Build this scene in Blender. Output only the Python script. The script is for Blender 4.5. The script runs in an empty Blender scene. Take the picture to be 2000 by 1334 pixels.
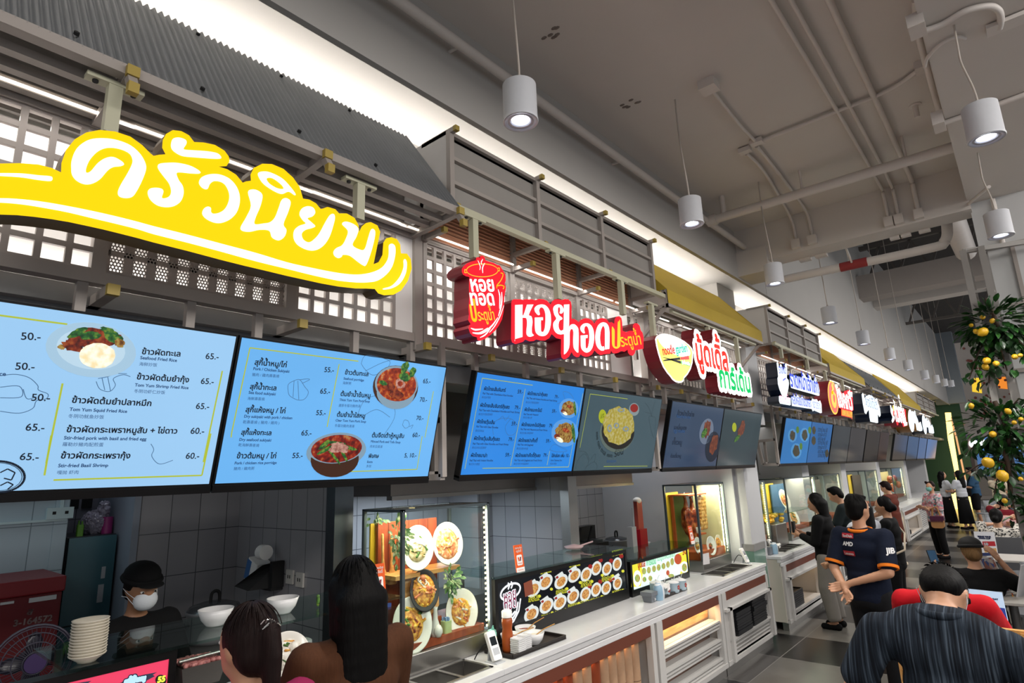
import bpy, bmesh, math, random
import numpy as np
from mathutils import Vector as V, Matrix, Euler
from mathutils.geometry import tessellate_polygon
random.seed(7)
SC = bpy.context.scene
COL = SC.collection
PI = math.pi
# ------------------------------------------------------------------ camera
YAW, PITCH, ROLL, FPX, EYE = -0.706958, 0.221072, -0.037769, 1153.73, 2.0
_f = V((math.sin(YAW)*math.cos(PITCH), math.cos(YAW)*math.cos(PITCH), math.sin(PITCH)))
_r = V((math.cos(YAW), -math.sin(YAW), 0)); _u = _r.cross(_f)
CR = _r*math.cos(ROLL)+_u*math.sin(ROLL); CU = -_r*math.sin(ROLL)+_u*math.cos(ROLL); CF = _f
cam = bpy.data.cameras.new('camera'); cam.sensor_width = 36; cam.lens = FPX/2000*36
cam.clip_start = .05; cam.clip_end = 200
co = bpy.data.objects.new('camera', cam); COL.objects.link(co)
co.matrix_world = Matrix(((CR.x, CU.x, -CF.x, 0), (CR.y, CU.y, -CF.y, 0), (CR.z, CU.z, -CF.z, EYE), (0, 0, 0, 1)))
SC.camera = co
# ------------------------------------------------------------------ world, view, big lights
SC.view_settings.view_transform = 'Standard'; SC.view_settings.look = 'None'
SC.view_settings.gamma = 1; SC.view_settings.use_curve_mapping = False
SC.view_settings.exposure = 0.0
try:
    SC.cycles.use_denoising = True; SC.cycles.max_bounces = 8; SC.cycles.transparent_max_bounces = 16
    SC.cycles.sample_clamp_indirect = 4
except Exception: pass
w = bpy.data.worlds.new('hall_air'); SC.world = w; w.use_nodes = True
WB = w.node_tree.nodes['Background']; WB.inputs[0].default_value = (.92, .95, 1.0, 1); WB.inputs[1].default_value = .5
def area(name, loc, size, energy, color=(1, 1, 1), rot=(0, 0, 0), spread=PI):
    l = bpy.data.lights.new(name, 'AREA'); l.shape = 'RECTANGLE'; l.size, l.size_y = size
    l.energy = energy; l.color = color; l.spread = spread
    o = bpy.data.objects.new(name, l); o.location = loc; o.rotation_euler = rot; COL.objects.link(o); return o
def spot(name, loc, energy, color=(1, 1, 1), angle=1.6, blend=.6, rad=.04, rot=(0, 0, 0)):
    l = bpy.data.lights.new(name, 'SPOT'); l.energy = energy; l.color = color; l.spot_size = angle; l.spot_blend = blend
    l.shadow_soft_size = rad
    o = bpy.data.objects.new(name, l); o.location = loc; o.rotation_euler = rot; COL.objects.link(o); return o
def point(name, loc, energy, color=(1, 1, 1), rad=.05):
    l = bpy.data.lights.new(name, 'POINT'); l.energy = energy; l.color = color; l.shadow_soft_size = rad
    o = bpy.data.objects.new(name, l); o.location = loc; COL.objects.link(o); return o
COVE = (1, .93, .85)
# cove strips lying on top of the stall headers, shining up at the soffit
for y0, y1 in ((-3, 2.2), (2.2, 5), (5, 7.4), (8.2, 10.6), (10.6, 13.2), (13.2, 17), (17, 21), (21, 26)):
    area('cove_led_light', (-2.93, (y0+y1)/2, 4.04), (.08, y1-y0), 5*(y1-y0), COVE, (PI, -.2, 0))
# added area fills out of view on the right, raising the ambient light
for y in (-3, 2, 7, 12, 18, 24):
    area('hall_fill', (3.2, y, 4.6), (1.6, 3.5), 240, (1, .95, .9), (0, .35, 0))

# ------------------------------------------------------------------ pixel rays (2000 x 1334 frame)
def ray(x, y): return CF + CR*((x-1000)/FPX) - CU*((y-667)/FPX)
EYEV = V((0, 0, EYE))
def atX(x, y, X): d = ray(x, y); return EYEV + d*(X/d.x)
def atY(x, y, Y): d = ray(x, y); return EYEV + d*(Y/d.y)
def atZ(x, y, Z): d = ray(x, y); return EYEV + d*((Z-EYE)/d.z)
class Pl:
    """a plane with in-plane axes u, v and normal n"""
    def __init__(s, o, u, v): s.o, s.u, s.v = V(o), V(u).normalized(), V(v).normalized(); s.n = s.u.cross(s.v).normalized()
    def px(s, x, y):
        d = ray(x, y); p = EYEV + d*((s.o-EYEV).dot(s.n)/d.dot(s.n)) - s.o
        return (p.dot(s.u), p.dot(s.v))
    def w(s, a, b, k=0): return s.o + s.u*a + s.v*b + s.n*k
    def off(s, k): return Pl(s.o+s.n*k, s.u, s.v)
def PX(X): return Pl((X, 0, 0), (0, 1, 0), (0, 0, 1))
def zc(off, sc, pts): return [(off[0]+x*sc, off[1]+y*sc) for x, y in pts]

# ------------------------------------------------------------------ materials
def lin(c):
    c = c.lstrip('#'); r = [int(c[i:i+2], 16)/255 for i in (0, 2, 4)]
    return tuple(x/12.92 if x <= .04045 else ((x+.055)/1.055)**2.4 for x in r)+(1,)
MATS = {}
def mat(name, col, rough=.5, metal=0, em=0, noise=0, nscale=8, bump=0, bscale=60, spec=.5, trans=0, alpha=1, emcol=None, sheen=0, stretch=None, coat=0):
    if name in MATS: return MATS[name]
    m = bpy.data.materials.new(name); m.use_nodes = True; MATS[name] = m
    nt = m.node_tree; b = nt.nodes['Principled BSDF']; c = lin(col) if isinstance(col, str) else tuple(col)+(1,)
    I = b.inputs; I['Base Color'].default_value = tuple(x*.3 for x in c[:3])+(1,) if em else c; I['Roughness'].default_value = rough; I['Metallic'].default_value = metal
    I['Specular IOR Level'].default_value = spec; I['Alpha'].default_value = alpha
    if trans: I['Transmission Weight'].default_value = trans
    if coat: I['Coat Weight'].default_value = coat
    if em:
        I['Emission Color'].default_value = (lin(emcol) if emcol else c); I['Emission Strength'].default_value = em
    if noise or bump:
        tc = nt.nodes.new('ShaderNodeTexCoord'); src = tc.outputs['Object']
        if stretch:
            mp = nt.nodes.new('ShaderNodeMapping'); mp.inputs['Scale'].default_value = stretch
            nt.links.new(src, mp.inputs[0]); src = mp.outputs[0]
    if noise:
        n = nt.nodes.new('ShaderNodeTexNoise'); n.inputs['Scale'].default_value = nscale; n.inputs['Detail'].default_value = 5
        nt.links.new(src, n.inputs['Vector'])
        mx = nt.nodes.new('ShaderNodeMix'); mx.data_type = 'RGBA'
        mx.inputs[6].default_value = tuple(x*(1-noise) for x in c[:3])+(1,); mx.inputs[7].default_value = tuple(min(1, x*(1+noise)) for x in c[:3])+(1,)
        nt.links.new(n.outputs[0], mx.inputs[0])
        if not em: nt.links.new(mx.outputs[2], I['Base Color'])
        if em and not emcol: nt.links.new(mx.outputs[2], I['Emission Color'])
    if bump:
        n2 = nt.nodes.new('ShaderNodeTexNoise'); n2.inputs['Scale'].default_value = bscale; n2.inputs['Detail'].default_value = 3
        nt.links.new(src, n2.inputs['Vector'])
        bp = nt.nodes.new('ShaderNodeBump'); bp.inputs['Strength'].default_value = bump; bp.inputs['Distance'].default_value = .01
        nt.links.new(n2.outputs[0], bp.inputs['Height']); nt.links.new(bp.outputs[0], I['Normal'])
    return m
def ramp_mat(name, stops, scale=12, rough=.5, em=0, kind='noise', bump=0, detail=4, stretch=None, spec=.5):
    """several colours mixed by a noise or voronoi field: food, cloth prints, leaves"""
    if name in MATS: return MATS[name]
    m = mat(name, stops[0][1], rough, spec=spec); nt = m.node_tree; b = nt.nodes['Principled BSDF']
    tc = nt.nodes.new('ShaderNodeTexCoord'); src = tc.outputs['Object']
    if stretch:
        mp = nt.nodes.new('ShaderNodeMapping'); mp.inputs['Scale'].default_value = stretch; nt.links.new(src, mp.inputs[0]); src = mp.outputs[0]
    if kind == 'voronoi':
        t = nt.nodes.new('ShaderNodeTexVoronoi'); t.inputs['Scale'].default_value = scale; nt.links.new(src, t.inputs['Vector'])
        sp = nt.nodes.new('ShaderNodeSeparateColor'); nt.links.new(t.outputs['Color'], sp.inputs[0]); fac = sp.outputs[0]
    else:
        t = nt.nodes.new('ShaderNodeTexNoise'); t.inputs['Scale'].default_value = scale; t.inputs['Detail'].default_value = detail
        nt.links.new(src, t.inputs['Vector']); fac = t.outputs[0]
    r = nt.nodes.new('ShaderNodeValToRGB'); e = r.color_ramp.elements
    while len(e) < len(stops): e.new(.5)
    for k, (p, c) in enumerate(stops): e[k].position = p; e[k].color = lin(c)
    nt.links.new(fac, r.inputs[0])
    if not em: nt.links.new(r.outputs[0], b.inputs['Base Color'])
    if em: nt.links.new(r.outputs[0], b.inputs['Emission Color']); b.inputs['Emission Strength'].default_value = em
    if bump:
        bp = nt.nodes.new('ShaderNodeBump'); bp.inputs['Strength'].default_value = bump; bp.inputs['Distance'].default_value = .01
        nt.links.new(fac, bp.inputs['Height']); nt.links.new(bp.outputs[0], b.inputs['Normal'])
    return m
def glass(name='clear_glass', tint=(.93, .97, .95), refl=.10):
    if name in MATS: return MATS[name]
    m = bpy.data.materials.new(name); m.use_nodes = True; MATS[name] = m; nt = m.node_tree; nt.nodes.clear()
    o = nt.nodes.new('ShaderNodeOutputMaterial'); mx = nt.nodes.new('ShaderNodeMixShader')
    t = nt.nodes.new('ShaderNodeBsdfTransparent'); g = nt.nodes.new('ShaderNodeBsdfGlossy'); f = nt.nodes.new('ShaderNodeLayerWeight'); f.inputs[0].default_value = .5
    t.inputs[0].default_value = tint+(1,); g.inputs['Roughness'].default_value = .02
    pw = nt.nodes.new('ShaderNodeMath'); pw.operation = 'POWER'; pw.inputs[1].default_value = 5; nt.links.new(f.outputs['Facing'], pw.inputs[0])
    ma = nt.nodes.new('ShaderNodeMath'); ma.operation = 'MULTIPLY_ADD'; ma.inputs[1].default_value = .8; ma.inputs[2].default_value = .03; nt.links.new(pw.outputs[0], ma.inputs[0])
    nt.links.new(ma.outputs[0], mx.inputs[0]); nt.links.new(t.outputs[0], mx.inputs[1]); nt.links.new(g.outputs[0], mx.inputs[2])
    nt.links.new(mx.outputs[0], o.inputs[0]); return m
def tile_mat(name, c1, c2, grout, tw, th, axis='YZ', rough=.3, offset=0.0, mortar=.004, ox=0, oy=0, squash=0):
    """brick-texture tiles laid in world metres in the given plane"""
    if name in MATS: return MATS[name]
    m = mat(name, c1, rough); nt = m.node_tree; b = nt.nodes['Principled BSDF']
    tc = nt.nodes.new('ShaderNodeNewGeometry'); sx = nt.nodes.new('ShaderNodeSeparateXYZ'); nt.links.new(tc.outputs['Position'], sx.inputs[0])
    cb = nt.nodes.new('ShaderNodeCombineXYZ'); ix = {'X': 0, 'Y': 1, 'Z': 2}
    for k, a in enumerate(axis):
        ad = nt.nodes.new('ShaderNodeMath'); ad.inputs[1].default_value = (ox, oy)[k]; nt.links.new(sx.outputs[ix[a]], ad.inputs[0]); nt.links.new(ad.outputs[0], cb.inputs[k])
    br = nt.nodes.new('ShaderNodeTexBrick'); br.offset = offset; br.squash = 1
    br.inputs['Scale'].default_value = 1; br.inputs['Brick Width'].default_value = tw; br.inputs['Row Height'].default_value = th
    br.inputs['Mortar Size'].default_value = mortar; br.inputs['Mortar Smooth'].default_value = .1
    br.inputs['Color1'].default_value = lin(c1); br.inputs['Color2'].default_value = lin(c2); br.inputs['Mortar'].default_value = lin(grout)
    nt.links.new(cb.outputs[0], br.inputs[0]); nt.links.new(br.outputs[0], b.inputs['Base Color'])
    bp = nt.nodes.new('ShaderNodeBump'); bp.invert = True; bp.inputs['Strength'].default_value = .4; bp.inputs['Distance'].default_value = .003
    nt.links.new(br.outputs[1], bp.inputs['Height']); nt.links.new(bp.outputs[0], b.inputs['Normal'])
    return m

# ------------------------------------------------------------------ mesh builder
class MB:
    def __init__(s): s.v = []; s.f = []; s.m = []; s.s = []; s.k = []
    def mark(s): s.k.append(len(s.f)); return s
    def parts(s, name, mats, parent=None, local=False, bevel=0):
        """one object per marked run of faces"""
        ks = s.k+[len(s.f)]
        for a, c in zip(ks, ks[1:]):
            if c > a:
                ids = sorted({i for f in s.f[a:c] for i in f}); ix = {v: k for k, v in enumerate(ids)}; q = MB()
                q.v = [s.v[i] for i in ids]; q.f = [tuple(ix[i] for i in f) for f in s.f[a:c]]; q.m = s.m[a:c]; q.s = s.s[a:c]; q.build(name, mats, parent, local, bevel=bevel)
    def add(s, vs, fs, mi=0, smooth=False):
        n = len(s.v); s.v.extend(V(p) for p in vs)
        for f in fs: s.f.append(tuple(i+n for i in f)); s.m.append(mi); s.s.append(smooth)
        return s
    def box(s, lo, hi, mi=0, M=None):
        (a, b, c), (d, e, f) = lo, hi
        p = [V(q) for q in ((a, b, c), (d, b, c), (d, e, c), (a, e, c), (a, b, f), (d, b, f), (d, e, f), (a, e, f))]
        if M: p = [M @ q for q in p]
        return s.add(p, ((0, 3, 2, 1), (4, 5, 6, 7), (0, 1, 5, 4), (1, 2, 6, 5), (2, 3, 7, 6), (3, 0, 4, 7)), mi)
    def rbox(s, lo, hi, r=.01, mi=0, M=None, seg=3, axis=2):
        """box with rounded edges along one axis"""
        ax = [0, 1, 2]; ax.remove(axis); i, j = ax
        pts = []
        for cx, cy, a0 in ((hi[i]-r, hi[j]-r, 0), (lo[i]+r, hi[j]-r, 90), (lo[i]+r, lo[j]+r, 180), (hi[i]-r, lo[j]+r, 270)):
            for k in range(seg+1):
                a = math.radians(a0+90*k/seg); pts.append((cx+r*math.cos(a), cy+r*math.sin(a)))
        n = len(pts); vs = []
        for z in (lo[axis], hi[axis]):
            for x, y in pts:
                p = [0, 0, 0]; p[i] = x; p[j] = y; p[axis] = z; p = V(p); vs.append(M @ p if M else p)
        fl = axis == 1
        fs = [tuple(range(n))[::1 if fl else -1], tuple(range(n, 2*n))[::-1 if fl else 1]]
        fs += [((k, (k+1) % n, n+(k+1) % n, n+k) if not fl else (k, n+k, n+(k+1) % n, (k+1) % n)) for k in range(n)]
        return s.add(vs, fs, mi)
    def bar(s, p, q, w=.03, h=None, up=(0, 0, 1), mi=0):
        p, q = V(p), V(q); h = h or w; d = (q-p).normalized(); up = V(up)
        if abs(d.dot(up)) > .97: up = V((1, 0, 0))
        a = d.cross(up).normalized()*w/2; b = a.cross(d).normalized()*h/2
        vs = [p-a-b, p+a-b, p+a+b, p-a+b, q-a-b, q+a-b, q+a+b, q-a+b]
        return s.add(vs, ((0, 3, 2, 1), (4, 5, 6, 7), (0, 1, 5, 4), (1, 2, 6, 5), (2, 3, 7, 6), (3, 0, 4, 7)), mi)
    def tube(s, pts, r, seg=8, mi=0, closed=False, caps=True, smooth=True):
        pts = [V(p) for p in pts]; n = len(pts); rs = r if isinstance(r, (list, tuple)) else [r]*n
        vs = []; prev = None
        for i, p in enumerate(pts):
            if closed: t = pts[(i+1) % n]-pts[i-1]
            else: t = pts[min(i+1, n-1)]-pts[max(i-1, 0)]
            t = t.normalized() if t.length > 1e-9 else V((0, 0, 1))
            if prev is None:
                a = t.cross(V((0, 0, 1)));  a = a if a.length > .1 else t.cross(V((1, 0, 0)))
            else: a = prev-t*prev.dot(t)
            a = a.normalized() if a.length > 1e-9 else t.orthogonal().normalized(); prev = a; b = t.cross(a)
            vs += [p+(a*math.cos(2*PI*k/seg)+b*math.sin(2*PI*k/seg))*rs[i] for k in range(seg)]
        fs = []; m = n if closed else n-1
        for i in range(m):
            for k in range(seg):
                j = (i+1) % n; fs.append((i*seg+k, i*seg+(k+1) % seg, j*seg+(k+1) % seg, j*seg+k))
        s.add(vs, fs, mi, smooth)
        if caps and not closed:
            s.add(vs[:seg], (tuple(range(seg))[::-1],), mi); s.add(vs[-seg:], (tuple(range(seg)),), mi)
        return s
    def cyl(s, p, q, r, r2=None, seg=20, mi=0, caps=True): return s.tube([p, q], [r, r if r2 is None else r2], seg, mi, caps=caps)
    def lathe(s, prof, o=(0, 0, 0), M=None, seg=24, mi=0, smooth=True, sx=1, sy=1):
        o = V(o); vs = []; n = len(prof)
        for r, z in prof:
            for k in range(seg):
                p = V((r*sx*math.cos(2*PI*k/seg), r*sy*math.sin(2*PI*k/seg), z)); vs.append(o+(M @ p if M else p))
        fs = [(i*seg+k, i*seg+(k+1) % seg, (i+1)*seg+(k+1) % seg, (i+1)*seg+k) for i in range(n-1) for k in range(seg)]
        s.add(vs, fs, mi, smooth)
        return s
    def ell(s, c, r, M=None, seg=14, rings=8, mi=0):
        c = V(c); r = (r, r, r) if not hasattr(r, '__len__') else r; vs = []
        for i in range(rings+1):
            t = -PI/2+PI*i/rings
            for k in range(seg):
                p = V((r[0]*math.cos(t)*math.cos(2*PI*k/seg), r[1]*math.cos(t)*math.sin(2*PI*k/seg), r[2]*math.sin(t))); vs.append(c+(M @ p if M else p))
        return s.add(vs, [(i*seg+k, i*seg+(k+1) % seg, (i+1)*seg+(k+1) % seg, (i+1)*seg+k) for i in range(rings) for k in range(seg)], mi, True)
    def cap(s, p, q, r1, r2=None, seg=12, mi=0):
        """capsule with round ends"""
        r2 = r1 if r2 is None else r2; p, q = V(p), V(q); d = q-p; L = d.length
        d = d/L if L > 1e-6 else V((0, 0, 1)); pts = []; rs = []
        for k in range(5):
            a = PI/2*k/4; pts.append(p-d*r1*math.cos(a)); rs.append(max(r1*math.sin(a), 1e-4))
        for k in range(5):
            a = PI/2*k/4; pts.append(q+d*r2*math.sin(a)); rs.append(max(r2*math.cos(a), 1e-4))
        return s.tube(pts, rs, seg, mi, caps=False)
    def poly(s, pl, loops, k=0, depth=0, mi=0, side=None):
        """polygon with holes on plane pl, lifted k along the normal; depth>0 extrudes it backwards"""
        loops = [[tuple(p) for i, p in enumerate(l) if abs(p[0]-l[i-1][0])+abs(p[1]-l[i-1][1]) > 2e-6] for l in loops]
        loops = [l for l in loops if len(l) > 2]
        if not loops: return s
        flat = [p for l in loops for p in l]
        tris = tessellate_polygon([[V((a, b, 0)) for a, b in l] for l in loops])
        fr = [pl.w(a, b, k) for a, b in flat]
        def ori(t):
            (ax, ay), (bx, by), (cx, cy) = (flat[i] for i in t)
            return t if (bx-ax)*(cy-ay)-(by-ay)*(cx-ax) > 0 else t[::-1]
        tris = [ori(tuple(t)) for t in tris]
        s.add(fr, tris, mi)
        if depth:
            bk = [pl.w(a, b, k-depth) for a, b in flat]
            s.add(bk, [t[::-1] for t in tris], mi if side is None else side)
            i0 = 0; sm = mi if side is None else side
            for li, l in enumerate(loops):
                ar = sum(l[i][0]*l[(i+1) % len(l)][1]-l[(i+1) % len(l)][0]*l[i][1] for i in range(len(l)))
                n = len(l); rev = (ar < 0) != (li > 0)
                vs = fr[i0:i0+n]+bk[i0:i0+n]
                s.add(vs, [((i, n+i, n+(i+1) % n, (i+1) % n) if not rev else (i, (i+1) % n, n+(i+1) % n, n+i)) for i in range(n)], sm)
                i0 += n
        return s
    def stroke(s, pl, pts, wd, k=0, mi=0, depth=0, closed=False, seg=8):
        """flat ribbon with round joints along in-plane points"""
        wd = wd if isinstance(wd, (list, tuple)) else [wd]*len(pts)
        n = len(pts); rng = range(n if closed else n-1)
        for i in rng:
            a, b = V(pts[i]), V(pts[(i+1) % n]); d = b-a
            if d.length < 1e-7: continue
            d.normalize(); t = V((-d.y, d.x)); w0, w1 = wd[i]/2, wd[(i+1) % n]/2
            s.poly(pl, [[a-t*w0, b-t*w1, b+t*w1, a+t*w0]], k, depth, mi)
        if seg:
            for i in range(n):
                r = wd[i]/2
                s.poly(pl, [[(pts[i][0]+r*math.cos(2*PI*j/seg), pts[i][1]+r*math.sin(2*PI*j/seg)) for j in range(seg)]], k, depth, mi)
        return s
    def disc(s, pl, c, r, k=0, mi=0, depth=0, seg=24, r2=None, rot=0):
        r2 = r2 or r; cs, sn = math.cos(rot), math.sin(rot)
        pts = []
        for j in range(seg):
            x, y = r*math.cos(2*PI*j/seg), r2*math.sin(2*PI*j/seg); pts.append((c[0]+x*cs-y*sn, c[1]+x*sn+y*cs))
        return s.poly(pl, [pts], k, depth, mi)
    def build(s, name, mats, parent=None, local=False, smooth=None, bevel=0, autosmooth=False):
        me = bpy.data.meshes.new(name)
        vs = s.v
        if parent is not None and not local:
            iv = world_of(parent).inverted(); vs = [iv @ p for p in vs]
        me.from_pydata([tuple(p) for p in vs], [], s.f)
        mats = mats if isinstance(mats, (list, tuple)) else [mats]
        for m in mats: me.materials.append(m)
        me.polygons.foreach_set('material_index', s.m)
        me.polygons.foreach_set('use_smooth', s.s if smooth is None else [smooth]*len(s.f))
        me.update()
        o = bpy.data.objects.new(name, me); COL.objects.link(o)
        if parent is not None: o.parent = parent
        if bevel:
            b = o.modifiers.new('bevel', 'BEVEL'); b.width = bevel; b.segments = 2; b.limit_method = 'ANGLE'; b.angle_limit = .7
        return o
def world_of(o):
    M = o.matrix_basis.copy(); p = o.parent
    while p: M = p.matrix_basis @ M; p = p.parent
    return M
def thing(name, label, cat, loc=(0, 0, 0), rz=0, group=None):
    o = bpy.data.objects.new(name, None); COL.objects.link(o); o.location = loc; o.rotation_euler = (0, 0, rz); o.empty_display_size = .1
    o['label'] = label; o['category'] = cat
    if group: o['group'] = group
    return o
def tag(o, label, cat, group=None, kind=None):
    o['label'] = label; o['category'] = cat
    if group: o['group'] = group
    if kind: o['kind'] = kind
    return o
def struct(mb, name, mats, **k): o = mb.build(name, mats, **k); o['kind'] = 'structure'; return o
def kids(o): return [c for c in bpy.data.objects if c.parent == o]
def dup(root, loc=None, rz=None, label=None, group=None):
    r = root.copy(); COL.objects.link(r)
    if loc is not None: r.location = loc
    if rz is not None: r.rotation_euler = (0, 0, rz)
    if label: r['label'] = label
    if group: r['group'] = group
    for ch in KIDS(root):
        c = ch.copy(); COL.objects.link(c); c.parent = r
        for g in KIDS(ch):
            d = g.copy(); COL.objects.link(d); d.parent = c
    return r
def KIDS(o): return list(o.children)
def catmull(pts, n=6, closed=False):
    P = [V(p) for p in pts]; m = len(P); out = []
    sharp = [(P[i]-P[(i+1) % m]).length < 1e-7 for i in range(m)]
    for i in range(m if closed else m-1):
        p0 = P[i-1] if (i or closed) else P[0]; p1 = P[i]; p2 = P[(i+1) % m]; p3 = P[(i+2) % m] if (closed or i+2 < m) else P[-1]
        if sharp[i]: continue
        if sharp[i-1] and (i or closed): p0 = p1
        if sharp[(i+1) % m]: p3 = p2
        for k in range(n):
            t = k/n
            out.append(.5*((2*p1)+(p2-p0)*t+(2*p0-5*p1+4*p2-p3)*t*t+(3*p1-p0-3*p2+p3)*t**3))
    if not closed: out.append(P[-1])
    return out
def remesh(mb, voxel, smooth=4, fac=.5):
    """one continuous skin grown over overlapping pieces, returned as vertex and face lists"""
    me = bpy.data.meshes.new('tmp'); me.from_pydata([tuple(p) for p in mb.v], [], mb.f); o = bpy.data.objects.new('tmp', me); COL.objects.link(o)
    r = o.modifiers.new('r', 'REMESH'); r.mode = 'VOXEL'; r.voxel_size = voxel
    if smooth: k = o.modifiers.new('s', 'SMOOTH'); k.iterations = smooth; k.factor = fac
    dg = bpy.context.evaluated_depsgraph_get(); ev = o.evaluated_get(dg); m2 = ev.to_mesh()
    n = len(m2.vertices); a = np.empty(n*3); m2.vertices.foreach_get('co', a)
    vs = [V(p) for p in a.reshape(n, 3)]; fs = [tuple(p.vertices) for p in m2.polygons]
    ev.to_mesh_clear(); bpy.data.objects.remove(o); bpy.data.meshes.remove(me)
    return vs, fs

# ------------------------------------------------------------------ lettering
GL = {}
def _font_curve(s):
    c = bpy.data.curves.new('t', 'FONT'); c.body = s; c.size = 1; o = bpy.data.objects.new('t', c); COL.objects.link(o)
    dg = bpy.context.evaluated_depsgraph_get(); ev = o.evaluated_get(dg)
    cu = ev.to_curve(dg); loops = []
    for sp in cu.splines:
        bp = sp.bezier_points; n = len(bp); L = []
        for i in range(n):
            a, b = bp[i], bp[(i+1) % n]; p0, p1, p2, p3 = a.co, a.handle_right, b.handle_left, b.co
            st = 1 if ((p1-p0).cross(p3-p0).length < 1e-4 and (p2-p0).cross(p3-p0).length < 1e-4) else 4
            for k in range(st):
                t = k/st; q = p0*(1-t)**3+3*p1*t*(1-t)**2+3*p2*t*t*(1-t)+p3*t**3; L.append((q.x, q.y))
        L2 = [q for i, q in enumerate(L) if (q[0]-L[i-1][0])**2+(q[1]-L[i-1][1])**2 > 1e-8]
        if len(L2) > 2: loops.append(L2)
    ev.to_curve_clear(); bpy.data.objects.remove(o); bpy.data.curves.remove(c)
    return loops
def _area(l): return sum(l[i-1][0]*l[i][1]-l[i][0]*l[i-1][1] for i in range(len(l)))/2
def _inside(p, l):
    c = False
    for i in range(len(l)):
        (x1, y1), (x2, y2) = l[i-1], l[i]
        if (y1 > p[1]) != (y2 > p[1]) and p[0] < (x2-x1)*(p[1]-y1)/(y2-y1)+x1: c = not c
    return c
def glyph(ch):
    """(advance, [[outer, hole, ...], ...], outlines) of one character at size 1"""
    if ch in GL: return GL[ch]
    ref = _font_curve('|'); x0 = min(p[0] for l in ref for p in l)
    two = _font_curve('n'+ch+'|'); nn = _font_curve('n|')
    adv = max(p[0] for l in two for p in l)-max(p[0] for l in nn for p in l)
    loops = _font_curve(ch) if ch.strip() else []
    shapes = []
    if loops:
        big = max(loops, key=lambda l: abs(_area(l))); sg = _area(big) > 0
        outs = [l for l in loops if (_area(l) > 0) == sg]; holes = [l for l in loops if (_area(l) > 0) != sg]
        for o in outs:
            shapes.append([o]+[h for h in holes if _inside(h[0], o)])
    GL[ch] = (adv, shapes); return GL[ch]
UPPER = set('ิีึืั็'); TONE = set('่้๊๋์')
def layout(s):
    """list of (char, x, y) at size 1 and the total width; tone marks are raised above vowels"""
    out = []; x = 0
    for i, ch in enumerate(s):
        dy = 0
        if ch in TONE and ((i and s[i-1] in UPPER) or (i+1 < len(s) and s[i+1] == 'ำ')): dy = .2
        out.append((ch, x, dy)); x += glyph(ch)[0]
    return out, x
def text(mb, pl, s, p0, p1=None, size=None, k=.002, mi=0, align='l', bold=0, hs=1.0, depth=0):
    """write s along the in-plane baseline p0 -> p1 (fitted to that length) or from p0 at a given size"""
    lay, wd = layout(s)
    if wd < 1e-6: return
    if p1 is not None:
        d = V(p1)-V(p0); L = d.length; d.normalize(); fx = L/wd; fy = fx*hs if size is None else size
    else:
        d = V((1, 0)); fy = size; fx = size*hs
    o = V(p0); t = V((-d.y, d.x))
    if align == 'c': o = o-d*wd*fx/2
    elif align == 'r': o = o-d*wd*fx
    def P(x, y): q = o+d*x*fx+t*y*fy; return (q.x, q.y)
    for ch, x, dy in lay:
        for sh in glyph(ch)[1]:
            lp = [[P(x+a, dy+b) for a, b in l] for l in sh]
            mb.poly(pl, lp, k, depth, mi)
            if bold:
                for l in lp: mb.stroke(pl, l, bold, k, mi, depth, True, 6)
def noise2(x, y, s=0): return math.sin(x*1.7+s)*math.cos(y*2.3-s*1.3)+.5*math.sin(x*4.1-y*3.3+s*2.1)
# ------------------------------------------------------------------ shared materials
WHITE = mat('white_paint', '#c9c7c4', .6, noise=.04, nscale=3, bump=.05)
CEILM = mat('ceiling_paint', '#cdc7c1', .85, noise=.07, nscale=1.2, bump=.25, bscale=6)
BULK = mat('bulkhead_paint', '#b2afab', .8, noise=.04, nscale=2, bump=.05)
PIPEM = mat('painted_pipe', '#d2cbc5', .5, noise=.05)
STEEL = mat('brushed_steel', '#9a9894', .32, .9, noise=.08, nscale=30, stretch=(1, 1, 20))
DSTEEL = mat('dark_steel', '#5b6166', .3, .85, noise=.08, nscale=20)
FRAME = mat('taupe_frame_paint', '#9c948e', .5, noise=.05, nscale=5)
CREAM = mat('cream_bar_paint', '#b9b79e', .5, noise=.05)
YCAP = mat('yellow_cap', '#a08a3c', .5)
BLACK = mat('black_plastic', '#0b0b0c', .35, noise=.1)
MATTE = mat('matte_black', '#08080a', .75)
STONE = mat('white_stone_top', '#d9d9da', .22, noise=.05, nscale=14, spec=.5)
CLEAR = glass()
GREENG = glass('green_edge_glass', (.78, .9, .86))
WTILE = tile_mat('kitchen_tile', '#959497', '#8f8e92', '#4a4a4f', .2, .3, 'YZ', .25, ox=.05, oy=.12, mortar=.003)
WTILEX = tile_mat('kitchen_tile_side', '#959497', '#8f8e92', '#56565b', .2, .3, 'XZ', .25, ox=.03, oy=.12, mortar=.003)
GTILE = tile_mat('kitchen_tile_grey', '#7c7c84', '#75757e', '#3e3e44', .2, .3, 'YZ', .3, oy=.02, mortar=.003)
BTILE = tile_mat('kitchen_tile_bluelit', '#a5b7c0', '#9db0ba', '#6d7f88', .2, .3, 'YZ', .3, oy=.02, mortar=.003)  # blue tint holds the bluish light that falls on the left wall
LEDW = mat('white_led', '#fff4e2', .5, em=9)
LEDY = mat('warm_led', '#ffe6a0', .5, em=7)
LEDO = mat('amber_led', '#ffb26a', .5, em=6)

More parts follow.
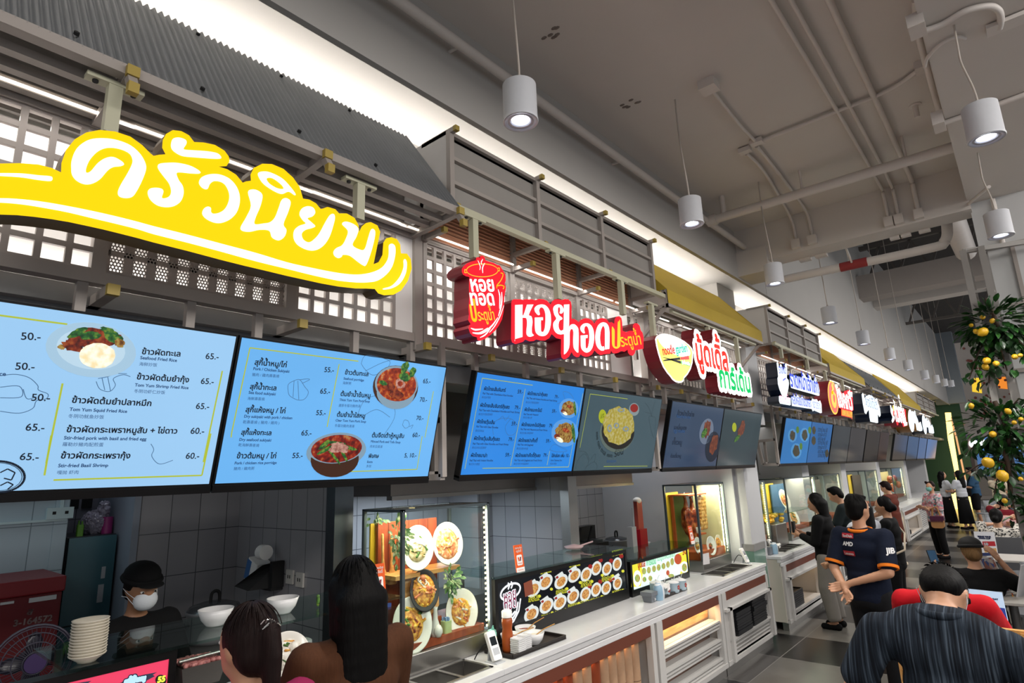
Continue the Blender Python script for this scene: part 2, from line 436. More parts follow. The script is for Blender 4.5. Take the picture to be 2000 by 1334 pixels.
# ------------------------------------------------------------------ floor: mixed dark, grey and pale tiles
def floor_mat():
    m = mat('floor_tiles', '#444446', .28); nt = m.node_tree; b = nt.nodes['Principled BSDF']; L = nt.links
    g = nt.nodes.new('ShaderNodeNewGeometry'); sx = nt.nodes.new('ShaderNodeSeparateXYZ'); L.new(g.outputs['Position'], sx.inputs[0])
    def M(op, a, bb=None):
        n = nt.nodes.new('ShaderNodeMath'); n.operation = op; L.new(a, n.inputs[0])
        if bb is not None: n.inputs[1].default_value = bb
        return n.outputs[0]
    ax = M('MULTIPLY', M('ADD', sx.outputs[0], 9.6), 1/1.2); ay = M('MULTIPLY', M('ADD', sx.outputs[1], 12.0), 1/.95)
    cb = nt.nodes.new('ShaderNodeCombineXYZ'); L.new(M('FLOOR', ax), cb.inputs[0]); L.new(M('FLOOR', ay), cb.inputs[1])
    wn = nt.nodes.new('ShaderNodeTexWhiteNoise'); L.new(cb.outputs[0], wn.inputs['Vector'])
    r = nt.nodes.new('ShaderNodeValToRGB'); r.color_ramp.interpolation = 'CONSTANT'; e = r.color_ramp.elements; e.new(.5); e.new(.75)
    for k, (p, c) in enumerate(((0, '#131314'), (.25, '#1d1b1b'), (.52, '#4e4b49'), (.62, '#6b6863'))): e[k].position = p; e[k].color = lin(c)
    par = M('MULTIPLY', M('FRACT', M('MULTIPLY', M('FLOOR', ay), .5)), 1.1); ad = nt.nodes.new('ShaderNodeMath'); ad.operation = 'MULTIPLY_ADD'; ad.inputs[1].default_value = .45; L.new(wn.outputs[0], ad.inputs[0]); L.new(par, ad.inputs[2]); L.new(ad.outputs[0], r.inputs[0])
    br = nt.nodes.new('ShaderNodeTexBrick'); br.offset = 0; br.inputs['Scale'].default_value = 1; br.inputs['Brick Width'].default_value = 1; br.inputs['Row Height'].default_value = 1
    br.inputs['Mortar Size'].default_value = .004
    c2 = nt.nodes.new('ShaderNodeCombineXYZ'); L.new(ax, c2.inputs[0]); L.new(ay, c2.inputs[1]); L.new(c2.outputs[0], br.inputs[0])
    no = nt.nodes.new('ShaderNodeTexNoise'); no.inputs['Scale'].default_value = 5; no.inputs['Detail'].default_value = 6; L.new(g.outputs['Position'], no.inputs['Vector'])
    mx = nt.nodes.new('ShaderNodeMix'); mx.data_type = 'RGBA'; mx.inputs[7].default_value = lin('#8b8883'); L.new(br.outputs[1], mx.inputs[0]); L.new(r.outputs[0], mx.inputs[6])
    mm = nt.nodes.new('ShaderNodeMix'); mm.data_type = 'RGBA'; mm.blend_type = 'MULTIPLY'; mm.inputs[0].default_value = .35; L.new(mx.outputs[2], mm.inputs[6]); L.new(no.outputs[0], mm.inputs[7])
    L.new(mm.outputs[2], b.inputs['Base Color']); return m
b = MB(); b.box((-7, -5, -.1), (6, 46, 0)); struct(b, 'floor', floor_mat())
# ------------------------------------------------------------------ ceiling slab, bulkhead, soffit
CZ = 4.78
b = MB(); b.box((-2.3, -5, CZ), (6, 6.95, CZ+.15)); struct(b, 'ceiling', CEILM)
b = MB(); b.box((-2.34, -5, 4.175), (-2.3, 7.2, CZ+.1)); b.box((-2.34, 7.2, 4.175), (-2.3, 31, 7.2)); b.box((-2.302, 7.9, 4.18), (-2.297, 7.915, 7.2)); struct(b, 'wall_bulkhead', BULK)
b = MB(); b.box((-3.3, -5, 4.42), (-2.33, 31, 4.55)); struct(b, 'ceiling_soffit', WHITE)
b = MB(); b.box((-3.3, -5, 2.75), (-3.08, 31, 4.45)); b.box((-3.1, 7.6, 2.8), (-2.83, 8.2, 4.45)); struct(b, 'wall_upper_left', WHITE)
b = MB(); b.box((-2.81, -5, 3.46), (-2.79, 7.5, 4.03)); b.box((-2.81, 8.2, 3.46), (-2.79, 27, 3.95)); struct(b, 'wall_cove_blocker', mat('closure_board', '#8f8a85', .7))  # added boards blocking the cove-lit wall from showing under the awnings
b = MB(); b.box((-6.4, -5, 2.72), (-2.75, 31, 2.8)); struct(b, 'ceiling_kitchens', mat('kitchen_ceiling_paint', '#8b8b8a', .8, noise=.05))
# beams crossing the hall
b = MB(); b.box((-2.3, 6.93, 4.33), (-.05, 7.22, CZ+.1)); b.box((-2.3, 6.9, 4.2), (-1.95, 7.35, 4.5)); struct(b, 'beam_cross', CEILM)
b = MB(); b.box((-.07, -5, 4.42), (.42, 7.2, CZ+.05)); struct(b, 'beam_long', CEILM)
b = MB(); b.box((-2.3, 14.45, 5.47), (1.2, 14.9, 5.98)); struct(b, 'beam_second', mat('second_beam_paint', '#a59d97', .8, noise=.05))
b = MB(); b.box((-2.3, 16.1, 5.58), (1.2, 16.5, 5.8)); struct(b, 'beam_third', CEILM)
DARKC = mat('dark_ceiling', '#4a4746', .9, noise=.2)
b = MB(); b.box((-2.4, 7.2, 7.2), (6, 34, 7.35)); struct(b, 'ceiling_high', DARKC)
# trusses, ducts and hangers in the raised dark ceiling
TR = mat('truss_steel', '#6d6762', .6)
for k, y in enumerate((8.6, 9.8, 12.2, 15.5, 18.5, 21.5)):
    b = MB(); b.bar((-2.3, y, 6.9), (2, y, 6.9), .1); b.bar((-2.3, y, 6.1), (2, y, 6.1), .08)
    for i in range(7): b.bar((-2.2+i*.6, y, 6.12), (-1.9+i*.6, y, 6.88), .05); b.bar((-1.6+i*.6, y, 6.12), (-1.9+i*.6, y, 6.88), .05)
    tag(b.build('roof_truss', TR), 'dark steel roof truss above the opening behind the cross beam' if k < 2 else 'steel roof truss spanning the high dark ceiling beyond the second beam', 'truss', 'roof trusses under the high ceiling' if k < 2 else 'far roof trusses')
b = MB(); b.tube([(-.4, 7.6, 5.2), (-.32, 10.7, 5.5), (-.3, 13, 5.6)], .16, 16); tag(b.build('ceiling_duct', PIPEM), 'thick pale round duct running up behind the cross beam near the column', 'duct')
# column beyond the cross beam and the pier between the third and fourth stall
b = MB(); b.box((-.06, 7.05, 0), (1.4, 8.1, 7.2)); struct(b, 'column_right', mat('column_paint', '#c3c4c4', .6, noise=.04, nscale=2, bump=.06))
b = MB(); b.box((-4.1, 7.62, 0), (-2.78, 8.12, 2.75)); struct(b, 'column_pier', mat('pier_paint', '#c6c7c9', .55, noise=.03, nscale=2))
b = MB(); b.box((-3.2, 7.6, 0), (-2.765, 8.0, .98)); b.box((-3.2, 7.595, .98), (-2.755, 8.0, 1.06), 1); struct(b, 'trim_pier', [mat('green_glass_skirt', '#6d8f80', .15, noise=.1), mat('grey_trim', '#8d8c8a', .5)])
# far end: beige wall with holds, green wall
b = MB(); b.box((-6.4, 31, 0), (-2.0, 31.2, 6.5)); struct(b, 'wall_green', mat('green_wall_paint', '#173f2e', .7, noise=.08, nscale=2))
b = MB(); b.box((-2.75, 30.5, 4.2), (-1.75, 31.0, 7.2)); struct(b, 'wall_grey_end', mat('grey_end_paint', '#8f979e', .8, noise=.04))
b = MB(); b.box((-2.4, 37, 0), (6, 37.3, 9.5)); struct(b, 'wall_far', mat('far_wall_panels', '#b0a59c', .8, noise=.08, nscale=.8, stretch=(1, 1, .1)))
b = MB(); b.box((-2.4, 34, 8.6), (6, 37, 8.8)); struct(b, 'ceiling_far', CEILM)
b = MB()
for i in range(70):
    x, z = random.uniform(-1.75, .2), random.uniform(3.5, 8.3)
    b.ell((x, 36.98, z), (.05+.05*random.random(), .05, .04+.04*random.random()), seg=7, rings=4)
o = b.build('wall_holds', mat('climbing_hold_resin', '#7c3f33', .6, noise=.5, nscale=1)); tag(o, 'scattered reddish holds fixed on the tall beige far wall', 'climbing holds', kind='stuff')
# ------------------------------------------------------------------ kitchens: back walls, partitions
KB = -4.83
b = MB(); b.box((KB-.1, 1.54, 0), (KB, 7.62, 2.75)); struct(b, 'wall_kitchen_back', WTILE)
b = MB(); b.box((-5.9, 1.12, 0), (-5.8, 1.6, 2.75)); struct(b, 'wall_kitchen_niche', GTILE)
b = MB(); b.box((-5.8, 1.545, 0), (KB-.1, 1.56, 2.75)); b.box((KB-.12, 1.5, 0), (KB+.012, 1.542, 2.75)); struct(b, 'trim_niche', mat('niche_trim', '#8a93a0', .5))
b = MB(); b.box((-5.25, -3, 0), (-5.15, 1.2, 2.75)); b.box((-5.8, 1.12, 0), (-5.14, 1.2, 2.75)); struct(b, 'wall_kitchen_left', BTILE)
b = MB(); b.box((-5.148, .2, 1.96), (-5.13, 1.12, 2.75)); struct(b, 'trim_left_panel', mat('pale_panel_paint', '#b4cdd2', .6))
for n, y0, x1 in (('wall_partition_first', 2.25, -3.56), ('wall_partition_second', 4.74, -3.5)):
    b = MB(); b.box((KB, y0, 0), (x1, y0+.1, 2.75)); struct(b, n, WTILEX)
    b = MB(); b.box((x1, y0-.02, 0), (x1+.1, y0+.12, 2.75)); struct(b, n.replace('wall', 'trim'), STEEL if y0 > 3 else DSTEEL)
b = MB(); b.box((KB, 7.55, 0), (-2.9, 7.62, 2.75)); struct(b, 'wall_partition_third', mat('partition_paint', '#b9bbbf', .5, noise=.04))
b = MB(); b.box((KB, 4.52, 0), (KB+.42, 4.74, 2.75)); struct(b, 'wall_kitchen_jog', WTILE)
b = MB(); b.box((-4.6, 8.1, 0), (-4.5, 31, 2.75)); struct(b, 'wall_far_kitchens', mat('far_kitchen_paint', '#a09d98', .6, noise=.06, nscale=1))
for k, y in enumerate((10.9, 13.6, 17.2, 21.4, 25.8)):
    b = MB(); b.box((-4.5, y, 0), (-3.0, y+.4, 2.75)); struct(b, 'wall_far_pier', mat('pier_paint', '#c6c7c9'))
b = MB(); b.box((-6.4, -5, 0), (-6.2, 31, 4.3)); struct(b, 'wall_left', WHITE)
# ------------------------------------------------------------------ ceiling services
b = MB()
b.tube([(-2.2, -2, 4.55), (-2.2, 8.3, 4.555)], .032, 10); b.tube([(-2.2, 5.86, 4.55), (.6, 5.86, 4.53)], .045, 12)
for y in (.3, 2.2, 4.1, 5.86): b.tube([(-2.2, y, 4.55), (-2.3, y, 4.56)], .012, 6)
for x in (-2.02, -1.25, -.4): b.tube([(x, 5.86, 4.54), (x, 5.86, CZ)], .012 if x > -2 else .03, 6)
b.tube([(-2.2, 5.86, 4.55), (-2.1, 5.86, 4.552)], .06, 12)
tag(b.build('sprinkler_pipe', PIPEM), 'pale painted sprinkler pipe along the bulkhead with a branch across the ceiling', 'pipe')
b = MB(); b.tube(catmull([(-2.05, 7.5, 4.2), (-1.9, 7.5, 4.22), (-.5, 7.5, 4.2), (-.33, 7.5, 4.24), (-.28, 7.5, 4.4), (-.28, 7.5, 4.7)], 5), .05, 12); b.tube([(-1.2, 7.5, 4.2), (-1.2, 7.24, 4.36), (-1.2, 7.2, 4.4)], .012, 6); b.tube([(-1.33, 7.5, 4.21), (-1.05, 7.5, 4.21)], .054, 12, 1)
tag(b.build('sprinkler_pipe', [PIPEM, mat('red_band', '#8f2a2a', .5)]), 'white pipe with a red band hung below the cross beam', 'pipe')
def conduit(pts, r, label, boxes=()):
    b = MB(); b.tube(catmull(pts, 5), r, 8)
    for p, s in boxes: b.box((p[0]-s[0], p[1]-s[1], p[2]-s[2]), (p[0]+s[0], p[1]+s[1], p[2]+s[2]))
    return tag(b.build('conduit', PIPEM), label, 'conduit')
cz = CZ-.03
for k, (dx, lb) in enumerate(((0, 'white conduit on the ceiling, leftmost of three parallel runs'), (.09, 'white conduit on the ceiling, middle of three parallel runs'), (.26, 'thicker white conduit on the ceiling, rightmost of three parallel runs'))):
    p0 = atZ(1578+(46, 70, 118)[k]*.43, 0, cz); x = -.72+dx
    pts = [(x-.02, -1, cz), (x-.02, 2, cz), (x, 5, cz), (x, 6.7, cz), (x, 6.88, cz-.06), (x, 6.9, 4.5), (x, 6.9, 4.38)]
    conduit(pts, .016 if k < 2 else .022, lb, [((x, 6.9, 4.4), (.04, .03, .05)), ((x, 7.22, 4.32), (.05, .03, .02))])
A_ = lambda x, y: tuple(atZ(x, y, cz))
conduit([A_(1474, 283), A_(1500, 270), A_(1560, 247), A_(1640, 215), A_(1700, 192), A_(1750, 168), A_(1790, 140), A_(1803, 132)], .017, 'wavy white conduit crossing the three parallel runs on the ceiling', [(A_(1478, 277), (.05, .035, .02)), (A_(1455, 294), (.05, .035, .02)), (A_(1806, 128), (.06, .05, .03))])
conduit([A_(1384, 167), A_(1400, 188), A_(1425, 220), A_(1450, 250), A_(1474, 275)], .014, 'white conduit running along the ceiling to the junction boxes', [(A_(1384, 167), (.06, .06, .04))])
for k, dx in enumerate((0, .17)):
    x = -1.62+dx
    conduit([A_(1458+k*20, 300-k*14), A_(1494+k*30, 338+k*5), (x, 6.75, cz), (x, 6.9, cz-.12), (x, 6.91, 4.45)], .016, ('white conduit bending down the cross beam nearest the stalls', 'white conduit bending down the cross beam beside the first bend')[k], [((x, 6.9, 4.42), (.045, .035, .05)), ((x, 7.22, 4.32), (.06, .04, .02))])
bz = 4.40
B_ = lambda x, y: tuple(atZ(x, y, bz))
conduit([B_(1800, 62), B_(1840, 48), B_(1885, 22), B_(1930, 12), B_(1950, 20), B_(1955, 40), B_(1952, 55)], .018, 'looped white conduit under the long beam at the top right', [(B_(1790, 50), (.04, .07, .04)), (B_(1970, 45), (.1, .05, .012))])
conduit([B_(1806, 130), B_(1812, 112), B_(1835, 88), B_(1865, 73), B_(1885, 76)], .011, 'thin white cable arching to the big pendant lamp')
conduit([B_(1838, 242), B_(1880, 228), B_(1960, 200), B_(2010, 182)], .02, 'white conduit crossing under the long beam behind the big pendant lamp', [(B_(1833, 238), (.035, .08, .05))])
conduit([A_(1787, 0), A_(1790, 40), (-.1, 4.2, cz-.1), (-.1, 5.3, cz-.12)], .02, 'white conduit along the side of the long beam')
# sprinkler heads and pits in the ceiling
for p, lb in (((1787, 205), 'small white sprinkler head near the long beam'),):
    b = MB(); q = atZ(*p, CZ); b.cyl((q.x, q.y, CZ), (q.x, q.y, CZ-.11), .022, .018, 10); b.cyl((q.x, q.y, CZ), (q.x, q.y, CZ-.01), .045, seg=12); tag(b.build('sprinkler', PIPEM), lb, 'sprinkler')
for p, lb in (((1076, 68), 'chipped plaster pit in the ceiling near the first pendant lamp'), ((1231, 202), 'chipped plaster pit in the ceiling left of the second pendant lamp')):
    b = MB(); q = atZ(*p, CZ-.004)
    for j in range(7): b.ell((q.x+random.uniform(-.07, .07), q.y+random.uniform(-.04, .04), CZ), (.022, .014, .006), seg=7, rings=4)
    o = b.build('plaster_pit', mat('chipped_plaster', '#7a7069', .9, noise=.4, nscale=40)); tag(o, lb, 'pit')
# ------------------------------------------------------------------ pendant lamps
SHADE = mat('lamp_white', '#c9cbd0', .45, noise=.03, nscale=30, bump=.04)
RIM = mat('lamp_rim', '#b9bccb', .3)
BULB = mat('lamp_glow', '#f7fbff', .5, em=14)
def lamp(loc, label, top, r=.083, h=.205, group='round pendant lamps in the row above the aisle'):
    t = thing('pendant_lamp', label, 'lamp', loc, group=group)
    b = MB(); b.lathe([(r*.55, .012), (r*.93, .006), (r, 0), (r+.003, .004), (r+.003, .012), (r, .016), (r, h-.004), (r-.006, h), (0, h)], seg=32); b.build('lamp_shade', SHADE, t, True)
    b = MB(); b.lathe([(r*.52, .03), (r*.58, .008), (r*.7, .006), (r*.74, .012), (r*.78, .005), (r*.95, .002)], seg=32); b.build('rim', RIM, t, True)
    b = MB(); b.lathe([(0, .02), (r*.54, .02)], seg=24); b.build('bulb', BULB, t, True)
    b = MB(); hh = top-loc[2]; sw = .03
    b.tube(catmull([(0, 0, h), (-.005, .01, h+.12), (-sw, .02, h+(hh-h)*.55), (-sw, .01, hh-.15), (-sw*.8, 0, hh)], 5), .006, 6); b.cyl((0, 0, h), (0, 0, h+.03), .012, seg=8)
    b.build('cord', mat('cord_white', '#b5aca3', .5), t, True)
    spot('pendant_light', (loc[0], loc[1], loc[2]-.01), 105, (1, .96, .9), 1.75, .7, .05)
    return t
ords = ['nearest', 'second', 'third', 'fourth', 'fifth', 'sixth', 'seventh', 'eighth', 'ninth', 'tenth', 'eleventh']
for k, (y, z) in enumerate(((2.0, 3.66), (3.95, 3.73), (5.81, 3.69), (7.86, 3.65), (9.8, 3.66), (12.0, 3.7), (14.07, 3.74), (16.6, 3.8), (18.9, 3.92), (21.1, 4.03), (23.3, 4.2))):
    lamp((-1.6, y, z), 'white cylinder pendant lamp hanging above the aisle, %s of the row' % ords[k], CZ if y < 7 else 7.2)
lamp((.1, 3.92, 3.68), 'large white cylinder pendant lamp under the long beam at the top right', 4.42, group='round pendant lamps beside the column')
lamp((.1, 5.85, 3.68), 'white cylinder pendant lamp in front of the white column', 4.42, group='round pendant lamps beside the column')
# ------------------------------------------------------------------ stall headers
FX = -2.65
LATW = mat('lattice_paint', '#a39a94', .5, noise=.04)
BACKP = mat('backing_white', '#efece9', .6, noise=.03)
CORR = mat('galvanised_sheet', '#75787b', .5, .15, noise=.12, nscale=6, spec=.4)
FIBRE = mat('fibre_cement', '#8f8b86', .75, noise=.06, nscale=4)
SIDEW = mat('header_side_paint', '#cbc8c5', .6, noise=.04)
RUST = mat('orange_corrugated', '#b98467', .55, noise=.12, nscale=5)
YFAB = mat('yellow_canvas', '#b59a2a', .75, noise=.06, nscale=9, bump=.1, bscale=200)
def hex_mesh(w, h, p=.0155, r=.0056):
    """perforated sheet, hexagonal rings of metal around round holes"""
    b = MB(); nx = int(w/p); dz = p*.866; nz = int(h/dz); R = p/math.sqrt(3)
    for j in range(nz):
        for i in range(nx):
            cy, c_z = (i+.5+(j % 2)*.5)*p, (j+.5)*dz
            if cy+p/2 > w: continue
            vs = []
            for k in range(6):
                a = PI/6+k*PI/3; vs.append((0, cy+R*math.cos(a), c_z+R*math.sin(a)))
            for k in range(6):
                a = PI/6+k*PI/3; vs.append((0, cy+r*math.cos(a), c_z+r*math.sin(a)))
            b.add(vs, [(k, (k+1) % 6, 6+(k+1) % 6, 6+k) for k in range(6)])
    return b
HEXM = None
def header(y0, y1, where, sects=None, z0=2.83, z1=3.42):
    global HEXM
    L = y1-y0; t = thing('header_screen', 'lattice and perforated screen %s' % where, 'screen', (FX, y0, z0), group='lattice header screens')
    sp = [(a-y0, c-y0, k) for a, c, k in sects] if sects else [(.0, .25*L, 'l'), (.27*L, .60*L, 'h'), (.62*L, .84*L, 'l'), (.85*L, .97*L, 'w')]
    H = z1-z0; b = MB()
    b.box((-.03, 0, -.05), (.03, L, 0)); b.box((-.03, 0, H), (.03, L, H+.04)); b.box((-.035, L-.03, -.1), (.035, L+.03, H+.04)); b.box((-.03, 0, 0), (.03, .03, H))
    for a, c, k in sp:
        if k == 'h': b.box((-.025, a-.05, 0), (.025, a, H)); b.box((-.025, c, 0), (.025, c+.05, H))
    b.build('frame', FRAME, t, True)
    for a, c, k in sp:
        if k == 'l':
            b = MB(); p = .09; n = max(1, round((c-a)/p)); q = (c-a)/n; m = round(H/p); qz = H/m; bw = .011
            for i in range(n+1): b.box((.0, a+i*q-bw, 0), (.02, a+i*q+bw, H))
            for j in range(m+1): b.box((.001, a, j*qz-bw), (.019, c, j*qz+bw))
            b.build('lattice', LATW, t, True)
        elif k == 'h':
            if HEXM is None:
                HEXM = hex_mesh(.93, .59).build('perforated_panel', LATW, t, True); h = HEXM
            else: h = HEXM.copy(); COL.objects.link(h); h.parent = t
            h.location = (.012, a+.005, .0); h.scale = (1, (c-a-.01)/.93, H/.59)
            b = MB(); b.box((-.012, a, 0), (.0, c, .02)); n = 9; q = (c-a)/n
            for i in range(n+1): b.box((-.03, a+i*q-.018, 0), (-.012, a+i*q+.018, H))
            for j in range(7): b.box((-.03, a, j*H/6-.012), (-.012, c, j*H/6+.012))
            b.build('inner_lattice', LATW, t, True)
        else:
            b = MB(); b.box((-.02, a, 0), (.01, c, H)); b.build('blank_panel', BACKP, t, True)
    b = MB(); b.box((-.17, .02, -.03), (-.155, L-.02, H+.02)); b.build('backing_board', BACKP, t, True)
    b = MB(); 
    for a, c, k in sp: b.box((.095, a+.02, H+.022), (.105, c-.02, H+.03))
    b.build('led_tube', mat('soft_led', '#fff4e2', .5, em=2.5), t, True)
    area('header_light', (FX+.11, y0+L/2, z1+.03), (.02, L*.9), 1.2*L, (1, .97, .93), (0, .55, 0)); area('header_light', (FX-.085, y0+L/2, z1-.01), (.04, L*.95), 2.2*L, (1, .97, .93), (0, .25, 0)); area('header_light', (FX-.085, y0+L/2, z0-.02), (.04, L*.95), 1.6*L, (1, .97, .93), (PI, -.25, 0))  # front light follows the strip; inner pair added to brighten the backing board
    return t
def stub(b, x, y, z, l=.2, w=.035):
    b.bar((x, y, z), (x+l, y, z), w); b.box((x+l, y-w/2-.001, z-w/2-.001), (x+l+.025, y+w/2+.001, z+w/2+.001), 1)
def corrugated(y0, y1, label, frontx=-2.24, fz=3.47, tx=-2.72, tz=4.13):
    t = thing('awning', label, 'awning', (frontx, y0, fz)); L = y1-y0
    n = int(L/.03); b = MB(); vs = []; N = n*6+1; d = V((tx-frontx, 0, tz-fz)).normalized(); nn = V((d.z, 0, -d.x))
    for i in range(N):
        y = y0+L*i/(N-1); o = .009*math.cos(2*PI*i/6)
        for s in (-.03, .5, 1): vs.append(V((frontx, y, fz))+V((tx-frontx, 0, tz-fz))*s+nn*o+V((0, 0, .03)))
    b.add(vs, [(i*3+k, i*3+k+1, i*3+k+4, i*3+k+3) for i in range(N-1) for k in (0, 1)], 0, True)
    b.build('corrugated_sheet', CORR, t)
    b = MB()
    for i in range(int(L/.42)):
        for s in (.07, .9):
            b.mark(); p = V((frontx, y0+.2+i*.42+(.1 if s > .5 else 0), fz+.03))+V((tx-frontx, 0, tz-fz))*s+nn*.006; b.cyl(p, p+nn*.012, .009, seg=7)
    b.parts('screw', MATTE, t)
    b = MB()
    for s in (0, .28, .55, .96):
        p = V((frontx, 0, fz))+V((tx-frontx, 0, tz-fz))*s-nn*(.036 if s else 0); b.box((p.x-.03, y0, p.z-.02), (p.x+.02, y1, p.z+.02))
    for x in (-2.36, -2.47, -2.58): b.box((x-.02, y0, fz-.03), (x+.02, y1, fz))
    b.build('purlin', FRAME, t)
    b = MB(); ys = [y0+.02+(L-.04)*k for k in (0, .42, .7, 1)]
    for y in ys:
        b.mark(); b.bar((FX, y, fz-.03), (frontx+.02, y, fz-.01), .035); b.box((frontx+.02, y-.02, fz-.03), (frontx+.045, y+.02, fz+.01), 1)
        b.bar((frontx, y, fz), (frontx+.05, y, fz-.08), .03); b.box((frontx+.04, y-.017, fz-.11), (frontx+.07, y+.017, fz-.07), 1)
    b.parts('bracket', [FRAME, YCAP], t)
    return t
def boxhead(y0, y1, label, x0=-2.36, z0=3.57, z1=4.05, fx=-2.62):
    t = thing('header_box', label, 'header box', (x0, y0, z0)); L = y1-y0
    b = MB(); b.box((x0-.05, y0+.02, z0), (x0-.02, y1-.02, z1)); b.box((-2.78, y0+.02, z1-.03), (x0-.02, y1-.02, z1)); b.build('panel', FIBRE, t)
    b = MB(); b.mark(); b.box((-2.78, y0, z0-.01), (x0-.015, y0+.02, z1+.02)); b.mark(); b.box((-2.78, y1-.02, z0-.01), (x0-.015, y1, z1+.02)); b.parts('side_panel', SIDEW, t)
    b = MB()
    for k in range(4): z = z0+(z1-z0)*k/3; b.box((x0-.02, y0, z-.012), (x0+.008, y1, z+.012))
    n = 3
    for k in range(n+1):
        y = y0+.015+(L-.03)*k/n; b.box((x0-.02, y-.018, z0-.02), (x0+.014, y+.018, z1+.02))
        stub(b, x0-.25, y, z1+.01, .29, .03); stub(b, x0-.25, y, z0-.02, .29, .03)
    b.build('batten', [FRAME, YCAP], t)
    # horizontal corrugated cladding under the box
    b = MB(); zs = 19; vs = []; za, zb = 3.45, 3.93
    N = zs*6
    for i in range(N+1):
        z = za+(zb-za)*i/N; o = .008*math.cos(2*PI*i/6)
        vs += [(fx+o, y0, z), (fx+o, y1, z)]
    b.add(vs, [(i*2, i*2+1, i*2+3, i*2+2) for i in range(N)], 0, True); b.build('cladding', RUST, t)
    b = MB()
    for k in range(4):
        y = y0+.02+(L-.04)*k/3; b.mark(); b.box((fx-.005, y-.02, 3.42), (fx+.025, y+.02, 3.78)); stub(b, fx, y, 3.44, .18, .03)
    b.parts('post', [FRAME, YCAP], t)
    b = MB(); b.box((-2.325, y0-.05, z0-.055), (-2.285, y1+.05, z0-.02)); b.build('cross_bar', CREAM, t)
    return t
def canvas(y0, y1, label, fx=-2.27, fz=3.6, tx=-2.74, tz=4.15):
    t = thing('awning', label, 'awning', (fx, y0, fz)); L = y1-y0; n = 24; b = MB(); vs = []
    for i in range(n+1):
        y = y0+L*i/n; s = .004*abs(math.sin(PI*i/8))
        vs += [(tx, y, tz), ((tx+fx)/2-s, y, (tz+fz)/2-.015-s), (fx, y, fz), (fx+.003, y, fz-.15)]
    b.add(vs, [(i*4+k, i*4+k+1, i*4+k+5, i*4+k+4) for i in range(n) for k in range(3)], 0, False)
    b.add([vs[0], vs[2], (tx, y0, fz)], ((0, 1, 2),)); b.add([vs[-4], vs[-2], (tx, y1, fz)], ((0, 2, 1),))
    b.build('canvas', YFAB, t)
    b = MB(); b.bar((fx-.01, y0, fz-.15), (fx-.01, y1, fz-.15), .03)
    for k in range(4):
        y = y0+.015+(L-.03)*k/3
        b.bar((FX, y, fz-.15), (fx, y, fz-.15), .03); b.bar((FX, y, fz-.15), (FX, y, 3.0), .035)
        b.bar((fx-.02, y, fz), (fx-.02, y, fz-.15), .028); b.bar((fx-.02, y, fz-.05), (tx, y, tz-.09), .028)
        if k in (0, 3): b.bar((fx-.04, y, fz-.16), (FX+.02, y, fz-.47), .03)
    b.bar((-2.45, y0, fz-.15), (-2.45, y1, fz-.15), .03); b.bar((FX, y0, fz-.15), (FX, y1, fz-.15), .03)
    b.build('bracket', FRAME, t)
    b = MB(); b.box((tx+.02, y0+.02, fz-.02), (fx-.03, y1-.02, fz-.012)); b.build('lining', mat('lining_white', '#cfc9c6', .7), t)
    b = MB(); b.bar((-2.32, y0+.15, fz-.17), (-2.32, y1-.15, fz-.17), .035); b.build('cross_bar', CREAM, t)
    return t
ST = [(-.66, 2.22, 'of the nearest stall behind the yellow sign'), (2.26, 5.05, 'of the second stall behind the red pot signs'), (5.09, 7.55, 'of the third stall behind the bowl shaped sign'),
      (8.15, 10.75, 'of the fourth stall behind the navy sign'), (10.8, 13.4, 'of the fifth stall behind the round red sign'), (13.6, 17.0, 'of the sixth stall behind the white fan shaped sign'),
      (17.2, 21.2, 'of the seventh stall behind the small red lettered sign'), (21.4, 26.2, 'of the farthest stall behind the small white signs')]
SECT = {0: [(-.62, -.1, 'w'), (-.05, .606, 'l'), (.637, 1.389, 'h'), (1.445, 2.047, 'l'), (2.065, 2.19, 'w')], 1: [(2.28, 3.05, 'l'), (3.13, 3.91, 'h'), (3.95, 4.38, 'l'), (4.39, 4.75, 'w')], 2: [(5.1, 5.45, 'l'), (5.62, 6.34, 'h'), (6.4, 7.29, 'l')]}
for k_, (y0, y1, w_) in enumerate(ST): header(y0, y1, w_, SECT.get(k_))
corrugated(-.66, 2.2, 'long grey corrugated metal awning above the yellow sign')
boxhead(2.24, 4.8, 'grey panelled header box above the red pot signs')
canvas(4.86, 7.38, 'yellow canvas awning above the bowl shaped noodle sign')
boxhead(7.97, 10.5, 'grey panelled header box above the dark blue sign')
canvas(10.6, 13.3, 'yellow canvas awning above the round red sign', fz=3.58)
corrugated(13.5, 17.0, 'grey corrugated awning between the two far yellow canvases', fz=3.42, tz=4.05)
canvas(17.2, 20.9, 'small yellow canvas awning farthest along the stalls', fz=3.5)
boxhead(21.3, 25.6, 'brown slatted header box at the far end of the stalls', z0=3.5, z1=3.95)
b = MB(); b.box((-3.05, 7.57, 2.5), (-2.55, 7.95, 3.56)); struct(b, 'wall_header_end', mat('pier_paint', '#c6c7c9'))
q = atX(1462, 603, -2.75); b = MB(); b.cyl((q.x, q.y, 4.19), (q.x, q.y, 4.1), .02, seg=10); b.cyl((q.x, q.y, 4.12), (q.x, q.y, 4.105), .05, seg=12); tag(b.build('sprinkler', PIPEM), 'white sprinkler head under the lit soffit above the fourth header box', 'sprinkler')
# frame members below the headers: rails and capped stubs over the screens
for y0, y1, w_ in ST[:4]:
    b = MB(); L = y1-y0
    for k in range(4): stub(b, -2.85, y0+L*(.18+.273*k), 2.74, .3, .04)
    b.box((-2.86, y0, 2.6), (-2.8, y1, 2.72), 2); b.box((-2.82, y0, 2.735), (-2.78, y1, 2.76))
    tag(b.build('header_rail', [FRAME, YCAP, mat('grey_duct_paint', '#77787a', .6)]), 'capped rail under the header %s' % w_, 'rail', 'capped rails under the headers')
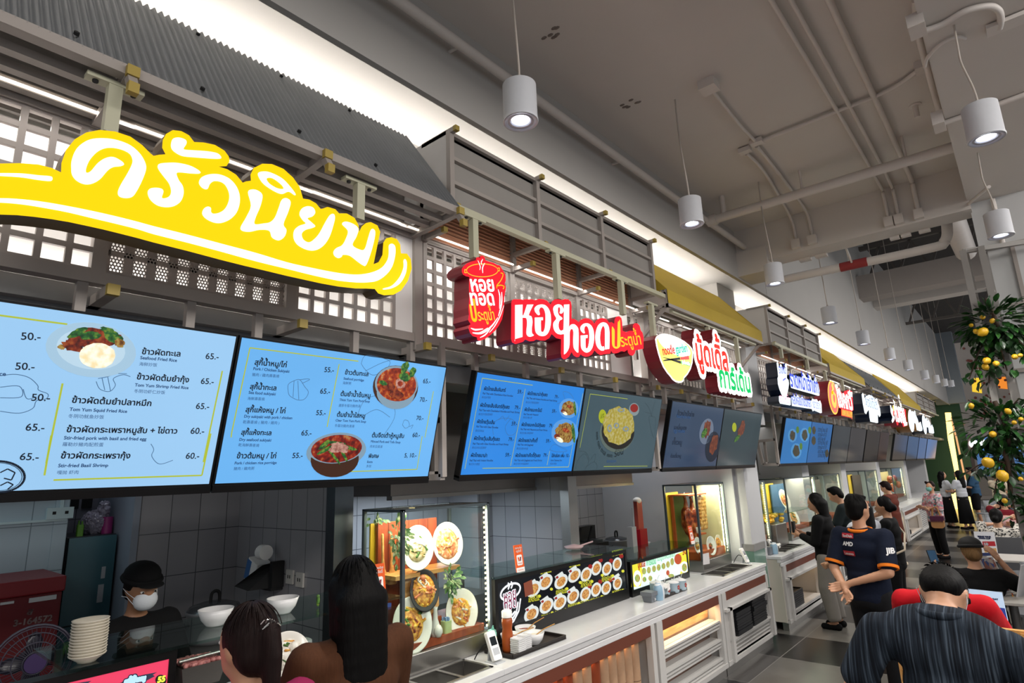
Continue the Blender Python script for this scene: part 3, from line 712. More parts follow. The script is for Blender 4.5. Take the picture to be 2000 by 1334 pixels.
# ------------------------------------------------------------------ hanging illuminated signs
EW = mat('sign_white', '#fffdf8', .4, em=1.5)
EY = mat('sign_yellow', '#ffd200', .6, em=.93, spec=.1)
ER = mat('sign_red', '#ff1b2c', .6, em=1.1, spec=.1)
EO = mat('sign_orange', '#ffb400', .4, em=1.1)
ERO = mat('sign_letter_red', '#f03a2e', .4, em=.95)
EG = mat('sign_green', '#12c66c', .4, em=.95)
EPY = mat('sign_pale_yellow', '#fff06a', .4, em=1.1)
EBK = mat('sign_black', '#10241c', .5)
ENB = mat('sign_blue', '#1d3fd0', .4, em=.9)
EIW = mat('sign_ice_white', '#eaf7ff', .4, em=1.02)
ETL = mat('sign_teal', '#2bc9b0', .4, em=1)
EPK = mat('sign_pink', '#ef7fa8', .4, em=1)
SBR = mat('sign_side_brown', '#5f4410', .45)
SRD = mat('sign_side_maroon', '#8a1f2c', .4, noise=.05)
SNV = mat('sign_side_navy', '#0f1a30', .4)
def sign(label, pl, outline, mats, depth, faces=(), cat='sign', group=None):
    """lightbox: outline in pixels on plane pl; faces is a list of (part name, material, list of pixel polygons)"""
    o0 = [pl.px(*p) for p in outline]; c = pl.w(o0[0][0], o0[0][1])
    t = thing('hanging_sign', label, cat, c, group=group)
    b = MB(); b.poly(pl, [o0], 0, depth, 0, 1); b.build('lightbox', list(mats), t); return t
def posts(t, lst, top=3.53, X=-2.3):
    b = MB()
    for x, y in lst:
        b.mark(); q = atX(x, y, X); b.box((X-.02, q.y-.022, q.z), (X+.02, q.y+.022, top)); b.box((X-.022, q.y-.09, top-.012), (X+.022, q.y+.09, top+.004))
        for s in (-.06, .06): b.cyl((X, q.y+s, top-.02), (X, q.y+s, top-.01), .01, seg=8, mi=1)
    b.parts('post', [CREAM, MATTE], t)
# --- yellow sign of the first stall
P = PX(-2.22); s1, s4 = .37481, .37481
i1 = lambda *a: zc((0, 0), s1, a); i2 = lambda *a: zc((400, 0), s1, a); i4 = lambda *a: zc((450, 350), s1, a)
out = i1((-160, 905), (-120, 868), (0, 852), (100, 850), (200, 857), (270, 875), (318, 898), (320, 850), (345, 780), (390, 725), (450, 690), (520, 677), (600, 685), (680, 712), (740, 755), (785, 800), (800, 812), (830, 806), (862, 804), (845, 770), (848, 730), (865, 698), (900, 678), (945, 683), (985, 705), (1012, 740), (1060, 742), (1120, 755), (1170, 785), (1192, 815), (1197, 840), (1180, 866), (1140, 868), (1185, 882), (1230, 910), (1265, 952))
out += i2((215, 945), (240, 942), (238, 910), (255, 875), (300, 853), (350, 855), (410, 880), (460, 925), (495, 975), (512, 1035), (545, 1040), (580, 1060), (605, 1090), (640, 1078), (680, 1090), (700, 1112), (740, 1112), (780, 1135), (800, 1170), (805, 1207), (818, 1180), (840, 1162), (865, 1157), (900, 1175), (915, 1210))
out += i4((780, 280), (765, 350), (746, 443), (772, 432), (792, 395), (797, 330), (812, 308), (838, 302), (868, 312), (885, 340), (889, 386), (920, 388), (940, 415), (945, 465), (925, 530), (890, 580), (850, 602), (800, 605), (770, 595), (752, 572))
ca, cb, cc = (lambda o: lambda *a: zc(o, .22321, a))((0, 380)), (lambda o: lambda *a: zc(o, .22321, a))((300, 400)), (lambda o: lambda *a: zc(o, .22321, a))((560, 400))
out += cc((700, 733), (600, 732), (450, 715), (300, 688), (150, 655), (0, 622))+cb((1000, 582), (800, 535), (600, 485), (300, 405), (0, 330))+ca((1200, 380), (1050, 342), (900, 305), (750, 272), (600, 240), (450, 215), (300, 195), (150, 180), (0, 175), (-200, 180), (-320, 195), (-330, 100), (-280, 0))
t = sign('large yellow lightbox with white Thai lettering and a swash, hung under the corrugated awning', P, out, (EY, SBR), .1)
b = MB()
def ink(pts, n=4): return [tuple(q) for q in catmull([V(P.px(*p)) for p in pts], n, True)]
L = [i1((370, 880), (372, 840), (390, 790), (420, 755), (470, 728), (540, 722), (610, 732), (680, 760), (730, 805), (757, 855), (758, 890), (740, 940), (715, 990), (690, 1025), (655, 1034), (620, 1025), (613, 1000), (630, 960), (660, 910), (685, 860), (688, 830), (670, 800), (620, 778), (560, 772), (510, 790), (470, 830), (450, 870), (447, 900), (470, 895), (510, 850), (550, 825), (590, 820), (630, 840), (645, 858), (625, 868), (590, 872), (560, 890), (520, 935), (480, 958), (440, 962), (400, 945), (375, 915)),
     i1((820, 870), (830, 855), (870, 850), (920, 850), (980, 862), (1020, 880), (1042, 897), (1035, 906), (990, 905), (940, 900), (918, 905), (930, 940), (950, 970), (955, 1010), (940, 1050), (905, 1075), (860, 1081), (815, 1070), (780, 1040), (768, 1005), (780, 985), (810, 980), (840, 985), (850, 1000), (842, 1030), (855, 1035), (880, 1025), (890, 1000), (880, 960), (850, 920), (828, 890)),
     i1((890, 750), (900, 725), (930, 718), (965, 730), (970, 750), (955, 775), (965, 782), (1010, 785), (1080, 790), (1130, 800), (1150, 818), (1145, 828), (1100, 828), (1020, 822), (950, 815), (910, 795), (892, 775)),
     i1((1035, 950), (1050, 925), (1090, 910), (1140, 910), (1190, 930), (1225, 965), (1245, 1010), (1247, 1060), (1230, 1110), (1195, 1145), (1150, 1163), (1110, 1160), (1070, 1140), (1052, 1115), (1060, 1090), (1080, 1078), (1097, 1085), (1098, 1105), (1110, 1115), (1140, 1110), (1170, 1090), (1190, 1050), (1192, 1010), (1175, 970), (1150, 950), (1115, 945), (1092, 960), (1080, 985), (1060, 985), (1042, 970)),
     i4((90, 70), (110, 55), (140, 60), (165, 85), (155, 140), (130, 200), (125, 235), (170, 232), (205, 225), (230, 200), (250, 150), (265, 110), (290, 100), (312, 120), (300, 170), (275, 235), (290, 265), (280, 300), (250, 320), (215, 305), (200, 270), (150, 265), (100, 275), (60, 270), (52, 250), (80, 200), (105, 140)),
     i4((358, 185), (370, 155), (400, 142), (430, 150), (440, 175), (425, 195), (400, 205), (420, 225), (440, 245), (425, 255), (390, 265), (370, 285), (378, 315), (405, 330), (430, 318), (460, 285), (490, 230), (515, 190), (535, 182), (543, 200), (535, 240), (515, 300), (485, 345), (445, 370), (400, 370), (350, 345), (328, 310), (330, 270), (355, 245), (390, 232), (375, 215)),
     i4((580, 235), (600, 222), (640, 235), (665, 260), (655, 300), (635, 345), (680, 370), (700, 360), (715, 310), (730, 265), (745, 262), (753, 280), (745, 330), (725, 400), (705, 448), (690, 450), (660, 430), (620, 400), (585, 395), (578, 405), (560, 412), (540, 400), (535, 380), (550, 360), (580, 345), (600, 310), (610, 270)),
     i4((795, 570), (840, 555), (880, 510), (900, 460), (900, 425), (910, 418), (918, 440), (912, 490), (885, 540), (845, 567), (800, 576)),
     i1((-60, 905), (100, 905), (200, 915), (260, 920), (272, 930), (262, 945), (200, 940), (100, 925), (-60, 915))]
for l in L: b.poly(P, [ink(l)], .003)
b.poly(P, [ink(i2((275, 905), (300, 895), (340, 900), (400, 930), (440, 970), (470, 1010), (465, 1018), (435, 1000), (400, 1012), (360, 998), (310, 965), (285, 935))), ink(i2((320, 932), (350, 930), (395, 962), (408, 985), (375, 982), (335, 958)))], .003)
sw = ca((-250, 45), (0, 35), (200, 45), (400, 70), (600, 105), (800, 145), (1000, 190), (1200, 240))+cb((0, 190), (300, 265), (600, 345), (900, 425))+cc((0, 505), (200, 550), (400, 590), (550, 610), (650, 610), (750, 590), (830, 550), (880, 480), (890, 410), (890, 360), (910, 342), (935, 350), (948, 380), (945, 450), (920, 540), (870, 610), (790, 665), (700, 680), (600, 680), (450, 665), (300, 635), (150, 600), (0, 562))+cb((900, 498), (600, 415), (300, 335), (0, 260))+ca((1200, 305), (1000, 255), (800, 208), (600, 160), (400, 122), (200, 90), (0, 73), (-250, 70))
b.poly(P, [ink(sw, 3)], .003)
b.build('lettering', EW, t)
posts(t, [(213, 262), (700, 430)], 3.44, -2.3)
# --- red pot sign and red name sign of the second stall
P = PX(-2.2); k1 = lambda *a: zc((880, 490), .15, a); k2 = lambda *a: zc((975, 570), .105, a); k3 = lambda *a: zc((1090, 600), .09, a)
out = k1((145, 240), (165, 205), (210, 165), (270, 140), (330, 125), (335, 90), (360, 80), (387, 95), (385, 70), (415, 62), (445, 85), (450, 120), (500, 140), (560, 155), (610, 185), (640, 190), (665, 230), (695, 275), (715, 320), (718, 380), (705, 430), (722, 480), (710, 540), (700, 600), (697, 700), (690, 800), (670, 890), (630, 970), (580, 1040), (500, 1110), (440, 1150), (380, 1170), (350, 1160), (345, 1125), (290, 1110), (255, 1070), (235, 1010), (245, 970), (262, 955), (230, 900), (240, 830), (235, 740), (245, 600), (240, 480), (245, 340), (200, 330), (165, 310), (150, 280))
t = sign('red steaming pot shaped lightbox with white and orange Thai words', P, out, (ER, SRD), .12)
b = MB(); q = lambda *a: [P.px(*p) for p in k1(*a)]
text(b, P, 'หอย', *q((258, 525), (582, 525)), size=.12, k=.003, bold=.006); text(b, P, 'ทอด', *q((252, 705), (582, 705)), size=.12, k=.003, bold=.006)
for a, w0 in ((((350, 125), (370, 170), (382, 210), (375, 250)), .006), (((415, 110), (395, 150), (405, 185)), .006), (((440, 160), (412, 220), (415, 290)), .007), (((615, 505), (637, 600), (632, 750)), .009), (((662, 540), (662, 650), (645, 760), (618, 850)), .011), (((690, 710), (640, 850), (570, 980), (500, 1065)), .006), (((262, 1008), (320, 1028), (418, 1017)), .009), (((283, 1068), (380, 1072), (480, 1005)), .011), (((380, 1085), (450, 1050), (540, 970), (610, 870)), .009), (((380, 1130), (450, 1090), (515, 1010)), .007)):
    c = [tuple(v) for v in catmull([V(p) for p in q(*a)], 6)]; n = len(c); b.stroke(P, c, [w0*(.25+.75*math.sin(PI*(i+.5)/n)) for i in range(n)], .003, seg=6)
b.build('lettering', EW, t)
b = MB(); e = [(408+205*math.cos(x*.2), 255+85*math.sin(x*.2)) for x in range(32)]
b.stroke(P, q(*e), .0045, .003, closed=True, seg=5)
for a in (((650, 290), (677, 300), (668, 350), (640, 400), (600, 450), (598, 485)), ((608, 458), (650, 448), (692, 465), (680, 495))): b.stroke(P, [tuple(v) for v in catmull([V(p) for p in q(*a)], 5)], .006, .003, seg=5)
for a in (((200, 250), (180, 245), (178, 285), (205, 285)), ((612, 225), (632, 225), (632, 262), (615, 262))): b.stroke(P, q(*a), .005, .003, seg=5)
text(b, P, 'ป', *q((262, 915), (356, 915)), size=.165, k=.003, bold=.007); text(b, P, 'ระตูน้ำ', *q((358, 910), (580, 900)), size=.088, k=.003, bold=.002)
b.build('ornament', EO, t)
posts(t, [(926, 505)], 3.51)
out = k2((225, 200), (240, 155), (275, 138), (400, 140), (455, 150), (480, 138), (620, 140), (665, 158), (740, 132), (820, 138), (890, 165), (955, 240), (990, 175), (1040, 140), (1110, 140), (1160, 155), (1210, 135), (1290, 140), (1335, 190), (1345, 260), (1345, 500), (1400, 512))+k3((345, 250), (400, 285), (440, 330), (500, 270), (590, 240), (680, 252), (740, 295), (785, 365), (830, 290), (900, 245), (980, 235), (1050, 260), (1110, 340), (1160, 325), (1220, 365), (1230, 260), (1270, 205), (1330, 195), (1375, 240), (1390, 320), (1400, 515), (1480, 545), (1550, 515), (1630, 515), (1625, 400), (1660, 350), (1720, 350), (1770, 400), (1790, 500), (1830, 550), (1855, 650), (1850, 900), (1780, 915), (1680, 935), (1665, 1000), (1620, 1050), (1560, 1040), (1520, 990), (1510, 920), (1440, 965), (1370, 950), (1300, 990), (1230, 1005), (1180, 990), (1150, 940), (1130, 1005), (1000, 1020), (920, 1040), (850, 1000), (790, 935), (740, 1020), (660, 1070), (590, 1075), (530, 1055), (490, 1020), (450, 1080), (400, 1085), (340, 1050), (290, 970), (240, 1070), (170, 1120), (120, 1130), (75, 1090), (60, 1000), (65, 690))+k2((1140, 880), (1060, 860), (975, 785), (930, 860), (850, 905), (770, 905), (690, 885), (640, 915), (560, 920), (485, 885), (440, 930), (300, 972), (240, 940), (222, 880))
t = sign('red cloud edged lightbox with big white and orange Thai lettering', P, out, (ER, SRD), .12)
def ink2(pts, n=3): return [tuple(v) for v in catmull([V(P.px(*p)) for p in pts], n, True)]
b = MB()
for l in (k2((288, 248), (288, 248), (428, 240), (428, 240), (425, 428), (448, 425), (510, 240), (510, 240), (630, 238), (630, 238), (545, 425), (590, 455), (610, 520), (612, 580), (600, 680), (605, 770), (638, 808), (600, 830), (560, 838), (520, 820), (500, 780), (500, 720), (510, 620), (510, 550), (500, 500), (480, 485), (425, 482), (425, 482), (425, 840), (425, 840), (290, 878), (288, 878)),
          k2((650, 310), (665, 285), (700, 255), (760, 238), (820, 240), (870, 265), (915, 320), (945, 400), (955, 480), (955, 580), (935, 690), (900, 770), (850, 815), (790, 825), (730, 810), (680, 765), (660, 700), (655, 600), (655, 480), (655, 480), (805, 475), (805, 475), (805, 530), (770, 535), (770, 690), (775, 735), (795, 748), (815, 740), (840, 680), (850, 580), (855, 470), (845, 380), (820, 315), (785, 290), (755, 300), (735, 350), (750, 420), (720, 435), (690, 410), (660, 370), (650, 330)),
          k2((1000, 300), (1020, 265), (1060, 240), (1110, 235), (1160, 260), (1190, 320), (1190, 360), (1165, 400), (1130, 405), (1115, 385), (1125, 365), (1125, 310), (1110, 285), (1090, 300), (1085, 340), (1090, 400), (1115, 445), (1165, 485), (1160, 515), (1120, 535), (1100, 590), (1100, 660), (1120, 710), (1150, 725), (1175, 710), (1190, 680), (1198, 240), (1198, 240), (1298, 235), (1298, 235))+k3((230, 380), (230, 440), (260, 390), (310, 370), (360, 380), (410, 430), (435, 500), (440, 700), (432, 985), (432, 985), (400, 980), (350, 920), (325, 850), (320, 700), (325, 560), (315, 500), (295, 475), (265, 490), (245, 560), (240, 820), (210, 930), (160, 1000), (120, 1028), (120, 1028), (122, 590))+k2((1200, 785), (1130, 795), (1060, 770), (1015, 710), (998, 640), (1005, 570), (1055, 500), (1020, 430), (1000, 350)),
          k3((475, 450), (490, 410), (540, 365), (600, 350), (660, 360), (720, 410), (760, 500), (775, 620), (770, 740), (740, 870), (690, 950), (630, 985), (570, 975), (510, 920), (488, 850), (482, 740), (480, 615), (480, 615), (635, 605), (635, 605), (630, 670), (590, 680), (590, 850), (600, 890), (620, 895), (645, 850), (665, 740), (670, 620), (660, 510), (635, 435), (600, 410), (570, 435), (560, 500), (575, 555), (545, 570), (500, 530), (478, 490)),
          k3((800, 620), (820, 500), (860, 400), (920, 345), (980, 330), (1040, 350), (1085, 410), (1105, 500), (1110, 640), (1105, 905), (1105, 905), (1010, 920), (1010, 920), (1010, 560), (1000, 450), (975, 410), (950, 430), (920, 510), (905, 620), (905, 720), (925, 830), (960, 860), (985, 850), (995, 930), (940, 945), (880, 910), (830, 840), (805, 740))):
    b.poly(P, [ink2(l)], .003)
b.build('lettering', EW, t)
b = MB(); b.poly(P, [ink2(k3((1160, 430), (1200, 460), (1222, 520), (1220, 800), (1230, 850), (1255, 855), (1275, 820), (1285, 360), (1310, 310), (1340, 300), (1345, 800), (1330, 860), (1290, 895), (1240, 900), (1190, 870), (1165, 810), (1160, 700)))], .003)
text(b, P, 'ระตูน้ำ', *[P.px(*p) for p in k3((1362, 858), (1815, 805))], size=.128, k=.003, bold=.003)
b.build('small_lettering', EO, t); posts(t, [(1090, 585), (1217, 615)], 3.51)
# --- bowl sign and name sign of the third stall
P = PX(-2.24); c1 = lambda *a: zc((1260, 640), .09, a); c2 = lambda *a: zc((1340, 650), .0974, a)
bw = ((215, 250), (240, 195), (300, 155), (380, 138), (480, 145), (600, 170), (730, 225), (850, 290), (950, 370), (1020, 450), (1045, 540), (1040, 640), (1030, 760), (990, 900), (920, 1020), (845, 1100), (840, 1150), (800, 1190), (740, 1200), (660, 1180), (590, 1130), (540, 1060), (470, 980), (390, 860), (330, 720), (280, 560), (240, 400))
t = sign('yellow bowl shaped lightbox with white rim and crossed chopsticks', P, c1(*bw), (EW, SRD), .13)
b = MB(); q = lambda *a: [P.px(*p) for p in c1(*a)]
inn = [(630+(x-630)*.93, 640+(y-640)*.94) for x, y in bw]; b.poly(P, [q(*inn)], .003)
b.build('bowl_face', EPY, t)
b = MB(); el = []
for k in range(30):
    a = 2*PI*k/30; x, y = 400*math.cos(a), 170*math.sin(a); r = .55; el.append((620+x*math.cos(r)-y*math.sin(r), 385+x*math.sin(r)+y*math.cos(r)))
b.poly(P, [q(*el)], .005); b.build('bowl_mouth', EW, t)
b = MB(); text(b, P, 'noodle', *q((370, 600), (635, 560)), size=.115, k=.008, bold=.006, mi=0); text(b, P, 'garden', *q((662, 562), (912, 520)), size=.115, k=.008, bold=.006, mi=1)
b.poly(P, [q((345, 645), (420, 665), (740, 780), (765, 785), (755, 725), (540, 680), (420, 650))], .007, mi=2); b.poly(P, [q((370, 715), (440, 690), (740, 645), (750, 700), (560, 712), (380, 730))], .007, mi=2)
b.poly(P, [q((745, 645), (930, 610), (942, 695), (752, 702))], .008, mi=0); b.poly(P, [q((755, 725), (965, 760), (970, 842), (768, 788))], .008, mi=3)
text(b, P, 'นู้ดเดิ้ลการ์เด้น', *q((780, 780), (955, 825)), size=.04, k=.01, bold=.002, mi=4)
b.build('lettering', [ERO, ETL, EBK, EG, EW], t); posts(t, [(1277, 660), (1385, 670), (1444, 720)], 3.42, -2.32)
b = MB(); q = lambda *a: [P.px(*p) for p in c2(*a)]
rows = (('นู้ดเดิ้ล', (200, 600), (862, 770), .34, 0), ('การ์เด้น', (672, 1080), (1310, 1200), .30, 1))
t2 = thing('hanging_sign', 'lightbox with red Thai word over green word on white clouds', 'sign', P.w(*q((700, 700))[0]))
for s_, a, c_, sz, m_ in rows: text(b, P, s_, *q(a, c_), size=sz, k=0, bold=.115, depth=.13, mi=0)
bb = MB()  # the halo is white in front and maroon at the sides
bb.v, bb.s = b.v, b.s; bb.f = b.f
bb.m = []
for f in b.f:
    n = (b.v[f[1]]-b.v[f[0]]).cross(b.v[f[2]]-b.v[f[0]]); bb.m.append(0 if n.x > .9*n.length and b.v[f[0]].x > -2.3 else 1)
bb.build('halo', [EW, SRD], t2)
b = MB()
for s_, a, c_, sz, m_ in rows: text(b, P, s_, *q(a, c_), size=sz, k=.004, bold=.022, mi=m_)
b.build('lettering', [ERO, EG], t2)
# --- dark blue and white sign of the fourth stall
P = PX(-2.24); q = lambda *a: [P.px(*p) for p in zc((1500, 700), .09, a)]
t = thing('hanging_sign', 'ice white lightbox with navy sides, bowl with horns and blue Thai words', 'sign', P.w(*q((400, 500))[0]))
b = MB()
for l in (((185, 100), (205, 75), (225, 110), (245, 200), (262, 215), (258, 140), (275, 120), (298, 150), (310, 210), (340, 240), (365, 190), (370, 120), (390, 100), (410, 140), (415, 240), (410, 430), (445, 470), (455, 540), (445, 640), (420, 760), (400, 840), (320, 830), (290, 780), (250, 680), (215, 560), (205, 430), (220, 390), (205, 250)),
          ((470, 360), (500, 350), (740, 420), (735, 330), (760, 310), (800, 350), (825, 400), (870, 440), (865, 380), (890, 355), (930, 400), (945, 470), (1000, 490), (1000, 430), (1025, 410), (1050, 450), (1055, 520), (1090, 550), (1120, 700), (1115, 810), (1080, 810), (950, 770), (750, 715), (580, 665), (500, 640), (480, 560)),
          ((235, 820), (260, 810), (490, 860), (495, 1010), (470, 1020), (260, 980), (240, 930)),
          ((500, 840), (540, 830), (570, 790), (610, 840), (640, 790), (690, 860), (750, 835), (790, 900), (940, 920), (960, 870), (1000, 890), (1060, 885), (1090, 940), (1130, 910), (1160, 990), (1170, 1180), (1140, 1190), (1000, 1130), (970, 1150), (950, 1100), (700, 1060), (520, 1030))):
    b.poly(P, [q(*l)], 0, .14, 0, 1)
b.build('lightbox', [EIW, SNV], t)
b = MB(); text(b, P, 'ราดหน้าเจ้าเก่า', *q((488, 600), (1112, 762)), size=.30, k=.004, bold=.014)
text(b, P, 'หลังห้อยเทียนเหลา', *q((515, 985), (945, 1065)), size=.19, k=.004, bold=.004); text(b, P, 'เยาวราช', *q((975, 1070), (1145, 1110)), size=.17, k=.004)
text(b, P, 'ราดหน้า', *q((240, 325), (405, 335)), size=.16, k=.004, bold=.003); b.stroke(P, q((320, 475), (375, 435)), .02, .004); text(b, P, 'ราดหน้า', *q((255, 935), (480, 975)), size=.14, k=.004, mi=1)
b.build('lettering', [ENB, EPK], t); posts(t, [(1527, 700), (1578, 722)], 3.52, -2.31)
# --- far signs
P = PX(-2.24); q = lambda *a: [P.px(*p) for p in zc((1600, 730), .09, a)]
el = lambda cx, cy, rx, ry, r: [(cx+rx*math.cos(a)*math.cos(r)-ry*math.sin(a)*math.sin(r), cy+rx*math.cos(a)*math.sin(r)+ry*math.sin(a)*math.cos(r)) for a in [2*PI*k/36 for k in range(36)]]
t = sign('round red lightbox with a yellow ring and emblem, beside a red name sign', P, zc((1600, 730), .09, el(302, 515, 105, 375, -.14)), (EO, SRD), .2)
b = MB(); b.poly(P, [q(*el(302, 515, 90, 335, -.14))], .004, mi=0); b.poly(P, [q(*el(305, 560, 55, 190, -.14)), q(*el(312, 540, 22, 90, -.14))], .008, mi=1)
b.poly(P, [q((262, 190), (285, 210), (310, 330), (290, 400), (300, 440), (262, 440), (250, 380), (270, 330), (250, 260))], .008, mi=1)
b.poly(P, [q((320, 420), (350, 450), (352, 560), (340, 690), (318, 720), (330, 560))], .009, mi=1); b.build('emblem', [ERO, EO], t); posts(t, [(1614, 748), (1648, 768)], 3.44, -2.32)
t = sign('red lightbox with white Thai word above an orange line of text', P, zc((1600, 730), .09, ((380, 310), (440, 300), (460, 380), (520, 440), (545, 380), (640, 350), (715, 380), (725, 520), (745, 790), (715, 800), (710, 960), (480, 910), (475, 760), (420, 730), (400, 500))), (ER, SRD), .2)
b = MB(); text(b, P, 'โชคกวี', *q((415, 705), (735, 785)), size=.42, k=.004, bold=.03); b.poly(P, [q((395, 340), (430, 305), (460, 410), (400, 400))], .004); b.poly(P, [q((640, 400), (710, 395), (715, 510), (640, 480))], .004)
b.poly(P, [q((480, 770), (600, 800), (712, 830), (712, 950), (485, 895))], .004, mi=1); text(b, P, 'ข้าวขาหมู', *q((490, 885), (705, 935)), size=.17, k=.008, mi=2, bold=.004); b.build('lettering', [EW, EO, ERO], t)
t = sign('white fan shaped lightbox with black sides under the far corrugated awning', P, zc((1600, 730), .09, ((920, 450), (945, 410), (975, 470), (985, 540), (1010, 490), (1080, 455), (1150, 480), (1210, 550), (1255, 530), (1275, 620), (1320, 760), (1335, 900), (1310, 940), (1270, 880), (1280, 1060), (1260, 1070), (1110, 1040), (1090, 950), (1075, 780), (1040, 830), (1020, 880), (985, 850), (945, 650))), (EIW, SNV), .25)
b = MB()
for k in range(9):
    a = PI*(1.1+.8*k/8); x, y = 1130+120*math.cos(a), 720+190*math.sin(a); b.poly(P, [q((x-9, y-14), (x+9, y-8), (x+9, y+16), (x-9, y+10))], .005)
text(b, P, 'ก๋วยเตี๋ยว', *q((1010, 700), (1270, 790)), size=.28, k=.005); b.build('lettering', mat('grey_letter', '#8aa0bd', .5, em=.8), t)
q = lambda *a: [P.px(*p) for p in zc((1720, 770), .075, a)]; z8 = lambda a: zc((1720, 770), .075, a)
t = sign('small white and yellow emblem lightbox with black sides, beside red lettering', P, z8(((245, 290), (270, 290), (300, 420), (315, 290), (345, 290), (375, 370), (370, 460), (350, 560), (375, 620), (345, 700), (310, 750), (285, 690), (310, 600), (265, 480))), (EW, SNV), .3)
b = MB(); b.poly(P, [q((300, 310), (330, 285), (372, 360), (360, 480), (320, 420))], .006); b.poly(P, [q((310, 430), (355, 440), (335, 560), (310, 580))], .008, mi=1); b.build('emblem', [EY, ERO], t)
t = sign('small red edged lightbox with white Thai lettering far along the stalls', P, z8(((380, 390), (560, 370), (650, 400), (670, 700), (695, 740), (690, 820), (590, 850), (550, 720), (460, 690), (460, 800), (430, 810), (400, 700))), (ER, SRD), .25)
b = MB(); text(b, P, 'ก๋วยจั๊บ', *q((390, 690), (665, 745)), size=.62, k=.006, bold=.05); b.poly(P, [q((600, 720), (688, 730), (688, 810), (605, 830))], .006); b.build('lettering', EW, t)
t = sign('tall white oval lightbox with orange sides near the far end', P, z8(el(795, 690, 72, 300, -.13)), (EIW, mat('sign_side_orange', '#8a5a14', .5)), .3)
t = sign('white stepped name lightbox next to the tall white oval', P, z8(((815, 450), (840, 430), (860, 470), (880, 415), (905, 450), (915, 530), (970, 660), (990, 750), (1045, 715), (1090, 900), (1085, 950), (1030, 965), (940, 935), (910, 770), (860, 730))), (EIW, mat('sign_side_orange', '#8a5a14', .5)), .3)
t = sign('narrow white oval lightbox with black sides, last but one of the signs', P, z8(el(1140, 790, 50, 255, -.15)), (EIW, SNV), .3)
t = sign('pale blue stepped lightbox, farthest of all the signs', P, z8(((1165, 640), (1190, 605), (1215, 690), (1240, 665), (1285, 730), (1310, 830), (1335, 785), (1375, 870), (1395, 1010), (1370, 1025), (1260, 1005), (1240, 870), (1190, 850))), (EIW, SNV), .3)
# ------------------------------------------------------------------ menu screens
TXT = mat('menu_ink', '#10305c', .6); TXT2 = mat('menu_ink_soft', '#2b5a94', .6)
def screen_pl(y0=0): return Pl((-2.67, 0, 2.0), (0, 1, 0), (.17, 0, .63))
SP = screen_pl(); SL = math.hypot(.17, .63)
TVF = mat('tv_frame', '#0a0b0d', .3, noise=.1)
YG = mat('menu_rule', '#b9c83a', .5, em=.7); 
SKETCH = mat('menu_sketch', '#5b8fc4', .5, em=.25)
DINK = mat('menu_ink_dark', '#0d2036', .5)
def tv(y0, y1, em_col, em, label, group='menu screens hanging over the counters', hang=True, zlo=0, gloss=.25):
    t = thing('menu_screen', label, 'screen', (-2.67, (y0+y1)/2, 2.0), group=group)
    b = MB()
    b.poly(SP, [[(y0, zlo-.012), (y1, zlo-.012), (y1, SL), (y0, SL)]], 0, .045)
    b.poly(SP, [[(y0, zlo-.03), (y1, zlo-.03), (y1, zlo), (y0, zlo)]], .006, .05); b.build('frame', TVF, t)
    m = mat('screen_%s_%s' % (em_col.strip('#'), em), em_col, gloss, em=em, noise=.06, nscale=1.3)
    b = MB(); g = .009; b.poly(SP, [[(y0+g, zlo+g), (y1-g, zlo+g), (y1-g, SL-g), (y0+g, SL-g)]], .002); b.build('display', m, t)
    if hang:
        b = MB(); L = y1-y0
        for f in (.12, .56, .88):
            y = y0+L*f; b.mark(); b.box((-2.67, y-.018, 2.62), (-2.635, y+.018, 2.8)); b.box((-2.71, y-.03, 2.35), (-2.63, y+.03, 2.62)) if f == .56 else None
        b.parts('hanger', FRAME, t)
    return t
def trap(y, label):
    """tapering steel bracket frame at the end of a pair of screens"""
    b = MB(); p = [(-2.62, y, 2.8), (-2.62, y, 2.0), (-2.82, y, 2.0), (-2.86, y, 2.32), (-2.62, y, 2.33)]
    for i in range(4): b.bar(p[i], p[i+1], .035)
    b.bar((-2.8, y+.1, 2.0), (-2.8, y+.1, 2.34), .03); b.bar((-2.8, y, 2.02), (-2.8, y+.14, 2.02), .03)
    tag(b.build('screen_bracket', FRAME), label, 'bracket', 'steel brackets beside the screens')
def menu(t, off, sc, rows, size_th=.05, ink=DINK, name='menu_text'):
    """rows of (text, x0, y0, x1, y1, kind) in zoomed pixels; kind t Thai, e English, c Chinese, p price"""
    b = MB()
    for s, x0, y0, x1, y1, k in rows:
        a, c = SP.px(*zc(off, sc, [(x0, y0)])[0]), SP.px(*zc(off, sc, [(x1, y1)])[0])
        text(b, SP, s, a, c, k=.004, bold=.0016 if k == 't' else (.0008 if k in 'pe' else 0), mi=0 if k in 'tp' else 1)
    return b.build(name, [ink, TXT2], t)
def rules(t, lines, w=.006):
    b = MB()
    for off, sc, pts in lines: b.stroke(SP, [SP.px(*p) for p in zc(off, sc, pts)], w, .0035, seg=0)
    return b.build('line_print', YG, t)
def sketches(t, lst, off, sc, m=SKETCH, w=.0022):
    b = MB()
    for pts in lst: b.stroke(SP, [tuple(v) for v in catmull([V(SP.px(*p)) for p in zc(off, sc, pts)], 5)], w, .003, seg=0)
    return b.build('sketch_print', m, t)
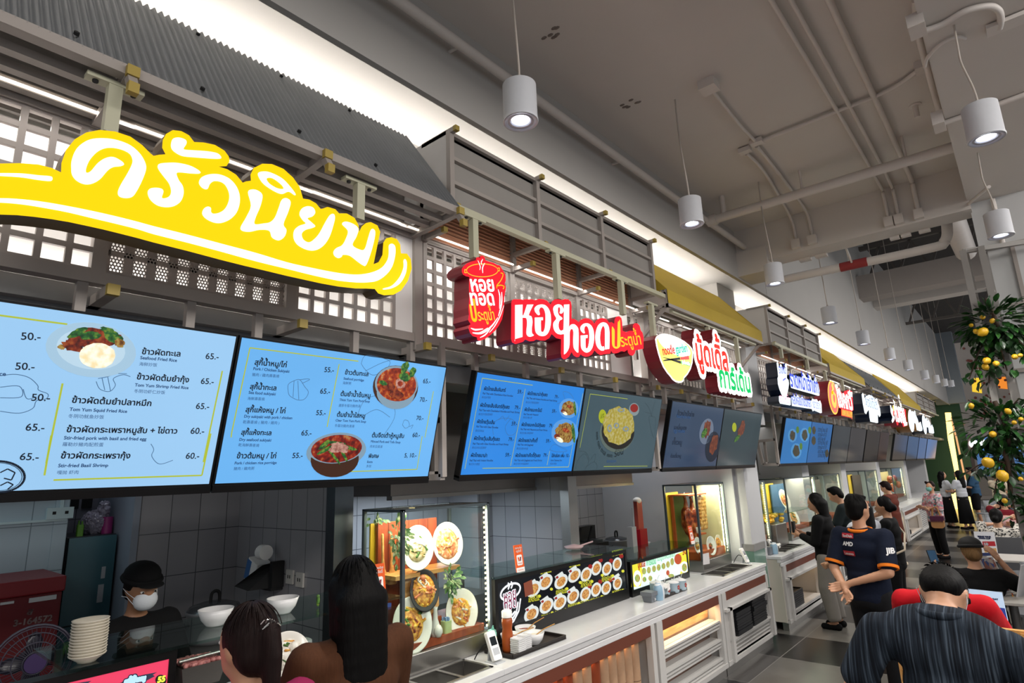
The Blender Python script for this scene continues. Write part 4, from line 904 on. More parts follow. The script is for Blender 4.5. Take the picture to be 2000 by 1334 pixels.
# food pictures shown on the screens
F_GREEN = ramp_mat('pic_greens', ((.35, '#12361a'), (.5, '#2f7a2c'), (.62, '#8fae3a')), 60, em=.55)
F_MEAT = ramp_mat('pic_meat', ((.35, '#3a0f0a'), (.5, '#9a3214'), (.63, '#c9642a')), 50, em=.5)
F_RICE = ramp_mat('pic_rice', ((.35, '#d9c79a'), (.55, '#eef0e6'), (.7, '#ffffff')), 50, em=.7)
F_SOUP = ramp_mat('pic_soup', ((.33, '#5c1408'), (.5, '#b23c10'), (.62, '#e07a28'), (.7, '#e9c08a')), 40, em=.55)
F_REDSOUP = ramp_mat('pic_red_soup', ((.35, '#3d0705'), (.5, '#9a1a0c'), (.6, '#d04418'), (.7, '#e0a060')), 40, em=.5)
F_NOOD = ramp_mat('pic_noodles', ((.35, '#5a3410'), (.5, '#b98a3c'), (.62, '#d9c46a'), (.72, '#6f8f2c')), 60, em=.5)
F_YEL = ramp_mat('pic_omelette', ((.35, '#8f7f2e'), (.5, '#b5b04a'), (.65, '#c9cdb0')), 40, em=.42)
F_PLATE = mat('pic_plate', '#a9cde6', .4, em=.75); F_BOWL = mat('pic_bowl_rim', '#8ba9be', .4, em=.6); F_BROWN = mat('pic_bowl_brown', '#4a2a1c', .4, em=.5); F_DARK = mat('pic_dark', '#22201c', .5, em=.3)
def pxdisc(b, off, sc, c, r, mi, k, rot=0, seg=28, jit=0):
    pts = []
    for j in range(seg):
        a = 2*PI*j/seg; q = 1+jit*(random.random()-.5); x, y = r[0]*q*math.cos(a), r[1]*q*math.sin(a)
        pts.append((c[0]+x*math.cos(rot)-y*math.sin(rot), c[1]+x*math.sin(rot)+y*math.cos(rot)))
    b.poly(SP, [[SP.px(*p) for p in zc(off, sc, pts)]], k, 0, mi)
Z3, Z4, Z5, Z6 = (0, 400), (450, 350), (0, 850), (400, 850); S3, S5 = .3748, .3629
# first screen
t = tv(-.12, 1.113, '#9ccbf3', .82, 'leftmost menu screen with a big plate of rice and stir fry')
menu(t, Z3, S3, [('50.-', 105, 702, 212, 705, 'p'), ('50.-', 75, 858, 180, 860, 'p'), ('50.-', 158, 1020, 260, 1022, 'p'), ('65.-', 128, 1175, 230, 1177, 'p'),
 ('ข้าวผัดทะเล', 735, 777, 940, 790, 't'), ('Seafood Fried Rice', 728, 803, 920, 818, 'e'), ('海鲜炒饭', 722, 836, 817, 842, 'c'), ('65.-', 1067, 802, 1138, 806, 'p'),
 ('ข้าวผัดต้มยำกุ้ง', 708, 908, 983, 925, 't'), ('Tom Yum Shrimp Fried Rice', 700, 945, 980, 960, 'e'), ('冬阴功虾仁炒饭', 695, 977, 858, 985, 'c'), ('65.-', 1042, 932, 1112, 935, 'p'),
 ('ข้าวผัดต้มยำปลาหมึก', 370, 1030, 788, 1048, 't'), ('Tom Yum Squid Fried Rice', 360, 1072, 660, 1083, 'e'), ('冬阴功鱿鱼炒饭', 352, 1108, 540, 1113, 'c'), ('65.-', 1016, 1062, 1088, 1065, 'p'),
 ('ข้าวผัดกระเพราหมูสับ + ไข่ดาว', 342, 1183, 922, 1191, 't'), ('Stir-fried pork with basil and fried egg', 330, 1221, 760, 1227, 'e'), ('羅勒炒豬肉配煎蛋', 322, 1255, 537, 1257, 'c'), ('60.-', 988, 1192, 1062, 1193, 'p'),
 ('65.-', 97, 1328, 200, 1330, 'p'), ('ข้าวผัดกระเพรากุ้ง', 312, 1320, 677, 1320, 't'), ('60.-', 963, 1322, 1036, 1322, 'p'), ('rice', -30, 890, 30, 890, 'e')])
menu(t, Z5, S5, [('Stir-fried Basil Shrimp', 310, 171, 580, 169, 'e'), ('嘎抛 虾肉', 303, 208, 422, 206, 'c')], name='menu_subtext')
rules(t, [(Z3, S3, ((-60, 568), (350, 622))), (Z3, S3, ((325, 930), (240, 1345))), (Z5, S5, ((275, 0), (238, 215))), (Z3, S3, ((1157, 865), (1058, 1340))), (Z5, S5, ((1133, -10), (1085, 215), (287, 240)))])
sketches(t, [((500, 920), (520, 960), (570, 972), (600, 940), (590, 905), (640, 885), (678, 895)), ((510, 905), (560, 895), (600, 880), (660, 880)), ((530, 900), (545, 965)), ((560, 895), (575, 970)), ((0, 890), (80, 883), (150, 900), (195, 940), (200, 965), (248, 985), (240, 1010), (190, 1020), (170, 1060), (100, 1085), (0, 1075)), ((120, 960), (140, 1010), (190, 1000)), ((0, 950), (100, 945), (110, 1000), (0, 1005)), ((785, 1245), (800, 1275), (790, 1310), (830, 1350), (900, 1330))], Z3, S3)
b = MB(); pxdisc(b, Z3, S3, (472, 755), (237, 142), 0, .004, .12); pxdisc(b, Z3, S3, (472, 752), (180, 105), 5, .0045, .12)
for c, r, m_, ro in (((520, 690), (115, 48), 2, .15), ((430, 700), (100, 40), 2, -.2), ((470, 680), (60, 22), 1, 0), ((590, 690), (50, 30), 1, .5), ((400, 665), (55, 18), 1, -.4), ((620, 720), (28, 22), 4, .3), ((320, 740), (22, 14), 4, 0), ((380, 735), (60, 28), 2, .2), ((560, 655), (40, 16), 1, .3)):
    pxdisc(b, Z3, S3, c, r, m_, .006+.0004*len(b.f)/100, ro, 22, .35)
pxdisc(b, Z3, S3, (505, 785), (94, 66), 3, .0085, 0, 28, .05); b.build('food_picture', [F_PLATE, F_GREEN, F_MEAT, F_RICE, F_NOOD, mat('pic_plate_inner', '#bcd9ec', .4, em=.8)], t)
b = MB(); 
for k in range(2): b.stroke(SP, [SP.px(*p) for p in zc(Z5, S5, [(-10+142*math.cos(a)*(1-.1*k), 222+84*math.sin(a)*(1-.1*k)) for a in [PI*(.5+i/12.) for i in range(-12, 13)]])], .007 if k == 0 else .002, .004, seg=0)
for pts in (((0, 200), (40, 180), (80, 200), (60, 240), (20, 230)), ((0, 270), (40, 250), (70, 265), (40, 290))): b.stroke(SP, [SP.px(*p) for p in zc(Z5, S5, pts)], .004, .004, seg=0)
b.build('bowl_sketch', DINK, t)
# second screen
t = tv(1.12, 2.335, '#6ab0ec', .86, 'second menu screen with two bowls of soup and a garlic sketch')
menu(t, Z4, S3, [('สุกี้น้ำหมู/ไก่', 122, 966, 292, 980, 't'), ('Pork / Chicken Sukiyaki', 116, 993, 305, 1008, 'e'), ('豬肉 / 雞肉壽喜燒', 110, 1024, 252, 1033, 'c'), ('55.-', 485, 1004, 537, 1007, 'p'),
 ('สุกี้น้ำทะเล', 98, 1092, 238, 1100, 't'), ('Sea food sukiyaki', 92, 1117, 233, 1126, 'e'), ('海鮮壽喜燒', 86, 1148, 176, 1152, 'c'), ('65.-', 463, 1116, 517, 1119, 'p'),
 ('สุกี้แห้งหมู / ไก่', 75, 1212, 285, 1219, 't'), ('Dry sukiyaki with pork / chicken', 68, 1241, 320, 1250, 'e'), ('乾壽喜燒 ( 豬肉 / 雞肉 )', 62, 1271, 253, 1276, 'c'), ('55.-', 442, 1228, 494, 1230, 'p'),
 ('สุกี้แห้งทะเล', 52, 1330, 212, 1333, 't'), ('65.-', 365, 1334, 420, 1335, 'p'),
 ('ข้าวต้มทะเล', 593, 1016, 717, 1026, 't'), ('Seafood porridge', 587, 1043, 693, 1053, 'e'), ('海鮮粥', 582, 1067, 627, 1070, 'c'), ('65.-', 1000, 1062, 1040, 1064, 'p'),
 ('ต้มยำน้ำข้นหมู', 570, 1128, 728, 1138, 't'), ('Thick Tom Yum Pork Soup', 566, 1154, 724, 1163, 'e'), ('濃厚冬蔭功豬肉湯', 560, 1184, 675, 1188, 'c'), ('70.-', 983, 1158, 1022, 1160, 'p'),
 ('ต้มยำน้ำใสหมู', 551, 1236, 700, 1243, 't'), ('Clear Tom Yum Pork Soup', 545, 1261, 704, 1268, 'e'), ('冬蔭功豬肉清湯', 540, 1289, 643, 1293, 'c'), ('70.-', 965, 1254, 1003, 1255, 'p'), ('60.-', 945, 1343, 985, 1343, 'p')])
menu(t, Z6, S5, [('Dry seafood sukiyaki', 182, 29, 355, 33, 'e'), ('乾海鮮壽喜燒', 177, 58, 290, 61, 'c'), ('ข้าวต้มหมู / ไก่', 167, 123, 382, 123, 't'), ('Pork / chicken rice porridge', 157, 156, 384, 153, 'e'), ('豬肉 / 雞肉粥', 152, 186, 264, 184, 'c'), ('55.-', 466, 122, 524, 121, 'p'),
 ('ต้มจืดเต้าหู้หมูสับ', 895, 10, 1070, 14, 't'), ('Minced Pork and Tofu Soup', 890, 38, 1050, 43, 'e'), ('肉末豆腐湯', 885, 65, 953, 67, 'c'), ('พิเศษ', 877, 121, 933, 121, 't'), ('Extra', 870, 148, 900, 148, 'e'), ('多加', 865, 172, 893, 171, 'c'), ('5, 10.-', 1070, 119, 1136, 118, 'p')], name='menu_subtext')
rules(t, [(Z4, S3, ((665, 948), (100, 878), (5, 1320), (2, 1345))), (Z4, S3, ((565, 963), (502, 1290))), (Z4, S3, ((1056, 1105), (1012, 1345))), (Z6, S5, ((1168, 5), (1140, 183), (780, 195)))], .005)
sketches(t, [((300, 1110), (300, 1070), (330, 1050), (360, 1045), (385, 1080), (405, 1110), (385, 1145), (350, 1150), (310, 1130), (300, 1110)), ((360, 1045), (400, 1040), (410, 1045), (375, 1062)), ((330, 1050), (325, 1135)), ((350, 1050), (355, 1148)), ((680, 960), (700, 920), (760, 925), (830, 950), (800, 1000), (740, 1020), (700, 990), (680, 960)), ((700, 1000), (780, 960), (840, 940)), ((660, 1230), (700, 1150), (780, 1130), (850, 1190), (850, 1250), (800, 1330)), ((680, 1240), (760, 1200), (830, 1240)), ((895, 1280), (905, 1255), (925, 1260), (930, 1285), (910, 1297), (895, 1280)), ((930, 1290), (950, 1280), (940, 1300))], Z4, S3)
b = MB(); pxdisc(b, Z4, S3, (858, 1082), (118, 112), 3, .004); pxdisc(b, Z4, S3, (860, 1110), (100, 88), 2, .0042); pxdisc(b, Z4, S3, (862, 1068), (112, 96), 2, .0045, .1); pxdisc(b, Z4, S3, (863, 1070), (103, 87), 0, .005, .1)
for c, r, m_ in (((820, 1075), (36, 24), 4), ((880, 1065), (26, 26), 5), ((880, 1065), (14, 14), 0), ((905, 980), (18, 34), 1), ((945, 1005), (15, 28), 1), ((905, 1030), (30, 22), 1), ((860, 1120), (40, 24), 4), ((790, 1060), (22, 12), 1)): pxdisc(b, Z4, S3, c, r, m_, .006+len(b.f)*1e-5, .4, 18, .25)
pxdisc(b, Z6, S5, (705, 85), (162, 92), 2, .004, -.12); pxdisc(b, Z6, S5, (697, 130), (130, 95), 3, .0042, -.1); pxdisc(b, Z6, S5, (705, 68), (152, 82), 2, .0045, -.12); pxdisc(b, Z6, S5, (706, 72), (138, 74), 6, .005, -.12)
for c, r, ro in (((650, 75), (60, 10), -.5), ((690, 110), (60, 8), .9), ((740, 95), (55, 9), 1.1), ((770, 65), (45, 10), .3), ((700, 40), (60, 9), .1), ((640, 50), (40, 12), -.7)): pxdisc(b, Z6, S5, c, r, 1, .006, ro, 14, .2)
for c, r in (((720, 62), (45, 26)), ((690, 80), (28, 14)), ((745, 82), (22, 12))): pxdisc(b, Z6, S5, c, r, 5, .007, .2, 20, .4)
b.build('food_picture', [F_SOUP, F_GREEN, F_BOWL, F_BROWN, F_MEAT, ramp_mat('pic_pork', ((.4, '#8a5a50'), (.6, '#d9b0a0')), 60, em=.5), F_REDSOUP], t)
for y, lb in ((2.40, 'taupe bracket frame right of the second menu screen'), (5.07, 'taupe bracket frame between the grey noodle screen and the next pair'), (8.5, 'taupe bracket frame left of the blue far screens')): trap(y, lb)
# third and fourth screens
Z7, S7 = (850, 650), .2623
t = tv(2.58, 3.765, '#2a86e2', .8, 'bright blue menu screen of the second stall with two noodle plates')
menu(t, Z7, S7, [('ผัดไทยเส้นจันทร์', 358, 426, 520, 439, 't'), ('59.-', 608, 451, 650, 454, 'p'), ('Pad Thai with Chanthaburi Rice Noodles', 350, 456, 575, 476, 'e'), ('泰式炒河粉', 343, 486, 410, 489, 'c'),
 ('ผัดไทยเส้นจันทร์กุ้งสด', 330, 549, 550, 565, 't'), ('79.-', 587, 568, 627, 570, 'p'), ('Pad Thai with Chanthaburi Noodles and Fresh Shrimp', 323, 581, 625, 599, 'e'), ('泰式炒河粉配鲜虾', 318, 612, 425, 615, 'c'),
 ('ผัดไทยวุ้นเส้น', 307, 671, 440, 679, 't'), ('59.-', 563, 689, 605, 691, 'p'), ('Pad Thai with Glass Noodles', 302, 703, 465, 711, 'e'), ('泰式炒粉丝', 295, 734, 360, 737, 'c'),
 ('ผัดไทยวุ้นเส้นกุ้งสด', 283, 796, 477, 804, 't'), ('79.-', 540, 805, 580, 806, 'p'), ('Pad Thai with Glass Noodles and Fresh Shrimp', 276, 831, 542, 837, 'e'), ('泰式炒粉丝配鲜虾', 270, 861, 377, 862, 'c'),
 ('ผัดไทยมาม่า', 260, 922, 383, 925, 't'), ('59.-', 517, 921, 558, 921, 'p'), ('Pad Thai with Instant Noodles', 252, 956, 427, 956, 'e'), ('泰式炒方便面', 246, 984, 327, 984, 'c'),
 ('ผัดไทยมาม่ากุ้งสด', 683, 461, 833, 473, 't'), ('79.-', 885, 486, 917, 488, 'p'), ('Pad Thai with Instant Noodles and Fresh Shrimp', 677, 491, 905, 513, 'e'), ('泰式炒方便面配鲜虾', 670, 523, 770, 528, 'c'),
 ('ผัดไทยมะกะโรนี', 660, 581, 790, 589, 't'), ('59.-', 865, 594, 900, 596, 'p'), ('Pad Thai with Macaroni', 655, 611, 765, 616, 'e'), ('泰式炒通心粉', 650, 636, 718, 638, 'c'),
 ('ผัดไทยมะกะโรนีกุ้งสด', 638, 693, 815, 701, 't'), ('79.-', 843, 703, 878, 704, 'p'), ('Pad Thai with Macaroni and Fresh Shrimp', 632, 723, 832, 731, 'e'), ('泰式炒通心粉配鲜虾', 627, 751, 727, 753, 'c'),
 ('ผัดไทยสปาเก็ตตี้', 615, 811, 757, 814, 't'), ('59.-', 820, 816, 855, 817, 'p'), ('Pad Thai with Spaghetti', 610, 838, 727, 841, 'e'), ('泰式炒意大利面', 602, 868, 687, 869, 'c'),
 ('ผัดไทยสปาเก็ตตี้กุ้งสด', 592, 923, 780, 924, 't'), ('79.-', 800, 922, 835, 922, 'p'), ('Pad Thai with Spaghetti and Fresh Shrimp', 586, 955, 792, 955, 'e'), ('泰式炒意大利面配鲜虾', 580, 981, 693, 981, 'c'),
 ('ใส่กล่อง เพิ่ม', 862, 925, 960, 925, 't'), ('10.-', 966, 925, 998, 925, 'p'), ('Extra Takeaway Box', 856, 954, 940, 954, 'e'), ('多加外带盒', 850, 980, 900, 980, 'c')])
rules(t, [(Z7, S7, ((723, 390), (348, 337), (218, 1012))), (Z7, S7, ((668, 417), (558, 990))), (Z7, S7, ((850, 880), (830, 985))), (Z7, S7, ((350, 1008), (990, 998), (1055, 660), (1098, 450)))], .004)
sketches(t, [((430, 760), (430, 680), (480, 640), (560, 640), (610, 690), (590, 750), (540, 760), (520, 700), (560, 640)), ((470, 650), (500, 620), (520, 650), (550, 615)), ((905, 530), (960, 500), (950, 440), (1000, 450), (1030, 490)), ((850, 870), (880, 830), (930, 850), (980, 880), (900, 885), (850, 870))], Z7, S7)
b = MB()
for c, r in (((990, 562), 72), ((962, 745), 100)):
    pxdisc(b, Z7, S7, c, (r, r*1.03), 0, .004); pxdisc(b, Z7, S7, c, (r*.72, r*.75), 1, .005, 0, 26, .15); pxdisc(b, Z7, S7, (c[0]-r*.6, c[1]+r*.25), (r*.22, r*.2), 3, .006); pxdisc(b, Z7, S7, (c[0]-r*.4, c[1]+r*.5), (r*.3, r*.16), 4, .006, .6)
    pxdisc(b, Z7, S7, (c[0]+r*.62, c[1]), (r*.12, r*.75), 2, .007, -.1); pxdisc(b, Z7, S7, (c[0]+r*.05, c[1]-r*.2), (r*.25, r*.16), 5, .007, .4)
b.build('food_picture', [mat('pic_plate_blue', '#5aa0e8', .4, em=.75), F_NOOD, F_GREEN, F_MEAT, F_RICE, F_SOUP], t)
t = tv(3.77, 5.03, '#506a76', .42, 'dim grey green screen of the second stall with one pan of omelette')
b = MB(); pxdisc(b, Z7, S7, (1350, 742), (128, 148), 2, .004, .1); pxdisc(b, Z7, S7, (1358, 735), (122, 132), 4, .0045); pxdisc(b, Z7, S7, (1362, 690), (116, 140), 0, .005, .1, 30, .12)
for c, r in (((1293, 710), (17, 30)), ((1415, 715), (24, 20)), ((1380, 575), (26, 16)), ((1345, 690), (20, 22))): pxdisc(b, Z7, S7, c, r, 3, .006); pxdisc(b, Z7, S7, c, (r[0]*.5, r[1]*.5), 0, .007)
pxdisc(b, Z7, S7, (1243, 622), (29, 52), 1, .004); pxdisc(b, Z7, S7, (1478, 570), (38, 48), 3, .004); pxdisc(b, Z7, S7, (1478, 560), (29, 31), 5, .005)
b.build('food_picture', [F_YEL, mat('pic_price_dot', '#b7c21c', .5, em=.6), mat('pic_grey', '#6b7d76', .5, em=.4), mat('pic_pale', '#9fb0b4', .5, em=.4), F_DARK, mat('pic_red', '#a01c14', .5, em=.5)], t)
rows = [('89.-', 1224, 637, 1268, 637, 'p'), ('泰式海鲜烤饼', 1272, 965, 1345, 965, 'c')]
cs = 'หอยทอดทะเลกระทะร้อน'; 
b2 = [(1195, 740), (1200, 800), (1215, 855), (1240, 900), (1285, 925), (1330, 925), (1400, 900), (1450, 850), (1475, 800)]
arc = catmull([V(p) for p in b2], 8); step = len(arc)//len('หอย ทอด ทะ เล กระ ทะ ร้อน'.split())
for k, wd in enumerate(('หอย', 'ทอด', 'ทะเล', 'กระทะ', 'ร้อน')): a, c = arc[k*10], arc[min(k*10+8, len(arc)-1)]; rows.append((wd, a.x, a.y, c.x, c.y, 't'))
menu(t, Z7, S7, rows, ink=mat('menu_ink_grey', '#1c2a30', .5)); rules(t, [(Z7, S7, ((1430, 492), (1152, 455), (1075, 855))), (Z7, S7, ((1252, 995), (1578, 992)))], .004)
sketches(t, [((1040, 1020), (1060, 950), (1110, 900), (1140, 960), (1110, 1020)), ((1070, 880), (1120, 890), (1150, 950)), ((1120, 1000), (1180, 960), (1205, 1000), (1170, 1040)), ((1150, 950), (1190, 900), (1185, 960)), ((1560, 520), (1590, 560), (1610, 620)), ((1640, 500), (1620, 560), (1610, 620), (1640, 640), (1625, 780), (1590, 640), (1610, 620)), ((1560, 590), (1600, 600))], Z7, S7, mat('menu_sketch_dark', '#2c3f48', .5))
# third stall
Z8, S8 = (1250, 550), .3
t = tv(5.235, 6.5, '#3f5675', .42, 'dull blue menu screen of the third stall, left of its pair', gloss=.12)
menu(t, Z8, S8, [('ข้าวหน้าเป็ดย่าง', 240, 868, 350, 880, 't'), ('Roast duck rice', 235, 885, 325, 893, 'e'), ('บะหมี่หมูแดง', 218, 960, 300, 965, 't'), ('Egg noodles', 215, 980, 290, 984, 'e'), ('เกี๊ยวหมู', 205, 1060, 270, 1063, 't'), ('ก๋วยเตี๋ยวหมู', 195, 1146, 265, 1146, 't')], ink=mat('menu_ink_dim', '#1a2b44', .5))
b = MB(); pxdisc(b, Z8, S8, (430, 975), (44, 85), 0, .004, .2); pxdisc(b, Z8, S8, (432, 960), (22, 60), 1, .005, .2, 20, .4); pxdisc(b, Z8, S8, (415, 985), (15, 35), 3, .006, .4); pxdisc(b, Z8, S8, (470, 1075), (46, 100), 2, .004, .15); pxdisc(b, Z8, S8, (478, 1060), (24, 70), 1, .005, .25, 20, .3)
b.build('food_picture', [mat('pic_plate_dim', '#8393ad', .4, em=.4), ramp_mat('pic_duck', ((.4, '#5c2a1c'), (.6, '#a85a34')), 30, em=.35), mat('pic_blue_bowl', '#1c2c44', .4, em=.3), F_GREEN], t)
t = tv(6.51, 7.74, '#41565e', .36, 'dull green grey menu screen of the third stall, right of its pair', gloss=.12)
b = MB(); pxdisc(b, Z8, S8, (612, 948), (14, 30), 0, .004); pxdisc(b, Z8, S8, (655, 965), (18, 55), 1, .004, .3, 18, .5); pxdisc(b, Z8, S8, (630, 1020), (10, 30), 2, .005, .6, 14, .3); b.build('food_picture', [mat('pic_price_dot', '#b7c21c'), ramp_mat('pic_duck', ((.4, '#5c2a1c'), (.6, '#a85a34'))), F_GREEN], t)
# farther stalls
Z9, S9 = (1500, 650), .2623
t = tv(8.70, 9.99, '#2f7fc6', .62, 'blue picture menu screen of the fourth stall with three plates')
b = MB()
for c, r in (((180, 765), (34, 50)), ((270, 760), (34, 52)), ((208, 880), (40, 58))): pxdisc(b, Z9, S9, c, r, 0, .004); pxdisc(b, Z9, S9, c, (r[0]*.6, r[1]*.75), 1, .006, 0, 20, .3)
for c in ((218, 722), (308, 725), (243, 845)): pxdisc(b, Z9, S9, c, (11, 26), 2, .005)
b.build('food_picture', [mat('pic_plate_cyan', '#4f9ad6', .4, em=.6), ramp_mat('pic_dish', ((.35, '#1d241c'), (.5, '#5c5a3a'), (.65, '#8a5a3a')), 25, em=.3), mat('pic_green_dot', '#5d8f2a', .4, em=.45)], t)
t = tv(10.0, 11.27, '#2a6fb4', .55, 'blue text menu screen of the fourth stall')
b = MB()
for c, r in (((340, 725), (14, 30)), ((338, 803), (16, 34)), ((437, 897), (14, 28))): pxdisc(b, Z9, S9, c, r, 0, .004, 0, 18, .2)
for k in range(7):
    a, c = SP.px(*zc(Z9, S9, [(368, 735+k*32)])[0]), SP.px(*zc(Z9, S9, [(440-8*(k % 3), 742+k*31)])[0]); text(b, SP, ('ราดหน้าหมู 60', 'ราดหน้าทะเล 70', 'ผัดซีอิ๊วหมู 60')[k % 3], a, c, k=.004, mi=1)
b.build('menu_text', [ramp_mat('pic_dish', ((.4, '#1d241c'), (.6, '#8a5a3a'))), mat('menu_ink_dim', '#1a2b44')], t)
far = [(11.33, 12.62, '#57626c', .2), (12.64, 14.0, '#5c5f66', .2), (14.08, 15.5, '#4b4a4c', .16), (15.52, 16.6, '#5b4a48', .16), (17.4, 19.4, '#6b6460', .2), (19.5, 21.5, '#6a6f7c', .22), (21.6, 23.3, '#7480a0', .3), (23.45, 26.0, '#7b92c0', .34)]
for k, (a, c, col, e) in enumerate(far):
    tv(a, c, col, e, 'switched off looking grey menu screen, %s beyond the blue pair' % ords[k].replace('nearest', 'first'), gloss=.1, hang=True)
# ------------------------------------------------------------------ counters
LAM = mat('white_laminate', '#c4c2bf', .4, noise=.03); BAND = mat('redbrown_band', '#6a3626', .5, noise=.15, nscale=15, stretch=(1, .1, 1))
WOODP = ramp_mat('wood_panel', ((.35, '#b98a5c'), (.5, '#c99c6c'), (.65, '#a87a50')), 3, .45, stretch=(6, .8, 6))
DWOOD = ramp_mat('brown_panel', ((.35, '#6b5244'), (.6, '#83675a')), 3, .5, stretch=(6, .8, 6))
TILEC = [mat('tan_tube_tile', '#b18e70', .42, noise=.1, nscale=40), mat('terracotta_tube_tile', '#8c3f20', .35, noise=.12, nscale=20), mat('maroon_tube_tile', '#4b1a12', .35, noise=.12)]
def worktop(y0, y1, label, cut=()):
    b = MB(); xs = -3.4
    edges = [y0]+[v for c in cut for v in c]+[y1]
    for i in range(0, len(edges), 2): b.box((xs, edges[i], .835), (-2.6, edges[i+1], .87))
    for c in cut: b.box((xs, c[0], .835), (-2.93, c[1], .87)); b.box((-2.69, c[0], .835), (-2.6, c[1], .87))
    b.box((-2.66, y0+.005, .795), (-2.615, y1-.005, .833)); b.box((-2.64, y0+.01, .75), (-2.61, y1-.01, .79))
    return tag(b.build('worktop', STONE, bevel=.004), label, 'worktop')
worktop(-1.5, 7.5, 'long white stone worktop along the first three stalls', ((2.36, 2.86), (6.42, 7.27)))
def unit(y0, y1, label, name='counter_unit', cat='counter'):
    t = thing(name, label, cat, (-2.65, y0, 0)); b = MB()
    b.box((-2.66, y0, .12), (-2.605, y0+.1, .75)); b.box((-2.66, y1-.06, .12), (-2.605, y1, .75)); b.box((-3.35, y0, 0), (-3.3, y1, .83)); b.box((-2.66, y0, .085), (-2.6, y1, .125)); b.box((-3.3, y1-.02, 0), (-2.67, y1, .833))
    b.build('frame', LAM, t)
    b = MB(); b.box((-2.655, y0+.1, .67), (-2.61, y1-.06, .75)); b.build('band', BAND, t)
    b = MB(); b.box((-2.7, y0, 0), (-2.63, y1, .085)); b.build('kick_plate', STEEL, t); return t
t = unit(-1.4, 4.72, 'counter front clad with upright tan and terracotta tube tiles')
b = MB(); b.box((-2.8, -1.3, .1), (-2.78, 4.62, .72)); b.build('back_panel', WOODP, t)
n = 48; ys = 4.62-.115*n
for i in range(n):
    y = 4.6-.115*(i+.5); zj = (.36, .22, .46, .3, .4, .18)[(i*5+i//4) % 6]
    for z0, z1 in ((.1, zj-.003), (zj+.003, .665)):
        b = MB(); b.cyl((-2.725, y, z0), (-2.725, y, z1), .054, seg=14)
        b.build('tube_tile', TILEC[(0, 0, 1, 0, 0, 0, 1, 0, 2, 0, 0, 1)[(i*7+(3 if z0 > .15 else 0)) % 12]], t)
b = MB(); b.box((-2.69, -1.3, .66), (-2.675, 4.6, .668)); b.build('led_tube', LEDO, t)
area('counter_led', (-2.7, 2.2, .655), (.03, 4.7), 14, (1, .62, .3), (0, 0, 0))
t = unit(4.76, 6.12, 'counter front with three groups of pale slats over wood panels')
b = MB(); b.box((-2.76, 4.86, .1), (-2.74, 6.06, .72)); b.build('back_panel', DWOOD, t)
b = MB(); b.box((-2.739, 4.86, .54), (-2.735, 6.06, .72)); b.build('upper_panel', WOODP, t)
for g, z in enumerate((.44, .27, .105)):
    b = MB()
    for k in range(3): b.box((-2.74, 4.86, z+k*.03), (-2.63+.004*k, 6.06, z+k*.03+.016))
    b.box((-2.735, 4.86, z-.004), (-2.665, 6.06, z+.08)); b.build('slat_group', LAM, t)
b = MB(); b.box((-2.73, 4.9, .66), (-2.71, 6.04, .668)); b.build('led_tube', LEDO, t)
area('counter_led', (-2.7, 5.5, .655), (.03, 1.1), 3.5, (1, .66, .34), (0, 0, 0))
def rack(y0, y1, label, low=.3):
    t = unit(y0, y1, label)
    b = MB(); b.box((-2.64, y0+.1, .6), (-2.61, y1-.06, .67)); b.box((-2.62, y0+.02, .575), (-2.575, y1, .6)); b.box((-2.62, y0+.1, .1), (-2.575, y0+.16, .6)); b.box((-2.62, y1-.05, .1), (-2.575, y1, .6)); b.box((-3.2, y0+.1, low-.02), (-2.6, y1-.06, low)); b.box((-3.2, y0+.1, .1), (-3.18, y1-.06, .67)); b.build('shelf', LAM, t)
    b = MB()
    for k in range(5): b.box((-2.7, y0+.16, .11+k*.035), (-2.62, y1-.06, .125+k*.035)) if .125+k*.035 < low-.03 else None
    b.build('slat_group', LAM, t); b = MB(); b.box((-2.75, y0+.1, .1), (-2.74, y1-.06, low-.02)); b.build('lower_panel', DWOOD, t)
    return t
rack(6.14, 7.5, 'counter base with an open shelf holding stacked black trays')
TRAY = mat('black_tray', '#15161a', .45, noise=.1)
def tray_mesh(w, l, h=.02, m=TRAY):
    b = MB(); b.rbox((-w/2, -l/2, 0), (w/2, l/2, .004), .03)
    for s in (0,):
        for (x0, y0, x1, y1) in ((-w/2, -l/2, w/2, -l/2+.012), (-w/2, l/2-.012, w/2, l/2), (-w/2, -l/2, -w/2+.012, l/2), (w/2-.012, -l/2, w/2, l/2)): b.box((x0+.01*(y1-y0 > .1)*0, y0, .004), (x1, y1, h))
    return b.build('serving_tray', m)
tr = tray_mesh(.32, .42, .022); k = 0
for sy in (6.62, 7.1):
    for j in range(9 if sy < 7 else 11):
        o = tr if k == 0 else tr.copy()
        if k: COL.objects.link(o)
        o.location = (-2.76+.02*random.random(), sy+.02*random.random(), .301+j*.0245); k += 1
        tag(o, 'black tray in the stack on the open shelf of the counter', 'tray', 'black trays stacked on the counter shelf')
